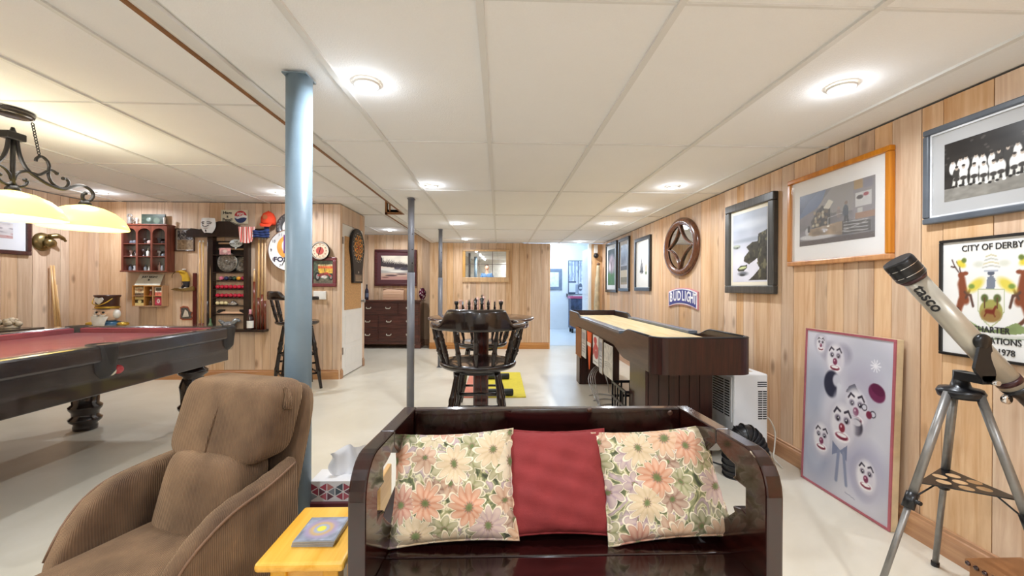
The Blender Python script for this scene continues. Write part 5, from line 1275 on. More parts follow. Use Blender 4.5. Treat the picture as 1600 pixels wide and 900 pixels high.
for k in range(2, len(hp)-2, 3): 
    d = (hp[k+1]-hp[k-1]).normalized(); MB().tube([hp[k]-d*.004, hp[k]+d*.004], .073, 16).build('hose_rib', MATS['rubber_black'], t)
for k, (px, c, lab) in enumerate(((1101,'b07840','brown plywood board leaning behind the air conditioner'),(1107,'8a5a30','darker board leaning behind the air conditioner'))):
    o = B(-.22,.22,0,.014,0,.60).build('leaning_board', mat('board_'+c, c, .6, var=.15, scale=10)); o.location = (1.66+.05*k, 3.34+.05*k, .002); o.rotation_euler = (-.10, .0, .06); tag(o, lab, 'board')
# ================================================================== PENNANTS AND CRATE UNDER THE SHUFFLEBOARD
def hang(name, label, y0, y1, z0, z1, painter, taper=None, cat='pennant', thick=.006, res=(40,60), mcol='e8e2d6'):
    t = thing(name, label, cat, (.938, (y0+y1)/2, z0), RW+PI)      # faces -x
    t.rotation_euler = (0,0,-PI/2); w, h = y1-y0, z1-z0
    if taper: 
        MB().prism([(-w/2,h),(w/2,h),(.01,0),(-.01,0)], 0, thick).build('cloth', mat('cloth_'+mcol,mcol,.8), t)
        MB().prism([(-w/2*.9,h*.72),(w/2*.9*.8,h*.72),(w/2*.7,h*.62),(-w/2*.7,h*.62)], -.002, 0).build('stripe', mat('cloth_cream','f0e0d0',.8), t)
    else:
        B(-w/2,w/2,0,thick,0,h).build('board', mat('cloth_'+mcol,mcol,.8), t)
        if painter: painter(*res).panel('print', -w/2+.004,w/2-.004,.004,h-.004,-.001,t)
    return t
def pw(w,h): p = Paint(w,h,'d8d2c4').noise(8,.15,2); [p.line([(.1,.3+.02*k*3),(.5,.34+.02*k*3),(.9,.3+.02*k*3)],'8a867c',.02) for k in range(3)]; p.noise(9,.5,4,'9a8f84',.55,region=(p.V>.5)*1.); return p
def pr(w,h): p = Paint(w,h,'eae4de'); p.poly([(0,.25),(.6,.55),(1,.3),(1,.62),(.5,.8),(0,.5)],'c8303a'); p.ell(.45,.84,.3,.12,'c8303a'); p.ell(.6,.35,.35,.14,'b82c38'); p.rect(0,1,0,.18,'f0ece6'); p.line([(.15,.1),(.85,.1)],'8a8680',.03); return p
def pg(w,h): p = Paint(w,h,'c6c4c0').noise(7,.2,3); p.rect(.1,.9,.65,.9,'9a98a0'); [p.line([(.15,.5-.1*k),(.85,.5-.1*k)],'7a7880',.025) for k in range(4)]; return p
hang('printed_pennant','white printed pennant hanging nearest the shuffleboard leg',3.36,3.63,.42,.70,pw)
hang('printed_pennant','narrow mottled pennant beside the white one',3.68,3.80,.40,.72,pg, mcol='b09a80')
hang('printed_pennant','red and white pennant hanging under the shuffleboard',3.83,4.06,.44,.725,pr)
hang('orange_pennant','long pointed orange pennant hanging under the shuffleboard',4.12,4.34,.34,.73,None,True,mcol='f0662c')
hang('printed_pennant','grey printed pennant behind the orange one',4.40,4.62,.42,.725,pg)
hang('brown_board','plain brown board hanging at the far end of the pennants',4.66,4.98,.38,.72,None,mcol='9a6236',cat='board')
def crate():
    t = thing('plastic_crate', 'black open-grid plastic crate under the shuffleboard', 'crate', (1.12, 3.28, 0)); hx, hy, H = .15, .18, .40
    for z in (0,.13,.26,H-.02):
        for sy in (-1,1): B(-hx,hx,sy*hy-.006,sy*hy+.006,z,z+.02).build('crate_rail', M_BLACK, t)
        for sx in (-1,1): B(sx*hx-.006,sx*hx+.006,-hy,hy,z,z+.02).build('crate_rail', M_BLACK, t)
    for k in range(5):
        x = -hx+2*hx*k/4
        for sy in (-1,1): B(x-.007,x+.007,sy*hy-.005,sy*hy+.005,0,H).build('crate_bar', M_BLACK, t)
    for k in range(6):
        y = -hy+2*hy*k/5
        for sx in (-1,1): B(sx*hx-.005,sx*hx+.005,y-.007,y+.007,0,H).build('crate_bar', M_BLACK, t)
    B(-hx,hx,-hy,hy,0,.008).build('crate_floor', M_BLACK, t)
crate()
mb = MB()
t = thing('wire_rack', 'bent grey wire rack on the floor under the shuffleboard', 'rack', (1.12, 4.25, 0))
for k in range(4): MB().tube(spline([(-.12,-.3+.03*k,.005),(-.14,-.1+.1*k,.28-.03*k),(.0,.1+.06*k,.33),(.1,.3,.12),(.12,.32,.005)],5), .005, 6).build('wire', M_STEEL, t)
for k in range(3): MB().tube(spline([(-.13,-.2+.2*k,.008),(0,-.15+.2*k,.012),(.12,-.2+.2*k,.008)],4), .005, 6).build('wire', M_STEEL, t)
# tall gourd-like horn and sensor in the far corner
c0 = U(937,480,x=1.86); 
t = thing('wooden_horn', 'long pale wooden horn leaning in the far corner beside the doorway', 'horn', (1.88, 7.74, 0))
MB().tube(spline([(0,0,0),(-.01,0,.5),(-.02,.0,.9),(.0,.02,1.35),(.015,.04,1.62)],5), [.06]*6+[.058]*5+[.05]*5+[.035]*4+[.025], 12).build('horn_body', mat('pale_horn','c8b898',.55,var=.12,scale=12), t)
MB().ball((.015,.04,1.64), .034, 12).build('mouthpiece', mat('horn_tip','6a4a30',.5), t)
t = thing('wall_sensor', 'small white and black lamp fixture on the pine strip by the doorway', 'sensor', (1.87, YF-.012, 1.86))
B(-.035,.035,-.05,-.001,.0,.16).build('housing', M_WHITE, t, bev=.008); MB().ball((0,-.05,-.05), .05, 14).build('eye', M_BLACK, t); MB().cyl((0,-.04,-.05),(0,-.01,.03), .012, n=8).build('neck', M_BLACK, t)

cp = [U(x_, y_, z=.006) for x_, y_ in ((1060,700),(1090,712),(1120,724),(1150,731),(1185,735))]; c0_ = cp[0].copy()
o = MB().tube(spline([p-c0_ for p in cp], 5), .005, 6).build('floor_cord', M_BLACK); o.location = c0_; tag(o, 'thin black cord lying on the floor behind the bench', 'cord')
# ================================================================== FAR WALL MIRROR
def grid_mirror():
    y = YF-.0125; a, b = U(723,390,y=y), U(795,441,y=y); w, h = b.x-a.x, a.z-b.z
    t = thing('grid_mirror', 'rectangular oak mirror divided into six panes on the far wall', 'mirror', ((a.x+b.x)/2, y-.006, (a.z+b.z)/2)); t.rotation_euler.x = .016
    MO = pine('mirror_oak','b98444','d9a860',knots=False,rough=.35,randv=.05)
    fw = .055
    for (x0,x1,z0,z1) in ((-w/2,w/2,h/2-fw*.6,h/2),(-w/2,w/2,-h/2,-h/2+fw*1.7),(-w/2,-w/2+fw,-h/2+fw*1.7,h/2-fw*.6),(w/2-fw,w/2,-h/2+fw*1.7,h/2-fw*.6)): B(x0,x1,-.03,-.0005,z0,z1).build('frame_bar', MO, t, bev=.006)
    x0, x1, z0, z1 = -w/2+fw, w/2-fw, -h/2+fw*1.7, h/2-fw*.6
    zm = z0+(z1-z0)*.5
    for i in range(3):
        for (q0, q1) in ((z0,zm),(zm,z1)): B(x0+(x1-x0)*i/3+.002, x0+(x1-x0)*(i+1)/3-.002, -.01,-.004,q0+.002,q1-.002).build('pane', M_MIRROR, t)
    mm = mat('lead_strip','5a4a48',.4)
    for i in (1,2): B(x0+(x1-x0)*i/3-.005, x0+(x1-x0)*i/3+.005, -.014,-.0005,z0,z1).build('muntin', mm, t)
    B(x0,x1,-.014,-.0005,zm-.005,zm+.005).build('muntin', mm, t)
grid_mirror()
# ================================================================== DRESSER
def dresser():
    yf = 7.93; xr = U(657,545,y=yf).x; W = 1.62; H = .935; D = .45; cx = xr-W/2
    t = thing('dresser', 'dark mahogany dresser with seven drawers in the alcove', 'dresser', (cx, yf+D/2, 0)); hx, hy = W/2, D/2
    MDr = darkwood('dresser_wood','3c1c15','6a3426',.25,'x',.5)
    B(-hx+.015,hx-.015,-hy+.02,hy,.12,H-.03).build('carcass', MDr, t)
    B(-hx-.01,hx+.01,-hy-.012,hy,H-.03,H).build('top', MDr, t, bev=.008)
    B(-hx,hx,-hy+.005,hy,.085,.125).build('plinth_moulding', MDr, t, bev=.006)
    for sx in (-1,1): MB().prism([(sx*hx,0),(sx*(hx-.17),0),(sx*(hx-.15),.04),(sx*(hx-.1),.075),(sx*(hx-.1),.085),(sx*hx,.085)], -hy+.01, hy).build('bracket_foot', MDr, t)
    def handle(d, x, z):
        pts = spline([(x-.042,-.004,z+.012),(x-.04,-.022,z-.004),(x-.02,-.026,z-.014),(x,-.026,z-.012),(x+.02,-.026,z-.014),(x+.04,-.022,z-.004),(x+.042,-.004,z+.012)],4)
        MB().tube([(a,b-hy+.012,c) for a,b,c in pts], .0085, 6).build('handle', mat('pale_handle','d8ccb8',.3,.5), d)
    rows = [(.665,.885,[(-hx+.04,-hx+.42),(-hx+.44,hx-.44),(hx-.42,hx-.04)]),(.40,.635,[(-hx+.04,-.012),(.012,hx-.04)]),(.145,.375,[(-hx+.04,-.012),(.012,hx-.04)])]
    for z0,z1,cs in rows:
        for (x0,x1) in cs:
            d = B(x0,x1,-hy+.006,-hy+.022,z0,z1).build('drawer', MDr, t, bev=.006)
            if x1-x0 > .5: handle(d,x0+(x1-x0)*.25,(z0+z1)/2+.01); handle(d,x0+(x1-x0)*.75,(z0+z1)/2+.01)
            else: handle(d,(x0+x1)/2,(z0+z1)/2+.01)
    return H, yf
H, yd = dresser()
p = U(573,470,y=8.1); t = thing('dark_bottle','dark blue glass bottle with label on the dresser','bottle',(p.x,8.1,H))
MB().lathe([(.034,0),(.036,.01),(.036,.17),(.028,.2),(.013,.225),(.012,.285),(.015,.286),(.015,.30),(0,.30)], 18).build('glass_body', mat('dark_blue_glass','161c38',.1,coat=.5), t)
MB().lathe([(.0368,.05),(.0368,.13)], 18, cap=False).build('paper_label', mat('bottle_label','5c6478',.6), t)
p = U(616,470,y=8.14); t = thing('bread_box','honey pine lidded box on the dresser under the lake painting','box',(p.x,8.14,H)); MY = MATS['honey_pine']; mc = pine('peach_pine','d99a66','eab486',knots=False,axis='x',rough=.4,randv=.05)
B(-.2,.2,-.08,.08,0,.10).build('box_body', mc, t, bev=.004)
MB().prism([(-.08,.102),(-.075,.17),(-.03,.2),(.08,.2),(.08,.102)], -.2, .2, 'x').build('box_lid', mc, t, bev=.004)
MB().tube(spline([(-.2,-.06,.195),(-.1,-.065,.215),(0,-.067,.212),(.1,-.065,.205),(.2,-.06,.2)],4), .008, 6).build('lid_rim', mat('box_rim','6a3a20',.5), t)
p = U(660,470,y=8.12); t = thing('glass_vase','plum and white mottled glass vase on the dresser','vase',(p.x,8.12,H))
def vz():
    m, tt, b = nt('plum_glass'); vo = N(tt,'ShaderNodeTexVoronoi',Scale=26.0); tc = N(tt,'ShaderNodeTexCoord'); tt.links.new(tc.outputs['Object'],vo.inputs['Vector']); rp = N(tt,'ShaderNodeValToRGB'); e = rp.color_ramp.elements; e[0].position=.3; e[0].color=(*lin('e0c8d0'),1); e[1].position=.42; e[1].color=(*lin('5a1834'),1); tt.links.new(vo.outputs['Distance'],rp.inputs[0]); tt.links.new(rp.outputs[0],b.inputs['Base Color']); b.inputs['Roughness'].default_value=.12; return m
MB().lathe([(.03,0),(.035,.01),(.06,.06),(.072,.12),(.066,.17),(.04,.205),(.034,.22),(.042,.235)], 24).build('vase_body', vz(), t)
def lake(w,h):
    p = Paint(w,h,'d8c8b4').grad('c8a08c','e8dcc8',0,.7); p.noise(5,.08,1)
    pts = [(0,.98),(.03,.9)]; r = random.Random(2)
    for k in range(24): pts += [(.04+k*.04, .82-.006*k+r.uniform(0,.14)*(1-k/34)), (.06+k*.04, .70-.004*k)]
    p.poly([(0,.56)]+pts+[(1,.6),(1,.52),(.5,.5)], '3e3638'); p.noise(14,.4,6,'5a5250',.5,region=((p.V>.5)&(p.a.sum(-1)<1.2))*1.)
    p.rect(0,1,.28,.46,'b9b2aa'); p.ell(.2,.44,.24,.06,'e6dfd2',soft=.4); p.ell(.55,.36,.3,.04,'efe8da',soft=.6); p.ell(.8,.46,.16,.06,'4f4a52',soft=.4); p.ell(.55,.48,.1,.04,'565058',soft=.4)
    p.rect(0,1,0,.14,'c4968a'); p.ell(.35,.18,.2,.035,'5a4448',soft=.4); p.ell(.7,.24,.18,.03,'6a5254',soft=.4); p.ell(.15,.1,.12,.03,'8a6058',soft=.5); return p
yw = YDR-.0125; a, b = U(586,390,y=yw), U(651,447,y=yw)
frame('lake_painting','misty lake and pine shore print in wide maroon frame above the dresser',((a.x+b.x)/2,yw,(a.z+b.z)/2),FW,b.x-a.x,a.z-b.z,.05,.03,M_FMAROON,.075,'5c3438',lake,(90,70),cat='picture')
# ================================================================== ELECTRONIC DARTBOARD ON THE DOOR
def dartboard():
    x = XD+.022; def_ = lambda px,py: U(px,py,x=x+.02)
    yc = (def_(547,400).y+def_(568,400).y)/2; zt, zb = def_(558,359).z, def_(556,442).z
    t = thing('dartboard','black electronic dartboard with orange segments on the white door','dartboard',(x,yc,zb),LW)
    H = zt-zb; R = .235; c = H-R-.02
    out = []
    for k in range(25): a = -.55+(PI+1.1)*k/24; out.append(((R+.03)*math.cos(a), c+(R+.03)*math.sin(a)))
    out += [(-.18,.16),(-.18,0),(.18,0),(.18,.16)]
    MB().prism(out, -.04, 0).build('housing', mat('dartboard_black','17181c',.45), t, bev=.008)
    mo, mk, mr_ = mat('dart_orange','f09a34',.5), mat('dart_black','3a2616',.5), mat('dart_amber','f4bc60',.5)
    for k in range(20):
        for (r0,r1,m) in ((.03,.10,mo if k%2 else mk),(.10,.118,mk if k%2 else mr_),(.118,.165,mo if k%2 else mk),(.165,.182,mk if k%2 else mr_)):
            a0, a1 = 2*PI*(k-.47)/20, 2*PI*(k+.47)/20
            MB().add([(r*math.cos(a),-.0415,c+r*math.sin(a)) for r,a in ((r0,a0),(r1,a0),(r1,a1),(r0,a1))],[(0,1,2,3)]).build('segment', m, t)
        a = 2*PI*k/20; MB().lathe([(0,-.042),(.009,-.042)], 8, (.205*math.cos(a),0,c+.205*math.sin(a)), 'y', cap=False).build('number_mark', mat('mark_white','d8d4cc',.5), t)
    MB().lathe([(0,-.044),(.026,-.044),(.028,-.041)], 16, (0,0,c), 'y').build('bullseye', mat('bull_red','a83020',.5), t)
    B(-.14,.14,-.042,-.039,.02,.12).build('score_panel', mat('score_brown','6a5848',.4), t)
    for k in range(4): B(-.12,.12,-.0435,-.042,.03+.02*k,.04+.02*k).build('score_line', mat('score_text','b09a80',.5), t)
    MB().lathe([(0,-.0435),(.016,-.0435)], 12, (0,0,.15), 'y', cap=False).build('badge', mat('mark_white','d8d4cc',.5), t)
dartboard()
# ================================================================== DISPLAY WALL
YW = YS-.0125
def D(px, py, d=0): return U(px, py, y=YW-d)
def span(px0, py0, px1, py1, d=0):
    a, b = D(px0, py0, d), D(px1, py1, d); return (a.x+b.x)/2, b.z, b.x-a.x, a.z-b.z
# display cabinet
CH = darkwood('cherry','5e2c20','8a4a38',.3,'z',.3)
CHB = mat('cabinet_mirror_back','d8e0dc',.1,1,var=.05)
def minis(cells, y, grp, where, scale=1, seed=1, n=3):
    r = random.Random(seed); profs = [[(.012,0),(.014,.01),(.008,.02),(.012,.035),(.006,.05),(0,.054)],[(.013,0),(.013,.03),(.006,.038),(.006,.055),(0,.055)],[(.016,0),(.018,.02),(.012,.03),(0,.033)],[(.01,0),(.011,.04),(.004,.046),(.004,.066),(0,.067)],[(.015,0),(.006,.01),(.004,.03),(.014,.04),(.015,.055),(.013,.055),(0,.04)]]
    cols = ['d8dce0','e8e4dc','6a6a74','9a9fa8','4a3a3a','b8bcc4','c8a8a0','30303a']
    cache = []
    for pi in range(5):
        for c in cols: cache.append((pi, c))
    mm = {}
    for ci, (x0,x1,z) in enumerate(cells):
        for k in range(n):
            pi, c = r.randrange(5), r.choice(cols)
            if (pi,c) not in mm: mm[(pi,c)] = MB().lathe(profs[pi], 10, cap=False).mesh('miniature', mat('mini_'+c, c, .25, .3 if c in ('d8dce0','9a9fa8','b8bcc4') else 0, var=.05))
            o = bpy.data.objects.new('miniature', mm[(pi,c)]); COL.objects.link(o); o.location = (x0+(x1-x0)*(k+.5)/n+r.uniform(-.006,.006), y+r.uniform(-.012,.012), z+.0005); s = scale*r.uniform(.85,1.3); o.scale = (s,s,s)
            tag(o, f'{("first","second","third")[k]} tiny miniature in the {("bottom","middle","top arched")[ci//3]} shelf, {("lamp-side","central","rack-side")[ci%3]} bay, of the cherry cabinet', 'miniature', grp)
def cabinet():
    d = .13; cx, zb, w, h = span(191,352,259,423,d)
    t = thing('display_cabinet','cherry wood display cabinet with three arches full of silver miniatures','cabinet',(cx,YW,zb)); hx = w/2
    B(-hx,hx,-.006,-.0005,0,h).build('back_panel', CHB, t)
    for sx in (-1,1): B(sx*hx-.012,sx*hx+.012,-d,-.006,0,h).build('side_panel', CH, t)
    B(-hx-.02,hx+.02,-d-.012,-.0005,-.018,0).build('base', CH, t, bev=.004); B(-hx-.018,hx+.018,-d-.01,-.0005,h,h+.02).build('cornice', CH, t, bev=.005)
    zs = [0, h*.315, h*.60]
    for z in zs[1:]: B(-hx+.012,hx-.012,-d+.005,-.006,z-.007,z+.003).build('shelf', CH, t)
    xs_ = [-hx, -hx+w/3, -hx+2*w/3, hx]
    for x in xs_[1:3]: B(x-.012,x+.012,-d,-.006,0,h).build('divider', CH, t)
    for i in range(3):     # arched heads
        a, b = xs_[i]+.012, xs_[i+1]-.012; r = (b-a)/2; m = (a+b)/2; zt = h-.035-r*.8
        poly = [(a,h),(a,zt)]+[(m-r*math.cos(PI*k/12), zt+r*.8*math.sin(PI*k/12)) for k in range(1,12)]+[(b,zt),(b,h)]
        MB().prism(poly, -d, -d+.012).build('arch', CH, t)
    cells = [(cx+xs_[i]+.015, cx+xs_[i+1]-.015, zb+z+.003) for z in zs for i in range(3)]
    minis(cells, YW-.06, 'miniatures in the cherry cabinet', 'tiny silver or pale miniature standing inside the cherry display cabinet', 1.25, 3, 3)
    # on top
    zt = zb+h+.02
    gx, gz, gw, gh = span(221,333,258,350,.05)
    t2 = thing('green_plaque','dark green embossed plaque leaning on top of the cherry cabinet','plaque',(gx,YW-.05,zt)); pg_ = Paint(40,24,'3c4a3e').noise(7,.3,2); pg_.ell(.3,.5,.1,.2,'8a9a90',soft=.5); pg_.ell(.65,.4,.14,.3,'6f8070',soft=.5); pg_.ell(.35,.6,.03,.06,'e8eee8')
    B(-gw/2,gw/2,0,.012,0,gh).build('plaque_body', mat('plaque_green','34423a',.4), t2); pg_.panel('relief_print',-gw/2+.004,gw/2-.004,.004,gh-.004,-.001,t2)
    for px, hh, lab in ((203,.09,'lidded pewter mug on the cabinet top, at its outer end'),(214,.075,'small white candlestick on the cabinet top beside the pewter mug'),(257,.085,'white candlestick on the cabinet top in front of the green plaque')):
        v = D(px,350,.09); t3 = thing('small_mug', lab, 'ornament', (v.x,YW-.09,zt)); mm = mat('pewter','a8a09a',.3,.5,var=.1) if px == 203 else mat('bone_white','e4dcd4',.4)
        MB().lathe([(.026 if px==203 else .014,0),(.028 if px==203 else .010,.02),(.022 if px==203 else .012,hh*.7),(.024 if px==203 else .015,hh),(0,hh+.006)],14).build('mug_body',mm,t3)
        if px == 203: MB().tube(spline([(.024,0,hh*.8),(.05,0,hh*.75),(.05,0,hh*.35),(.026,0,hh*.25)],4),.005,6).build('mug_handle',mm,t3); MB().tube(spline([(-.03,0,hh),(-.02,0,hh+.03),(.01,0,hh+.03),(.03,0,hh+.008)],4),.008,6).build('mug_lid',mm,t3)
cabinet()
def small_shelf():
    d = .10; cx, zb, w, h = span(207,446,253,479,d)
    t = thing('knick_knack_shelf','small honey pine box shelf with six compartments under the sign','shelf',(cx,YW,zb)); hx = w/2
    MH = pine('amber_pine','a8703c','cf9a62',knots=False,axis='z',rough=.4,randv=.05)
    for sx in (-1,1): B(sx*hx-.006,sx*hx+.006,-d,-.0005,0,h).build('side_panel', MH, t)
    for z in (0,h-.01): B(-hx,hx,-d,-.0005,z,z+.01).build('shelf_board', MH, t)
    B(-hx,hx,-.006,-.0005,0,h).build('back_panel', mat('shelf_back','7a4a2c',.7), t)
    for x in (-hx+w*.39,-hx+w*.68): B(x-.004,x+.004,-d,-.006,.01,h-.01).build('divider', MH, t)
    for (x0,x1) in ((-hx+.006,-hx+w*.39-.004),(-hx+w*.39+.004,-hx+w*.68-.004),(-hx+w*.68+.004,hx-.006)): B(x0,x1,-d,-.006,h*.5-.004,h*.5+.004).build('shelf_board', MH, t)
    def deck(x0,x1,z0,z1,fn,lab):
        o = thing('playing_card_pack',lab,'card pack',(cx+(x0+x1)/2,YW-d+.02,zb+z0)); ww=(x1-x0)-.016; hh=(z1-z0)-.012
        B(-ww/2,ww/2,0,.03,0,hh).build('pack_body', mat('pack_cream','e0cfa8',.6), o); p = fn(24,24); p.panel('pack_print',-ww/2,ww/2,0,hh,-.0008,o)
    def f1(w_,h_): p = Paint(w_,h_,'d8c4a0'); p.rect(0,1,.0,.3,'6a5848'); p.ell(.5,.65,.3,.2,'b8906a',soft=.5); p.noise(8,.35,2); return p
    def f2(w_,h_): p = Paint(w_,h_,'e6cf90'); p.rect(0,1,.32,.7,'4a3a22'); p.ell(.5,.5,.2,.2,'f0e0a0'); return p
    def f3(w_,h_): p = Paint(w_,h_,'e8d8cc'); p.rect(0,1,.0,.4,'e07a68'); p.rect(.1,.9,.6,.95,'5a5a4c'); p.noise(6,.3,3); return p
    def f4(w_,h_): p = Paint(w_,h_,'d04a64'); p.ell(.5,.55,.22,.26,'f4e4e8'); p.ell(.5,.55,.1,.12,'d88898'); p.rect(0,1,0,.12,'7a2034'); return p
    a,b_,c_,e_ = -hx+.006,-hx+w*.39-.004,-hx+w*.68+.004,hx-.006
    deck(a,b_,h*.5+.004,h-.01,f1,'cream and brown card pack in the upper shelf compartment'); deck(a,b_,.01,h*.5-.004,f2,'yellow striped tin in the lower shelf compartment')
    deck(c_,e_,h*.5+.004,h-.01,f3,'salmon and grey tin in the upper shelf compartment'); deck(c_,e_,.01,h*.5-.004,f4,'crimson tin with white medallion in the lower shelf compartment')
    v = thing('small_bottle','tiny brown bottle in the lower middle shelf compartment','bottle',(cx-hx+w*.535,YW-.06,zb+.0105)); MB().lathe([(.022,0),(.024,.05),(.012,.07),(.01,.09),(0,.09)],12).build('bottle_body',mat('brown_glass','5a3a28',.2),v)
    v = thing('small_figurine','tiny white and red figurine in the upper middle compartment','figurine',(cx-hx+w*.53,YW-.06,zb+h*.5+.0045)); MB().lathe([(.014,0),(.018,.01),(.009,.03),(.012,.05),(0,.064)],12).build('figure_body',mat('fig_red','8a3a34',.4),v); MB().ball((0,0,.066),.012,10).build('figure_head',mat('fig_white','efe8e0',.4),v)
    # sign resting on it, leaning back
    sx_, sz, sw, sh = span(217,427,254,443,.09)
    s = thing('cream_sign','cream lettered sign leaning on the small box shelf','sign',(cx-.01,YW-d+.005,zb+h+.001)); ww, hh = .31, .155; tilt = .42
    sub = [MB().prism([(-ww/2,0),(ww/2,0),(ww/2-.0,hh),(-ww/2+.02,hh)], 0, .008).build('sign_board', mat('sign_cream','d6d2c2',.5), s, bev=.002)]
    mk = mat('sign_black','2a2622',.5)
    for tx, z, sz_ in (('JUST RIGHT',hh*.74,.036),('&',hh*.49,.036),('KEY WEST',hh*.24,.036)): sub.append(text(tx, sz_, mk, s, (0,-.001,z), bold=.001))
    R_ = Matrix.Rotation(-tilt,4,'X')
    for o in sub: o.matrix_local = R_ @ o.matrix_local
small_shelf()
# golfer plaque
def golfer():
    cx, zb, w, h = span(272,421,306,455); t = thing('golfer_plaque','carved golfer in yellow shirt swinging on a wall bracket','plaque',(cx,YW,zb))
    q = lambda px,py: ((D(px,py).x-cx), D(px,py).z-zb)
    mbn = mat('bronze_base','7a6030',.5); my_ = mat('golf_yellow','d9ae2e',.5); mk = mat('golf_black','242228',.5); ms = mat('golf_tan','b08a5a',.5); mw = mat('golf_white','e8e4dc',.5)
    MB().prism([q(271,452.5),(q(277,450)),(q(287,451)),(q(300,449)),(q(304,447)),(q(306,449)),(q(306,454)),(q(292,455)),(q(280,454))], -.05, -.0005).build('ground_ledge', mbn, t, bev=.004)
    MB().prism([q(283,426),q(288,424),(q(294,425)),(q(298,434)),(q(298.5,440)),(q(288,440)),(q(288,433))], -.045, -.01).build('shirt', my_, t, bev=.008)
    MB().prism([q(288,440),q(298.5,439),(q(297,449)),(q(293,449)),(q(292.5,446)),(q(288,450)),(q(285.5,449.5)),(q(290,444))], -.042, -.012).build('trousers', mk, t, bev=.006)
    hd = q(290.5,422.5); MB().ball((hd[0],-.03,hd[1]), .022, 12).build('head', ms, t); MB().lathe([(.024,.004),(.02,.016),(0,.022)],14,(hd[0],-.03,hd[1])).build('cap', mw, t)
    a0, a1, a2 = q(294,426), q(287,424), q(280,425); MB().tube([(a0[0],-.04,a0[1]),(a1[0],-.05,a1[1]),(a2[0],-.045,a2[1])], [.014,.012,.009], 8).build('arm', my_, t)
    pts = [q(280,424.5),q(276,426.5),q(273,430),q(272.5,434)]; MB().tube(spline([(a,-.04,b) for a,b in pts],4), .004, 6).build('club', mbn, t)
    for p in ((286,450),(294,449.5)): v = q(*p); B(v[0]-.018,v[0]+.01,-.045,-.015,v[1]-.006,v[1]+.004).build('shoe', mw, t)
golfer()
cx, zb, w, h = span(282,478,302,500); t = thing('motor_emblem','small red and black emblem plaque low on the display wall','plaque',(cx,YW,zb))
pts = [(-.5,.08),(-.3,0),(.35,0),(.5,.12),(.36,.3),(.5,.55),(.28,.62),(.1,.95),(-.25,1),(-.5,.92),(-.46,.5),(-.5,.3)]
MB().prism([(a*w,b*h) for a,b in pts], -.006, -.0005).build('plaque_body', mat('emblem_red','a0553c',.5), t)
MB().prism([(a*w*.86,b*h*.8+.1*h) for a,b in pts], -.008, -.006).build('plaque_inner', mat('emblem_grey','57534e',.5,var=.3,scale=60), t); MB().prism([(-.3*w,.2*h),(.2*w,.25*h),(.1*w,.6*h),(-.1*w,.75*h)], -.01, -.008).build('plaque_mark', mat('emblem_pale','cfc4b4',.5), t)
def smallphoto(w_,h_): p = Paint(w_,h_,'b09a80').noise(6,.2,2); p.rect(0,1,.5,1,'8a8a90'); p.noise(14,.9,3,'2c2c34',.45,region=(p.V>.5)*1.); p.noise(14,.6,5,'e4e0d8',.6,region=(p.V>.5)*1.); p.noise(16,.7,7,'7a6450',.5,region=(p.V<.5)*1.); return p
cx, zb, w, h = span(275,357,305,393); frame('small_photo','small black framed group photograph between cabinet and cue rack',(cx,YW,zb+h/2),FW,w,h,.014,.02,darkwood('thin_brown_frame','3a2418','5c3a28',.4),.01,'d8d0c4',smallphoto,(40,48))
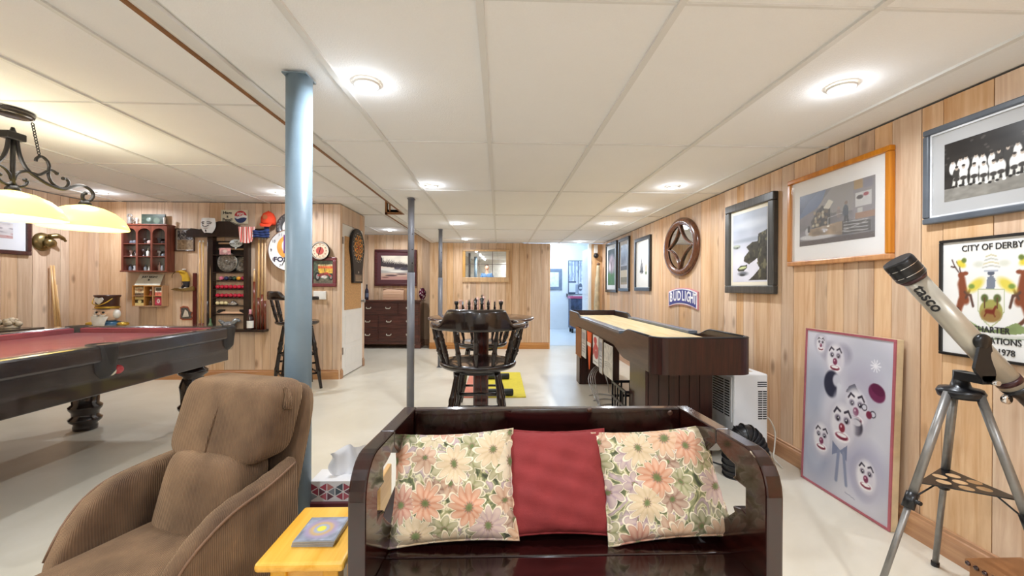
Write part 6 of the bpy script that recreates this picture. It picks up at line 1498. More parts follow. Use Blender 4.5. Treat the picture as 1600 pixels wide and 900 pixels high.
# ---- cue rack
RK = darkwood('rack_wood','120a09','2c1814',.3,'z',.3)
def cue_rack():
    d = .07
    cx, zb, w, h = span(301,346,422,515); t = thing('cue_rack','dark wooden cue rack with shelves of snooker balls on the display wall','cue rack',(cx,YW,zb))
    q = lambda px,py,dd=0: (D(px,py,dd).x-cx, D(px,py,dd).z-zb)
    hood = [q(300,362),q(307,358),q(320,360),q(334,357),(q(342,350)),(q(350,347.5)),(q(366,347.5)),(q(374,352)),(q(388,358)),(q(400,359)),(q(420,359)),(q(421,371)),(q(300,371.5))]
    MB().prism(hood, -d-.03, -.0005).build('hood', RK, t, bev=.005)
    for (p0,p1) in ((331,338.5),(386,392.5)): x0, x1 = q(p0,400)[0], q(p1,400)[0]; B(x0,x1,-d,-.0005,q(331,514)[1],q(331,371)[1]).build('upright', RK, t)
    x0, x1 = q(338.5,400)[0], q(386,400)[0]
    B(x0,x1,-.012,-.0005,q(0,424)[1],q(0,374)[1]).build('dark_back', mat('rack_back','1c1210',.6), t)
    B(x0,x1,-.008,-.0005,q(0,508)[1],q(0,424)[1]).build('pale_back', MATS['pine_boards_pale'], t)
    for py in (396,423.5,436.5,450,463.5,475.5,489): z = q(0,py)[1]; B(x0,x1,-d,-.0005,z-.012,z).build('shelf', RK, t)
    bs0, bs1 = q(346,515)[0], q(420,515)[0]; B(bs0,bs1,-d-.05,-.0005,q(0,517)[1],q(0,513)[1]).build('foot_shelf', RK, t, bev=.004)
    bl0, bl1 = q(304,515)[0], q(336,515)[0]; B(bl0,bl1,-d-.05,-.0005,q(0,517)[1],q(0,513)[1]).build('foot_shelf', RK, t, bev=.004)
    zf = D(0,513).z
    R_ = .0262
    def ball(px, py, c, lab, grp=None):
        v = D(px, py, .04); zz = D(0,py_shelf,.0).z+R_+.0005; o = MB().ball((0,0,0), R_, 16).build('snooker_ball', mat('snooker_'+c, c, .08, var=.02, coat=.5)); o.location = (v.x, YW-.04, zz); tag(o, lab, 'ball', grp)
    py_shelf = 436.5
    for px, c, n in ((346,'e0708c','pink'),(353.8,'24305c','blue'),(360.3,'1c1c20','black'),(366.5,'1e4028','dark green'),(373,'e09a22','yellow-orange'),(380,'a82048','crimson')): ball(px,431,c,f'{n} snooker ball on the upper ball shelf')
    for py_shelf, nm in ((450,'upper'),(463.5,'lower')):
        for k in range(7): ball(340.5+6.72*k,0+py_shelf-5,'c81e3c',f'{("first","second","third","fourth","fifth","sixth","seventh")[k]} red snooker ball from the mask end, {nm} row of seven',f'{nm} row of red snooker balls')
    py_shelf = 475.5
    for k, px in enumerate((340.5,347,353.5)): ball(px,470,'ead9a8',('cream cue ball on the fourth shelf next to the upright','cream cue ball in the middle of its three','cream cue ball beside the silver ornament')[k])
    v = D(365,475.5,.04); z4 = D(0,475.5).z
    s = thing('silver_trophy','lobed silver ornament beside the cream balls on the rack','ornament',(v.x,YW-.04,z4)); MB().lathe([(.045,0),(.06,.008),(.055,.02),(.035,.035),(.03,.05),(0,.058)],18,sy=.6).build('dome',M_CHROME,s)
    for k in range(5): MB().ball((-.045+.0225*k,-.022,.016),.011,8).build('lobe',M_CHROME,s)
    z5 = D(0,489).z; v = D(363,489,.04); s = thing('wooden_brush','pale wooden table brush with black bristle ends on the rack','brush',(v.x,YW-.04,z5))
    MB().prism([(-.17,.0),(.17,0),(.155,.03),(.06,.026),(0,.024),(-.1,.03),(-.15,.034)],-.02,.02).build('brush_back',MATS['peach_pine'],s,bev=.004)
    for sx in (-1,1): MB().prism([(sx*.19,.018),(sx*.15,.008),(sx*.10,.03),(sx*.10,.055),(sx*.155,.055)],-.021,.021).build('bristles',M_BLACK,s)
    # plates and small things
    z1 = D(0,423.5).z
    for px, r_, lab in ((357,.125,'large embossed silver plate standing on the rack'),(377,.10,'smaller embossed silver plate tucked behind the large one')):
        v = D(px,423,.03); s = thing('silver_plate',lab,'plate',(v.x,YW-(.045 if px==357 else .022),z1-.02*0)); MB().lathe([(0,-.002),(r_*.55,-.003),(r_*.62,-.007),(r_*.97,-.010),(r_,-.006),(r_*.97,-.002)],36,(0,0,r_*.92),'y',cap=False).build('dish',mat('dull_silver','8a867e',.35,.6,var=.3,scale=40),s); s.location.z = z1+r_*.085
        for k in range(20): a = 2*PI*k/20; MB().ball((r_*.8*math.cos(a),-.010,r_*.92+r_*.8*math.sin(a)),.009,6).build('rim_boss',MATS['dull_silver'],s)
        MB().ball((0,-.004,r_*.92),.03,10,sy=.3).build('centre_boss',MATS['dull_silver'],s)
    z0 = D(0,396).z
    for k, pz in enumerate((380,389)): 
        a, b = D(340,pz,.05), D(386,pz,.05); o = MB().cyl((0,0,0),(b.x-a.x-.01,0,0),.012,n=10).build('rest_rod', mat('rod_tan','a8845c',.5)); o.location = (a.x+.005,YW-.035,a.z); tag(o, ('upper tan rod laid across the top of the rack','lower tan rod laid across the top of the rack')[k], 'rod')
    v = D(352,396,.055); s = thing('picture_card','small pink picture card on the top shelf of the rack','card',(v.x,YW-.06,z0)); pc_ = Paint(20,16,'d8a0a0').noise(5,.3,3,).ell(.5,.5,.2,.25,'f0d8d0',soft=.6); B(-.07,.07,0,.004,0,.085).build('card',mat('card_pink','c89090',.6),s); pc_.panel('card_print',-.068,.068,.002,.083,-.001,s)
    v = D(368,385,.08); s = thing('bubble_sign','white speech-bubble sign on the top of the cue rack','sign',(v.x,YW-.072,v.z-.045)); MB().lathe([(0,-.003),(.078,-.003),(.08,0),(.078,.003),(0,.003)],28,(0,0,.085),'y',sy=.62).build('bubble',mat('bubble_white','dfe6e4',.4),s); MB().prism([(-.015,.042),(.02,.045),(-.005,.005)],-.003,.003).build('bubble_tail',mat('bubble_white','dfe6e4',.4),s)
    text('THE',.03,mat('sign_black','2a2622',.5),s,(0,-.004,.104)); text('KITCHEN',.034,mat('sign_black','2a2622',.5),s,(0,-.004,.077))
    # cues
    MT_, MB_ = pine('cue_maple','d8a66a','eac48c',knots=False,randv=.1,rough=.3), darkwood('cue_butt','5a2412','8a3c20',.2,'z',.5)
    for i, (px, top, butt, lab) in enumerate(((312,376,505,'pale cue farthest along the rack, over the emblem plaque'),(317,376,505,'second pale cue next to the rack shelves'),(325,340,470,'dark cue standing against the upright'),(329,376,500,'pale thin cue against the rack upright'),
                                     (397,420,440,'short dark-butted cue just right of the shelves'),(404,372,465,'pale two-tone cue in the middle of the right set'),(409.5,372,460,'pale two-tone cue second from the clock'),(414,372,470,'pale two-tone cue nearest the beer clock'))):
        v = D(px, 513, .06); zt = D(px, top, .06).z; zbt = D(px, butt, .06).z
        o = thing('pool_cue', lab, 'cue', (v.x, YW-.06, zf), group='cues in the rack')
        dk = (px == 325)
        MB().cyl((0,0,0),(0,0,zbt-zf),.0165,.0135,n=12).build('butt', MB_ if not dk else RK, o)
        MB().cyl((0,0,zbt-zf),(0,0,zt-zf-.02),.0135,.0085,n=12).build('shaft', MT_ if not dk else RK, o)
        MB().cyl((0,0,zt-zf-.02),(0,0,zt-zf),.0085,.007,n=10).build('tip', mat('cue_ferrule','e8e4da',.4), o)
    o = B(-.022,.022,-.006,.006,0,D(0,425).z-zf).build('red_strip', mat('dark_red_strip','5c1c18',.4)); o.location = (D(309,513).x-.03,YW-.012,zf); tag(o,'dark red tapered strip on the wall beside the cues','strip')
    v = D(391,513,.09); s = thing('wine_bottle','wine bottle with white label and pink foil on the rack foot shelf','bottle',(v.x,YW-.09,zf)); MB().lathe([(.036,0),(.038,.008),(.038,.15),(.02,.19),(.014,.2),(.014,.25),(0,.25)],16).build('bottle_glass',mat('wine_glass','2a1014',.12,coat=.5),s); MB().lathe([(.0386,.02),(.0386,.11)],16,cap=False).build('paper_label',mat('label_white','ecebe6',.6),s); MB().lathe([(.021,.19),(.0148,.205),(.0148,.252),(0,.253)],14).build('foil',mat('foil_pink','d8949c',.4),s)
    v = D(327,513,.09); s = thing('green_bottle','small green glass bottle on the rack foot shelf','bottle',(v.x+.02,YW-.1,zf)); MB().lathe([(.024,0),(.026,.06),(.012,.09),(.01,.14),(0,.14)],14).build('bottle_glass',mat('green_glass','4a6a48',.12,coat=.4),s)
    v = D(356,513,.09); s = thing('duck_ornament','grey glass duck ornament on the rack foot shelf','ornament',(v.x,YW-.075,zf)); mg = mat('grey_glass','8f9296',.12,.3,var=.4,scale=30)
    MB().ball((0,0,.05),.05,14,sx=1.5,sy=.8).build('body',mg,s); MB().tube(spline([(.05,0,.07),(.085,0,.11),(.11,0,.115),(.14,0,.1)],4),[.03]*5+[.024]*4+[.02]*3+[.012],10).build('neck_and_head',mg,s); MB().tube(spline([(-.05,0,.06),(-.1,0,.1),(-.12,0,.11)],4),[.025]*4+[.016]*4+[.008],8).build('tail',mg,s)
    # things on the hood
    zh = D(0,358).z
    v = D(324,355,.13); s = thing('face_mask','white smiling face mask with thin moustache hung on the rack hood','mask',(v.x,YW-.11,D(324,366).z)); hw, hh = .092, .185
    def mk(u,vv):
        a=(u-.5)*2; b=(vv-.5)*2; ww=hw*(1-.5*max(0,-b)**1.8)*(1-.12*max(0,b)**2)
        y=-.055*(1-a*a*.9)*(1-.3*b*b)
        y-=.028*math.exp(-((a)/.13)**2-((b+.02)/.28)**2); y+=.014*(math.exp(-((abs(a)-.42)/.2)**2-((b-.28)/.14)**2)); y-=.012*math.exp(-((abs(a)-.5)/.2)**2-((b+.15)/.2)**2)
        return (a*ww,y,hh/2+b*hh/2)
    MB().grid(mk,26,28).build('mask_face',mat('mask_white','ecebea',.35,var=.01),s)
    mb2 = mat('mask_black','1c1a1c',.5)
    def onm(a,b,off=.003): p_=mk((a+1)/2,(b+1)/2); return (p_[0],p_[1]-off,p_[2])
    for sg in (-1,1):
        MB().tube([onm(sg*(.2+.1*k),.27-.03*abs(k-2)) for k in range(5)],.005,6).build('eye_slit',mb2,s); MB().tube([onm(sg*(.16+.13*k),.42+.05*math.sin(k)) for k in range(5)],.004,6).build('eyebrow',mb2,s)
        MB().tube([onm(sg*(.03+.11*k),-.22+.03*k+.02*k*k*.5) for k in range(5)],.004,6).build('moustache',mb2,s)
    MB().tube([onm(0,-.6),onm(0,-.75),onm(0,-.92)],[.007,.006,.003],6).build('goatee',mb2,s); MB().tube([onm(-.3+.12*k,-.40-.05*math.sin(PI*k/5)) for k in range(6)],.003,6).build('lips',mat('mask_lip','a07070',.5),s)
    cx2, zb2, w2, h2 = span(346,328,388,350); s = thing('soda_sign','cream sign with a red white and blue bottle cap logo above the cue rack','sign',(cx2,YW,zb2))
    B(-w2/2,w2/2,-.012,-.0005,0,h2).build('sign_board',mat('soda_cream','e4dec6',.4),s,bev=.003); R2=h2*.44; ccx=w2*.24
    mr2,mw2,mb3=mat('soda_red','c23440',.4),mat('soda_white','f2eef0',.4),mat('soda_blue','2c3e6c',.4)
    MB().lathe([(0,-.014),(R2,-.014),(R2,-.012)],32,(ccx,0,h2*.5),'y').build('cap_disc',mw2,s)
    up=[];dn=[]
    for k in range(17): a=PI*.06+PI*.88*k/16; up.append((ccx+R2*math.cos(a),h2*.5+R2*math.sin(a)))
    up+=[(ccx-R2*.5,h2*.52),(ccx,h2*.56),(ccx+R2*.5,h2*.66)]
    for k in range(17): a=PI*1.06+PI*.88*k/16; dn.append((ccx+R2*math.cos(a),h2*.5+R2*math.sin(a)))
    dn+=[(ccx+R2*.5,h2*.46),(ccx,h2*.42),(ccx-R2*.5,h2*.34)]
    MB().prism(up,-.0155,-.0135).build('cap_red',mr2,s); MB().prism(dn,-.0155,-.0135).build('cap_blue',mb3,s)
    text('PEPSI',.048,mw2,s,(ccx,-.0162,h2*.68),sx=.8,bold=.001)
    mkk=mat('sign_black','2a2622',.5)
    for tx,z in (('Have',.78),('a',.53),('Pepsi!',.28)): text(tx,.052,mkk,s,(-w2*.25,-.0135,h2*z),bold=.001)
    v = D(417,352,.12); s = thing('baseball_hat','orange-red baseball cap hanging at the end of the rack hood','cap',(v.x,YW-.085,D(0,349).z)); mo_=mat('cap_orange','d8401c',.8,var=.08,scale=20)
    MB().lathe([(.082,0),(.088,.03),(.084,.09),(.06,.14),(.02,.165),(0,.167)],24,(0,0,0),sy=.85).build('crown',mo_,s); MB().grid(lambda u,vv:(.075*(2*u-1)*(1-.3*vv*vv),-.06-.035*vv*(1-(2*u-1)**2*.6),.01-.045*vv),12,6).build('visor',mo_,s); MB().ball((0,0,.168),.009,8).build('button',mo_,s); MB().lathe([(0,-.004),(.03,-.004)],14,(0,-.073,.085),'y',cap=False).build('badge',mat('cap_badge','a85a30',.7),s)
    v = D(409,372,.12); s = thing('blue_towel','folded navy blue cloth draped over the rack hood end','cloth',(v.x,YW-.11,D(0,370).z)); mn=mat('navy_cloth','26386a',.85,var=.15,scale=14,bump=.3)
    for k in range(3): MB().grid(lambda u,vv,k=k:(-.1+.2*u+.004*math.sin(vv*9),-.012-.014*math.sin(PI*vv)-.004*k+.004*math.sin(u*19+k),.03*k+.034*vv+.005*math.sin(u*7+k)),18,7).build('fold',mn,s)
    MB().grid(lambda u,vv:(.03+.062*u,-.015-.012*math.sin(PI*u),.06+.12*vv),8,8).build('strap',mn,s)
    v = D(383,377,.13); s = thing('striped_cloth','red and white streaked cloth hanging from the rack hood','cloth',(v.x,YW-.105,D(0,376).z)); 
    m,tt,b=nt('streaked_cloth'); wv=N(tt,'ShaderNodeTexWave',Scale=16.0,Distortion=3.0); g=N(tt,'ShaderNodeTexCoord'); mp=N(tt,'ShaderNodeMapping'); mp.inputs['Scale'].default_value=(1,.2,.2); tt.links.new(g.outputs['Object'],mp.inputs[0]); tt.links.new(mp.outputs[0],wv.inputs['Vector']); rp=N(tt,'ShaderNodeValToRGB'); rp.color_ramp.elements[0].color=(*lin('e0605a'),1); rp.color_ramp.elements[1].color=(*lin('f4ddd4'),1); rp.color_ramp.elements[0].position=.35; rp.color_ramp.elements[1].position=.6; tt.links.new(wv.outputs['Fac'],rp.inputs[0]); tt.links.new(rp.outputs[0],b.inputs['Base Color']); b.inputs['Roughness'].default_value=.85
    MB().grid(lambda u,vv:((u-.5)*.21*(.72+.28*vv)+.01*vv,-.012*math.sin(u*22)-.01,.185*vv-.02*math.sin(u*3)*(1-vv)),26,12).build('cloth_drape',m,s)
cue_rack()
# clocks and pictures around the post
def beer_clock():
    r=.264; c=D(454,391.5,.058); t=thing('beer_clock','large round white beer wall clock half hidden behind the thick post','clock',(c.x,YW-.058,c.z)); MB().lathe([(0,0),(.08,0),(.08,.0575),(0,.0575)],24,(0,0,-.12),'y').build('back_case',mat('clock_rim','8a6a5a',.4),t); mw=mat('clock_white','ece8e4',.35); 
    MB().lathe([(0,-.03),(r*.95,-.03),(r*.97,-.036),(r,-.03),(r,-.0005)],48,axis='y',cap=False).build('case',mw,t); MB().lathe([(r*.965,-.037),(r*1.005,-.034),(r*1.005,-.02)],48,axis='y',cap=False).build('rim',mat('clock_rim','8a6a5a',.4),t)
    MB().lathe([(0,-.031),(r*.58,-.031)],36,(0,0,r*.15),'y',cap=False).build('orange_disc',mat('clock_orange','e8a24c',.4),t); MB().lathe([(0,-.0315),(r*.45,-.0315)],36,(r*.1,0,r*.2),'y',cap=False).build('white_disc',mw,t)
    text('F',.30,mat('clock_purple','6a2c7a',.4),t,(-.01,-.033,r*.25),bold=.012); text("FOSTER'S",.082,mat('clock_navy','22264a',.4),t,(0,-.0332,-r*.44),sx=1.15,bold=.002)
    for k in range(1,13): a=PI/2-2*PI*k/12; text(str(k),.05,mat('clock_num','6a6070',.4),t,(r*.85*math.cos(a),-.0335,r*.85*math.sin(a)))
    MB().cyl((0,-.036,0),(-.09,-.036,-.19),.004,n=6).build('minute_hand',M_BLACK,t); MB().cyl((0,-.036,0),(.05,-.036,-.1),.005,n=6).build('hour_hand',M_BLACK,t)
beer_clock()
c=D(457,356); t=thing('wheel_clock','round grey wheel-rim wall clock above the beer clock','clock',(c.x,YW,c.z)); r=.19
MB().lathe([(r*.6,-.02),(r*.68,-.05),(r*.9,-.055),(r,-.035),(r,-.0005)],44,axis='y',cap=False).build('tyre_rim',mat('rim_grey','6a686a',.35,.5,var=.2,scale=30),t); MB().lathe([(0,-.022),(r*.66,-.022)],36,axis='y',cap=False).build('dial',mat('clock_white','ece8e4',.35),t)
for k in range(24): a=2*PI*k/24; MB().ball((r*.82*math.cos(a),-.056,r*.82*math.sin(a)),.009,6).build('rim_stud',M_STEEL,t)
MB().cyl((0,-.026,0),(.02,-.026,.09),.004,n=6).build('hand',M_BLACK,t)
c=D(501,392,.04); t=thing('dial_thermometer','small round cream dial with red centre above the motorcycle picture','clock',(c.x,YW-.036,c.z)); r=.118
MB().lathe([(0,-.025),(r*.84,-.025),(r*.88,-.034),(r*.97,-.032),(r,-.02),(r,0)],40,axis='y',cap=False).build('case',mat('dial_black','241c1c',.3),t); MB().lathe([(0,-.026),(r*.83,-.026)],36,axis='y',cap=False).build('face',mat('dial_cream','f0d2b4',.4),t); MB().lathe([(0,-.027),(r*.42,-.027)],28,axis='y',cap=False).build('red_centre',mat('dial_red','c05048',.4),t); MB().lathe([(r*.86,-.0355),(r*.95,-.0345)],36,axis='y',cap=False).build('bezel',mat('dial_bezel','d8cfc4',.25,.4),t)
for k in range(12): a=2*PI*k/12; MB().ball((r*.65*math.cos(a),-.027,r*.65*math.sin(a)),.006,6).build('hour_mark',mat('dial_mark','b05a50',.5),t)
MB().cyl((0,-.03,0),(.01,-.03,.05),.003,n=6).build('hand',M_BLACK,t); MB().cyl((0,-.03,0),(-.02,-.03,-.06),.003,n=6).build('hand',M_BLACK,t)
def moto(w_,h_):
    p=Paint(w_,h_,'4a5648').noise(6,.2,2); p.rect(.25,1,.45,.78,'e8b84a'); p.rect(.25,1,.66,.78,'e06a3a')
    for k in range(8): p.ell(.3+.09*k,.80,.04,.05,'e8d8a0',soft=.5)
    p.rect(0,1,0,.2,'6a6456'); p.ell(.9,.28,.11,.15,'1c1a1c'); p.ell(.9,.28,.06,.08,'8a8a88'); p.ell(.22,.30,.14,.2,'1c1a1c'); p.ell(.22,.3,.08,.11,'9a9a98'); p.line([(.25,.35),(.5,.42),(.7,.45),(.88,.32)],'b83a38',.05); p.ell(.5,.35,.2,.1,'7a3030',soft=.4); p.ell(.55,.28,.16,.07,'d8d0c8',soft=.5); p.line([(.6,.5),(.55,.65)],'2a2a2c',.02); p.line([(.3,.5),(.22,.62)],'2a2a2c',.02); p.noise(14,.3,8); return p
ax_=D(485,402); b2=D(526,448); frame('motorcycle_picture','maroon framed motorcycle picture partly hidden by the thick post',((ax_.x+b2.x)/2,YW,(ax_.z+b2.z)/2),FW,b2.x-ax_.x,ax_.z-b2.z,.042,.028,mat('maroon_moulding','7a2f38',.35,var=.12),.0,'8a3038',moto,(60,60))
cx,zb,w,h=span(491,455,510.5,468); t=thing('white_wall_box','plain white wall box above the bar stool back','wall box',(cx,YW,zb)); B(-w/2,w/2,-.03,-.0005,0,h).build('box_body',M_WHITE,t,bev=.005); B(-w/2+.02,w/2-.02,-.032,-.03,.02,h-.02).build('box_cover',M_WHITE,t,bev=.003)
# ================================================================== LEFT WALL
XWL=XL+.0125
def LWp(px,py,d=0): return U(px,py,x=XWL+d)
def leftpic(w_,h_): p=Paint(w_,h_,'d8d4d8').noise(5,.12,3); p.rect(0,1,.0,.2,'c9a8a8'); p.noise(8,.6,4,'8a8290',.55); p.noise(10,.6,6,'b05a58',.62,region=(p.V<.35)*1.); return p
a=LWp(46,345); b=LWp(46,399.5); y1=a.y; frame('wall_print','pale print with white mount in dark brown frame on the pool side wall',(XWL,y1-.45,(LWp(46,330).z+b.z)/2),LW,.9,LWp(46,330).z-b.z,.045,.03,darkwood('umber_frame','3a201c','5a3630',.35),.12,'e6e8f0',leftpic,(60,50))
v=LWp(70,378,.03); t=thing('brass_wall_fish','round brass ornament with beak-like spout on the pool side wall','ornament',(XWL,v.y,v.z),LW)
MB().lathe([(0,-.05),(.06,-.045),(.10,-.02),(.105,-.0005)],26,axis='y',cap=False).build('dish',M_BRASS,t); MB().ball((.02,-.07,-.01),.065,16,sx=1,sy=.6,sz=.85).build('belly',M_BRASS,t); MB().tube(spline([(.0,-.08,.06),(.07,-.1,.075),(.13,-.1,.05),(.16,-.1,.02)],4),[.03]*5+[.022]*4+[.014]*3+[.006],10).build('spout',M_BRASS,t)
for k,(px,top) in enumerate(((84.5,415),(88.5,415),(92.5,445))):
    v=LWp(px,515,.06); o=thing('leaning_cue',('pale cue leaning on the pool side wall, outermost of three','pale cue leaning on the pool side wall, middle of three','shorter pale cue leaning on the pool side wall, nearest the corner')[k],'cue',(XWL+.14,v.y,0)); zt=LWp(px,top,.03).z
    MB().cyl((0,0,.001),(-.06,0,zt*.5),.0165,.013,n=10).build('butt',MATS['cue_maple'],o); MB().cyl((-.06,0,zt*.5),(-.115,0,zt),.013,.008,n=10).build('shaft',MATS['cue_maple'],o)
def sideboard():
    x1=-4.75; p=U(70,511,x=x1); z=p.z; t=thing('low_sideboard','dark low sideboard against the pool side wall','sideboard',(XWL,0,0)); W=x1-XWL; ye=p.y
    t.location=(XWL+.001,ye,0); MS=darkwood('sideboard_wood','140b0a','2c1814',.25,'y',.4)
    B(.01,W,-1.6,0,z-.035,z).build('top',MS,t,bev=.005); B(.02,W-.03,-1.56,-.04,.08,z-.035).build('body',MS,t)
    for k in range(3): d=B(W-.032,W-.015,-1.54+.51*k,-1.05+.51*k,.12,z-.06).build('door',MS,t,bev=.004); MB().ball((W-.008,-1.1+.51*k,.42),.012,8).build('knob',M_BRASS,d)
    for y in (-1.52,-.08):
        for x in (.05,W-.07): B(x-.02,x+.02,y-.02,y+.02,0,.08).build('foot',MS,t)
    v=U(15,500,x=-4.97); o=thing('coral_ornament','lumpy cream coral-like ornament on the sideboard','ornament',(-4.97,v.y,z)); mc_=mat('coral_cream','d8c8b0',.8,var=.2,scale=30,bump=.5); r_=random.Random(3); mb=MB()
    for k in range(26): a=r_.uniform(0,2*PI); q=r_.uniform(0,.075); zz=r_.uniform(.02,.085); mb.ball((q*math.cos(a),q*1.3*math.sin(a),zz),r_.uniform(.016,.03),8)
    mb.build('coral_mass',mc_,o); MB().lathe([(.07,0),(.075,.01),(.06,.02),(0,.022)],16).build('coral_base',mc_,o)
sideboard()
def nutcracker():
    v=U(168,500,y=5.0); t=thing('nutcracker','tall painted nutcracker soldier with white beard behind the pool table','nutcracker',(v.x,5.0,0)); H=U(168,461,y=5.0).z
    mb_,mw_,mg_,mr_,ms_,my_,mk_=mat('nut_blue','2c5878',.3),mat('nut_white','eceae6',.6),mat('nut_green','3a6a48',.35),mat('nut_brown','4a2a20',.3),mat('nut_skin','e4c0a4',.4),mat('nut_gold','c8a040',.3,.6),M_BLACK
    B(-.16,.16,-.12,.12,0,.06).build('base',mg_,t,bev=.01)
    for sx in (-1,1): MB().lathe([(.045,.06),(.05,.09),(.045,.2),(.04,.34),(.05,.36)],14,(sx*.065,0,0)).build('leg',mk_ if 0 else mat('nut_red','8a2430',.35),t); MB().ball((sx*.065,-.04,.085),.045,10,sy=1.5,sz=.6).build('boot',mk_,t)
    MB().lathe([(.10,.34),(.135,.36),(.12,.48),(.13,.62),(.15,.72),(.13,.76),(.06,.78)],24,sy=.8).build('coat',mb_,t); MB().lathe([(.125,.47),(.13,.48),(.13,.51),(.125,.52)],24,sy=.82,cap=False).build('belt',my_,t)
    for sx in (-1,1):
        a=MB().tube([(sx*.15,0,.71),(sx*.20,0,.66),(sx*.205,-.02,.52),(sx*.195,-.04,.42)],[.05,.045,.042,.04],12).build('arm',mg_,t); MB().lathe([(.0,.0),(.055,.0),(.058,.02),(.045,.035),(0,.04)],14,(sx*.18,0,.72)).build('epaulette',my_,a); MB().ball((sx*.195,-.04,.39),.038,10).build('hand',mw_,a)
        MB().cyl((sx*.05,-.105,.45+.0),(sx*.05,-.105,.70),.008,n=6).build('button_band',my_,t)
    MB().lathe([(.07,.77),(.10,.79),(.105,.86),(.10,.92),(.08,.93)],22,sy=.9).build('head',ms_,t)
    MB().grid(lambda u,vv:(.10*(2*u-1)*(.45+.55*vv),-.095-.02*(1-(2*u-1)**2)-.015*math.sin(vv*3),.66+.17*vv),12,10).build('beard',mw_,t)
    for sx in (-1,1):
        MB().ball((sx*.105,.0,.855),.04,10,sz=1.4).build('hair',mw_,t); MB().ball((sx*.036,-.092,.875),.013,8).build('eye',mk_,t); MB().tube([(sx*.015,-.105,.84),(sx*.045,-.11,.835),(sx*.075,-.1,.85)],[.013,.012,.004],8).build('moustache',mw_,t)
    MB().ball((0,-.108,.86),.018,8).build('nose',ms_,t)
    MB().lathe([(.108,.92),(.11,.95),(.112,H-.03),(.125,H-.015),(.125,H),(0,H)],26,sy=.9).build('hat',mr_,t); MB().lathe([(.115,.92),(.118,.925),(.118,.94),(.114,.945)],26,sy=.9,cap=False).build('hat_band',my_,t)
    MB().grid(lambda u,vv:(.10*(2*u-1),-.07-.05*(1-(2*u-1)**2)-.012*vv,.918-.006*vv),12,3).build('visor',mk_,t)
    hp=[(0,.97),(.035,1.0),(.05,1.03),(.035,1.05),(.012,1.045),(0,1.035),(-.012,1.045),(-.035,1.05),(-.05,1.03),(-.035,1.0)]; MB().prism([(a_,z_) for a_,z_ in hp],-.112,-.10).build('heart_badge',mw_,t)
    MB().tube(spline([(-.105,-.05,1.04),(-.07,-.11,.985),(0,-.122,.96),(.07,-.11,.985),(.105,-.05,1.04)],4),.006,6).build('hat_cord',my_,t)
nutcracker()
# ================================================================== HALL CONTENTS
def hallpic(w_,h_): return Paint(w_,h_,'e8eef8').noise(5,.1,2).noise(9,.3,4,'a8b4c8',.6)
a=U(860,420,y=11.58); b=U(878,453,y=11.58); frame('hall_picture','grey framed pale print in the lit hall',((U(852,420,y=11.58).x+b.x)/2,11.597,(a.z+b.z)/2),FW,b.x-U(852,420,y=11.58).x,a.z-b.z,.09,.03,mat('hall_frame_grey','7a8698',.4),.02,'eef2f8',hallpic,(40,40))
def winter(w_,h_):
    p=Paint(w_,h_,'dfe6f2'); r=random.Random(4)
    for k in range(16): x=r.random(); p.line([(x,.35),(x+r.uniform(-.06,.06),1)],r.choice(['6a7488','8a94a8','aab4c8']),.012)
    p.noise(9,.6,3,'8f9ab0',.5,region=(p.V>.4)*1.); p.rect(0,1,0,.36,'e6ecf6'); p.rect(0,.5,.34,.38,'5a6478'); p.rect(.62,.66,0,1,'4a5468'); p.ell(.8,.2,.14,.12,'6a7488'); p.rect(.72,.9,.16,.19,'eef4fa'); p.rect(.45,.62,.02,.28,'a8b4c6'); p.rect(0,.45,.0,.05,'3a4658'); return p
a=U(888,407,y=11.58); b=U(912.5,460,y=11.58); frame('winter_poster','tall grey winter woods poster in the lit hall',((a.x+b.x)/2,11.597,(a.z+b.z)/2),FW,b.x-a.x,a.z-b.z,.02,.02,mat('poster_edge','5a6678',.5),.0,'dfe6f2',winter,(50,80),cat='poster')
p0=U(892,485,y=10.6); p1=U(913,463,y=10.6); t=thing('hall_cooler','dark patterned cabinet with pink top edge in the hall','cabinet',((p0.x+p1.x)/2+.1,10.8,0)); hw=(p1.x-p0.x)/2+.1
B(-hw,hw,-.2,.2,.12,p1.z-.06).build('cabinet_body',mat('cooler_blue','42506e',.5,var=.35,scale=9),t,bev=.01); B(-hw-.02,hw+.02,-.22,.22,p1.z-.06,p1.z).build('cabinet_top',mat('cooler_pink','c05a80',.4),t,bev=.006)
for sx in (-1,1):
    for sy in (-1,1): B(sx*(hw-.05)-.025,sx*(hw-.05)+.025,sy*.15-.025,sy*.15+.025,0,.12).build('foot',M_BLACK,t)
t=thing('hall_shelf_bracket','small black shelf bracket on the hall end wall','bracket',(U(888,462,y=11.59).x,11.598,U(888,462,y=11.59).z)); B(-.06,.12,-.12,0,-.02,0).build('bracket_plate',M_BLACK,t); B(-.06,-.04,-.12,0,0,.06).build('bracket_lip',M_BLACK,t)
t=thing('hall_white_door','white door standing half open in the hall','door',(1.86,8.6,0)); B(-.02,.02,-.42,.42,.01,2.0).build('door_leaf',M_HALL,t,bev=.004)
for z0,z1 in ((.15,.9),(1.05,1.85)): B(-.026,-.02,-.32,.32,z0,z1).build('door_panel',M_HALL,t,bev=.004)
MB().ball((-.05,-.34,.98),.028,12).build('door_knob',M_CHROME,t)
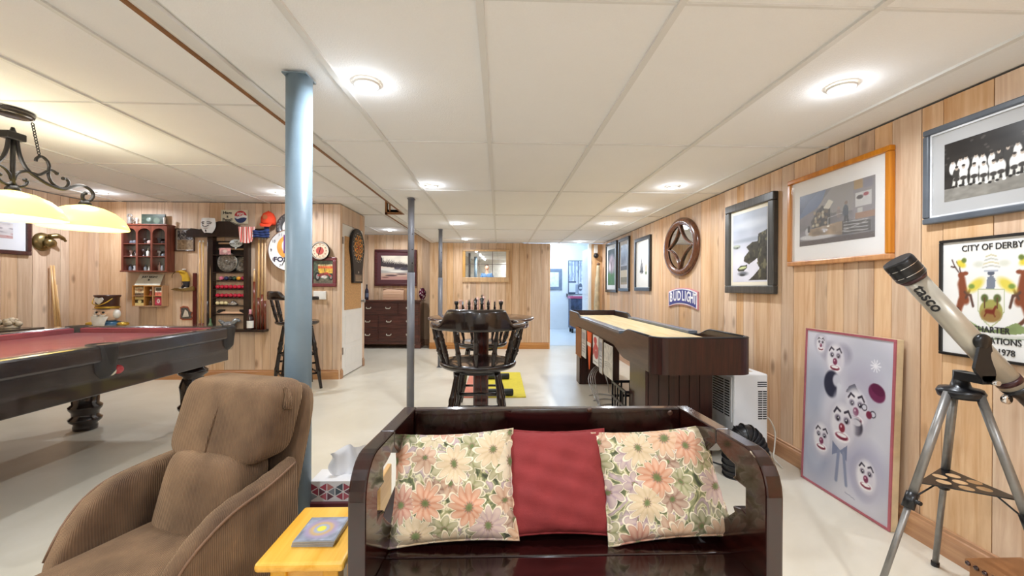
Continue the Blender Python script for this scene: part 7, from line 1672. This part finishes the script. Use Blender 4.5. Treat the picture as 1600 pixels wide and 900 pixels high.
# ================================================================== PERSON seen only in the far mirror
def person():
    t = thing('person', 'person in blue shirt and dark trousers holding a camera, reflected in the gridded mirror', 'person', (-.50, -.62, 0))
    def skin(name, verts, edges, radii, m, root, sub=1):
        me = bpy.data.meshes.new(name); me.from_pydata(verts, edges, []); me.materials.append(m)
        o = bpy.data.objects.new(name, me); COL.objects.link(o); o.parent = t
        md = o.modifiers.new('skin', 'SKIN'); md.use_smooth_shade = True
        sv = me.skin_vertices[0].data if me.skin_vertices else None
        if sv is None:
            bpy.context.view_layer.objects.active = o; bpy.ops.mesh.customdata_skin_add(); sv = me.skin_vertices[0].data
        for i, r in enumerate(radii): sv[i].radius = (r, r) if not isinstance(r, tuple) else r; sv[i].use_root = (i == root)
        s = o.modifiers.new('soft', 'SUBSURF'); s.levels = sub; s.render_levels = sub
        return o
    V = []; E = []; R = []
    def add(p, r, par=None):
        V.append(p); R.append(r)
        if par is not None: E.append((par, len(V)-1))
        return len(V)-1
    pel = add((0,0,.95), (.16,.11)); ab = add((0,.01,1.1), (.15,.105), pel); ch = add((0,.01,1.32), (.18,.12), ab); nk = add((0,.02,1.50), .058, ch); hd = add((0,.03,1.60), (.07,.08), nk); ht = add((0,.02,1.74), (.065,.085), hd)
    torso = (pel, ab, ch)
    fing = []
    for s in (-1, 1):
        sh = add((s*.19,.0,1.43), .062, ch); el = add((s*.26,.10,1.19), .047, sh); wr = add((s*.10,.31,1.25), .03, el); pm = add((s*.06,.36,1.28), (.04,.02), wr)
        for k in range(4):
            b = add((s*(.05-.002*k),.385,1.30-.02*k), .0095, pm); add((s*(.028),.40+.004*(1.5-abs(k-1.5)),1.30-.02*k), .0085, b)
        th = add((s*.045,.37,1.318), .011, pm); add((s*.03,.385,1.335), .009, th)
        hp = add((s*.10,0,.88), .095, pel); kn = add((s*.11,.02,.49), .062, hp); an = add((s*.115,-.01,.08), .043, kn); toe = add((s*.13,.15,.035), (.045,.03), an)
    skin('body', V, E, R, mat('person_skin','c99a7c',.5), 0)
    # shirt
    V, E, R = [], [], []
    a = add((0,0,.90), (.175,.125)); b = add((0,.01,1.1), (.168,.12), a); c = add((0,.01,1.32), (.198,.136), b); add((0,.015,1.44), (.10,.09), c)
    for s in (-1, 1):
        q = add((s*.19,0,1.43), .078, c); w = add((s*.26,.10,1.19), .06, q); add((s*.14,.26,1.235), .042, w)
    skin('shirt', V, E, R, mat('blue_shirt','5f7fa0',.8), 0)
    V, E, R = [], [], []
    a = add((0,0,.96), (.17,.12)); 
    for s in (-1, 1): p = add((s*.10,0,.85), .108, a); k = add((s*.11,.02,.49), .075, p); add((s*.115,-.005,.09), .06, k)
    skin('trousers', V, E, R, mat('dark_trousers','2a2c34',.8), 0)
    for s in (-1, 1): MB().ball((s*.125,.06,.042), .055, 12, sx=.85, sy=2.1, sz=.75).build('shoe', M_BLACK, t)
    MB().ball((0,.02,1.70), .108, 18, sx=.78, sy=.95, sz=1.18).build('head_skin', MATS['person_skin'], t)
    MB().tube([(0,.115,1.71),(0,.135,1.675),(0,.118,1.665)], [.01,.015,.012], 8).build('nose', MATS['person_skin'], t)
    for s in (-1, 1):
        MB().ball((s*.033,.108,1.705), .011, 8).build('eye', M_BLACK, t); MB().ball((s*.086,.015,1.69), .022, 8, sx=.4, sz=1.4).build('ear', MATS['person_skin'], t)
    MB().tube([(-.025,.115,1.635),(0,.122,1.632),(.025,.115,1.635)], .006, 6).build('mouth', mat('lip','a06058',.5), t)
    MB().grid(lambda u, v: (.09*math.cos(2*PI*u)*math.sin(PI*.5*v+.001), .012+.112*math.sin(2*PI*u)*math.sin(PI*.5*v+.001)-(.02*v), 1.72+.125*math.cos(PI*.5*v)-(.05*v if math.sin(2*PI*u) < .3 else 0)), 24, 10, wrapu=True).build('hair', mat('brown_hair','4a3426',.8), t)
    c = thing('compact_camera', 'small black camera held by the reflected person', 'camera', (-.50, -.62+.405, 1.24))
    B(-.028,.028,0,.02,0,.10).build('camera_body', M_BLACK, c, bev=.004); MB().lathe([(0,.02),(.014,.02),(.016,.03),(.014,.032),(0,.03)], 14, (0,0,.07), 'y').build('camera_lens', M_STEEL, c)
person()
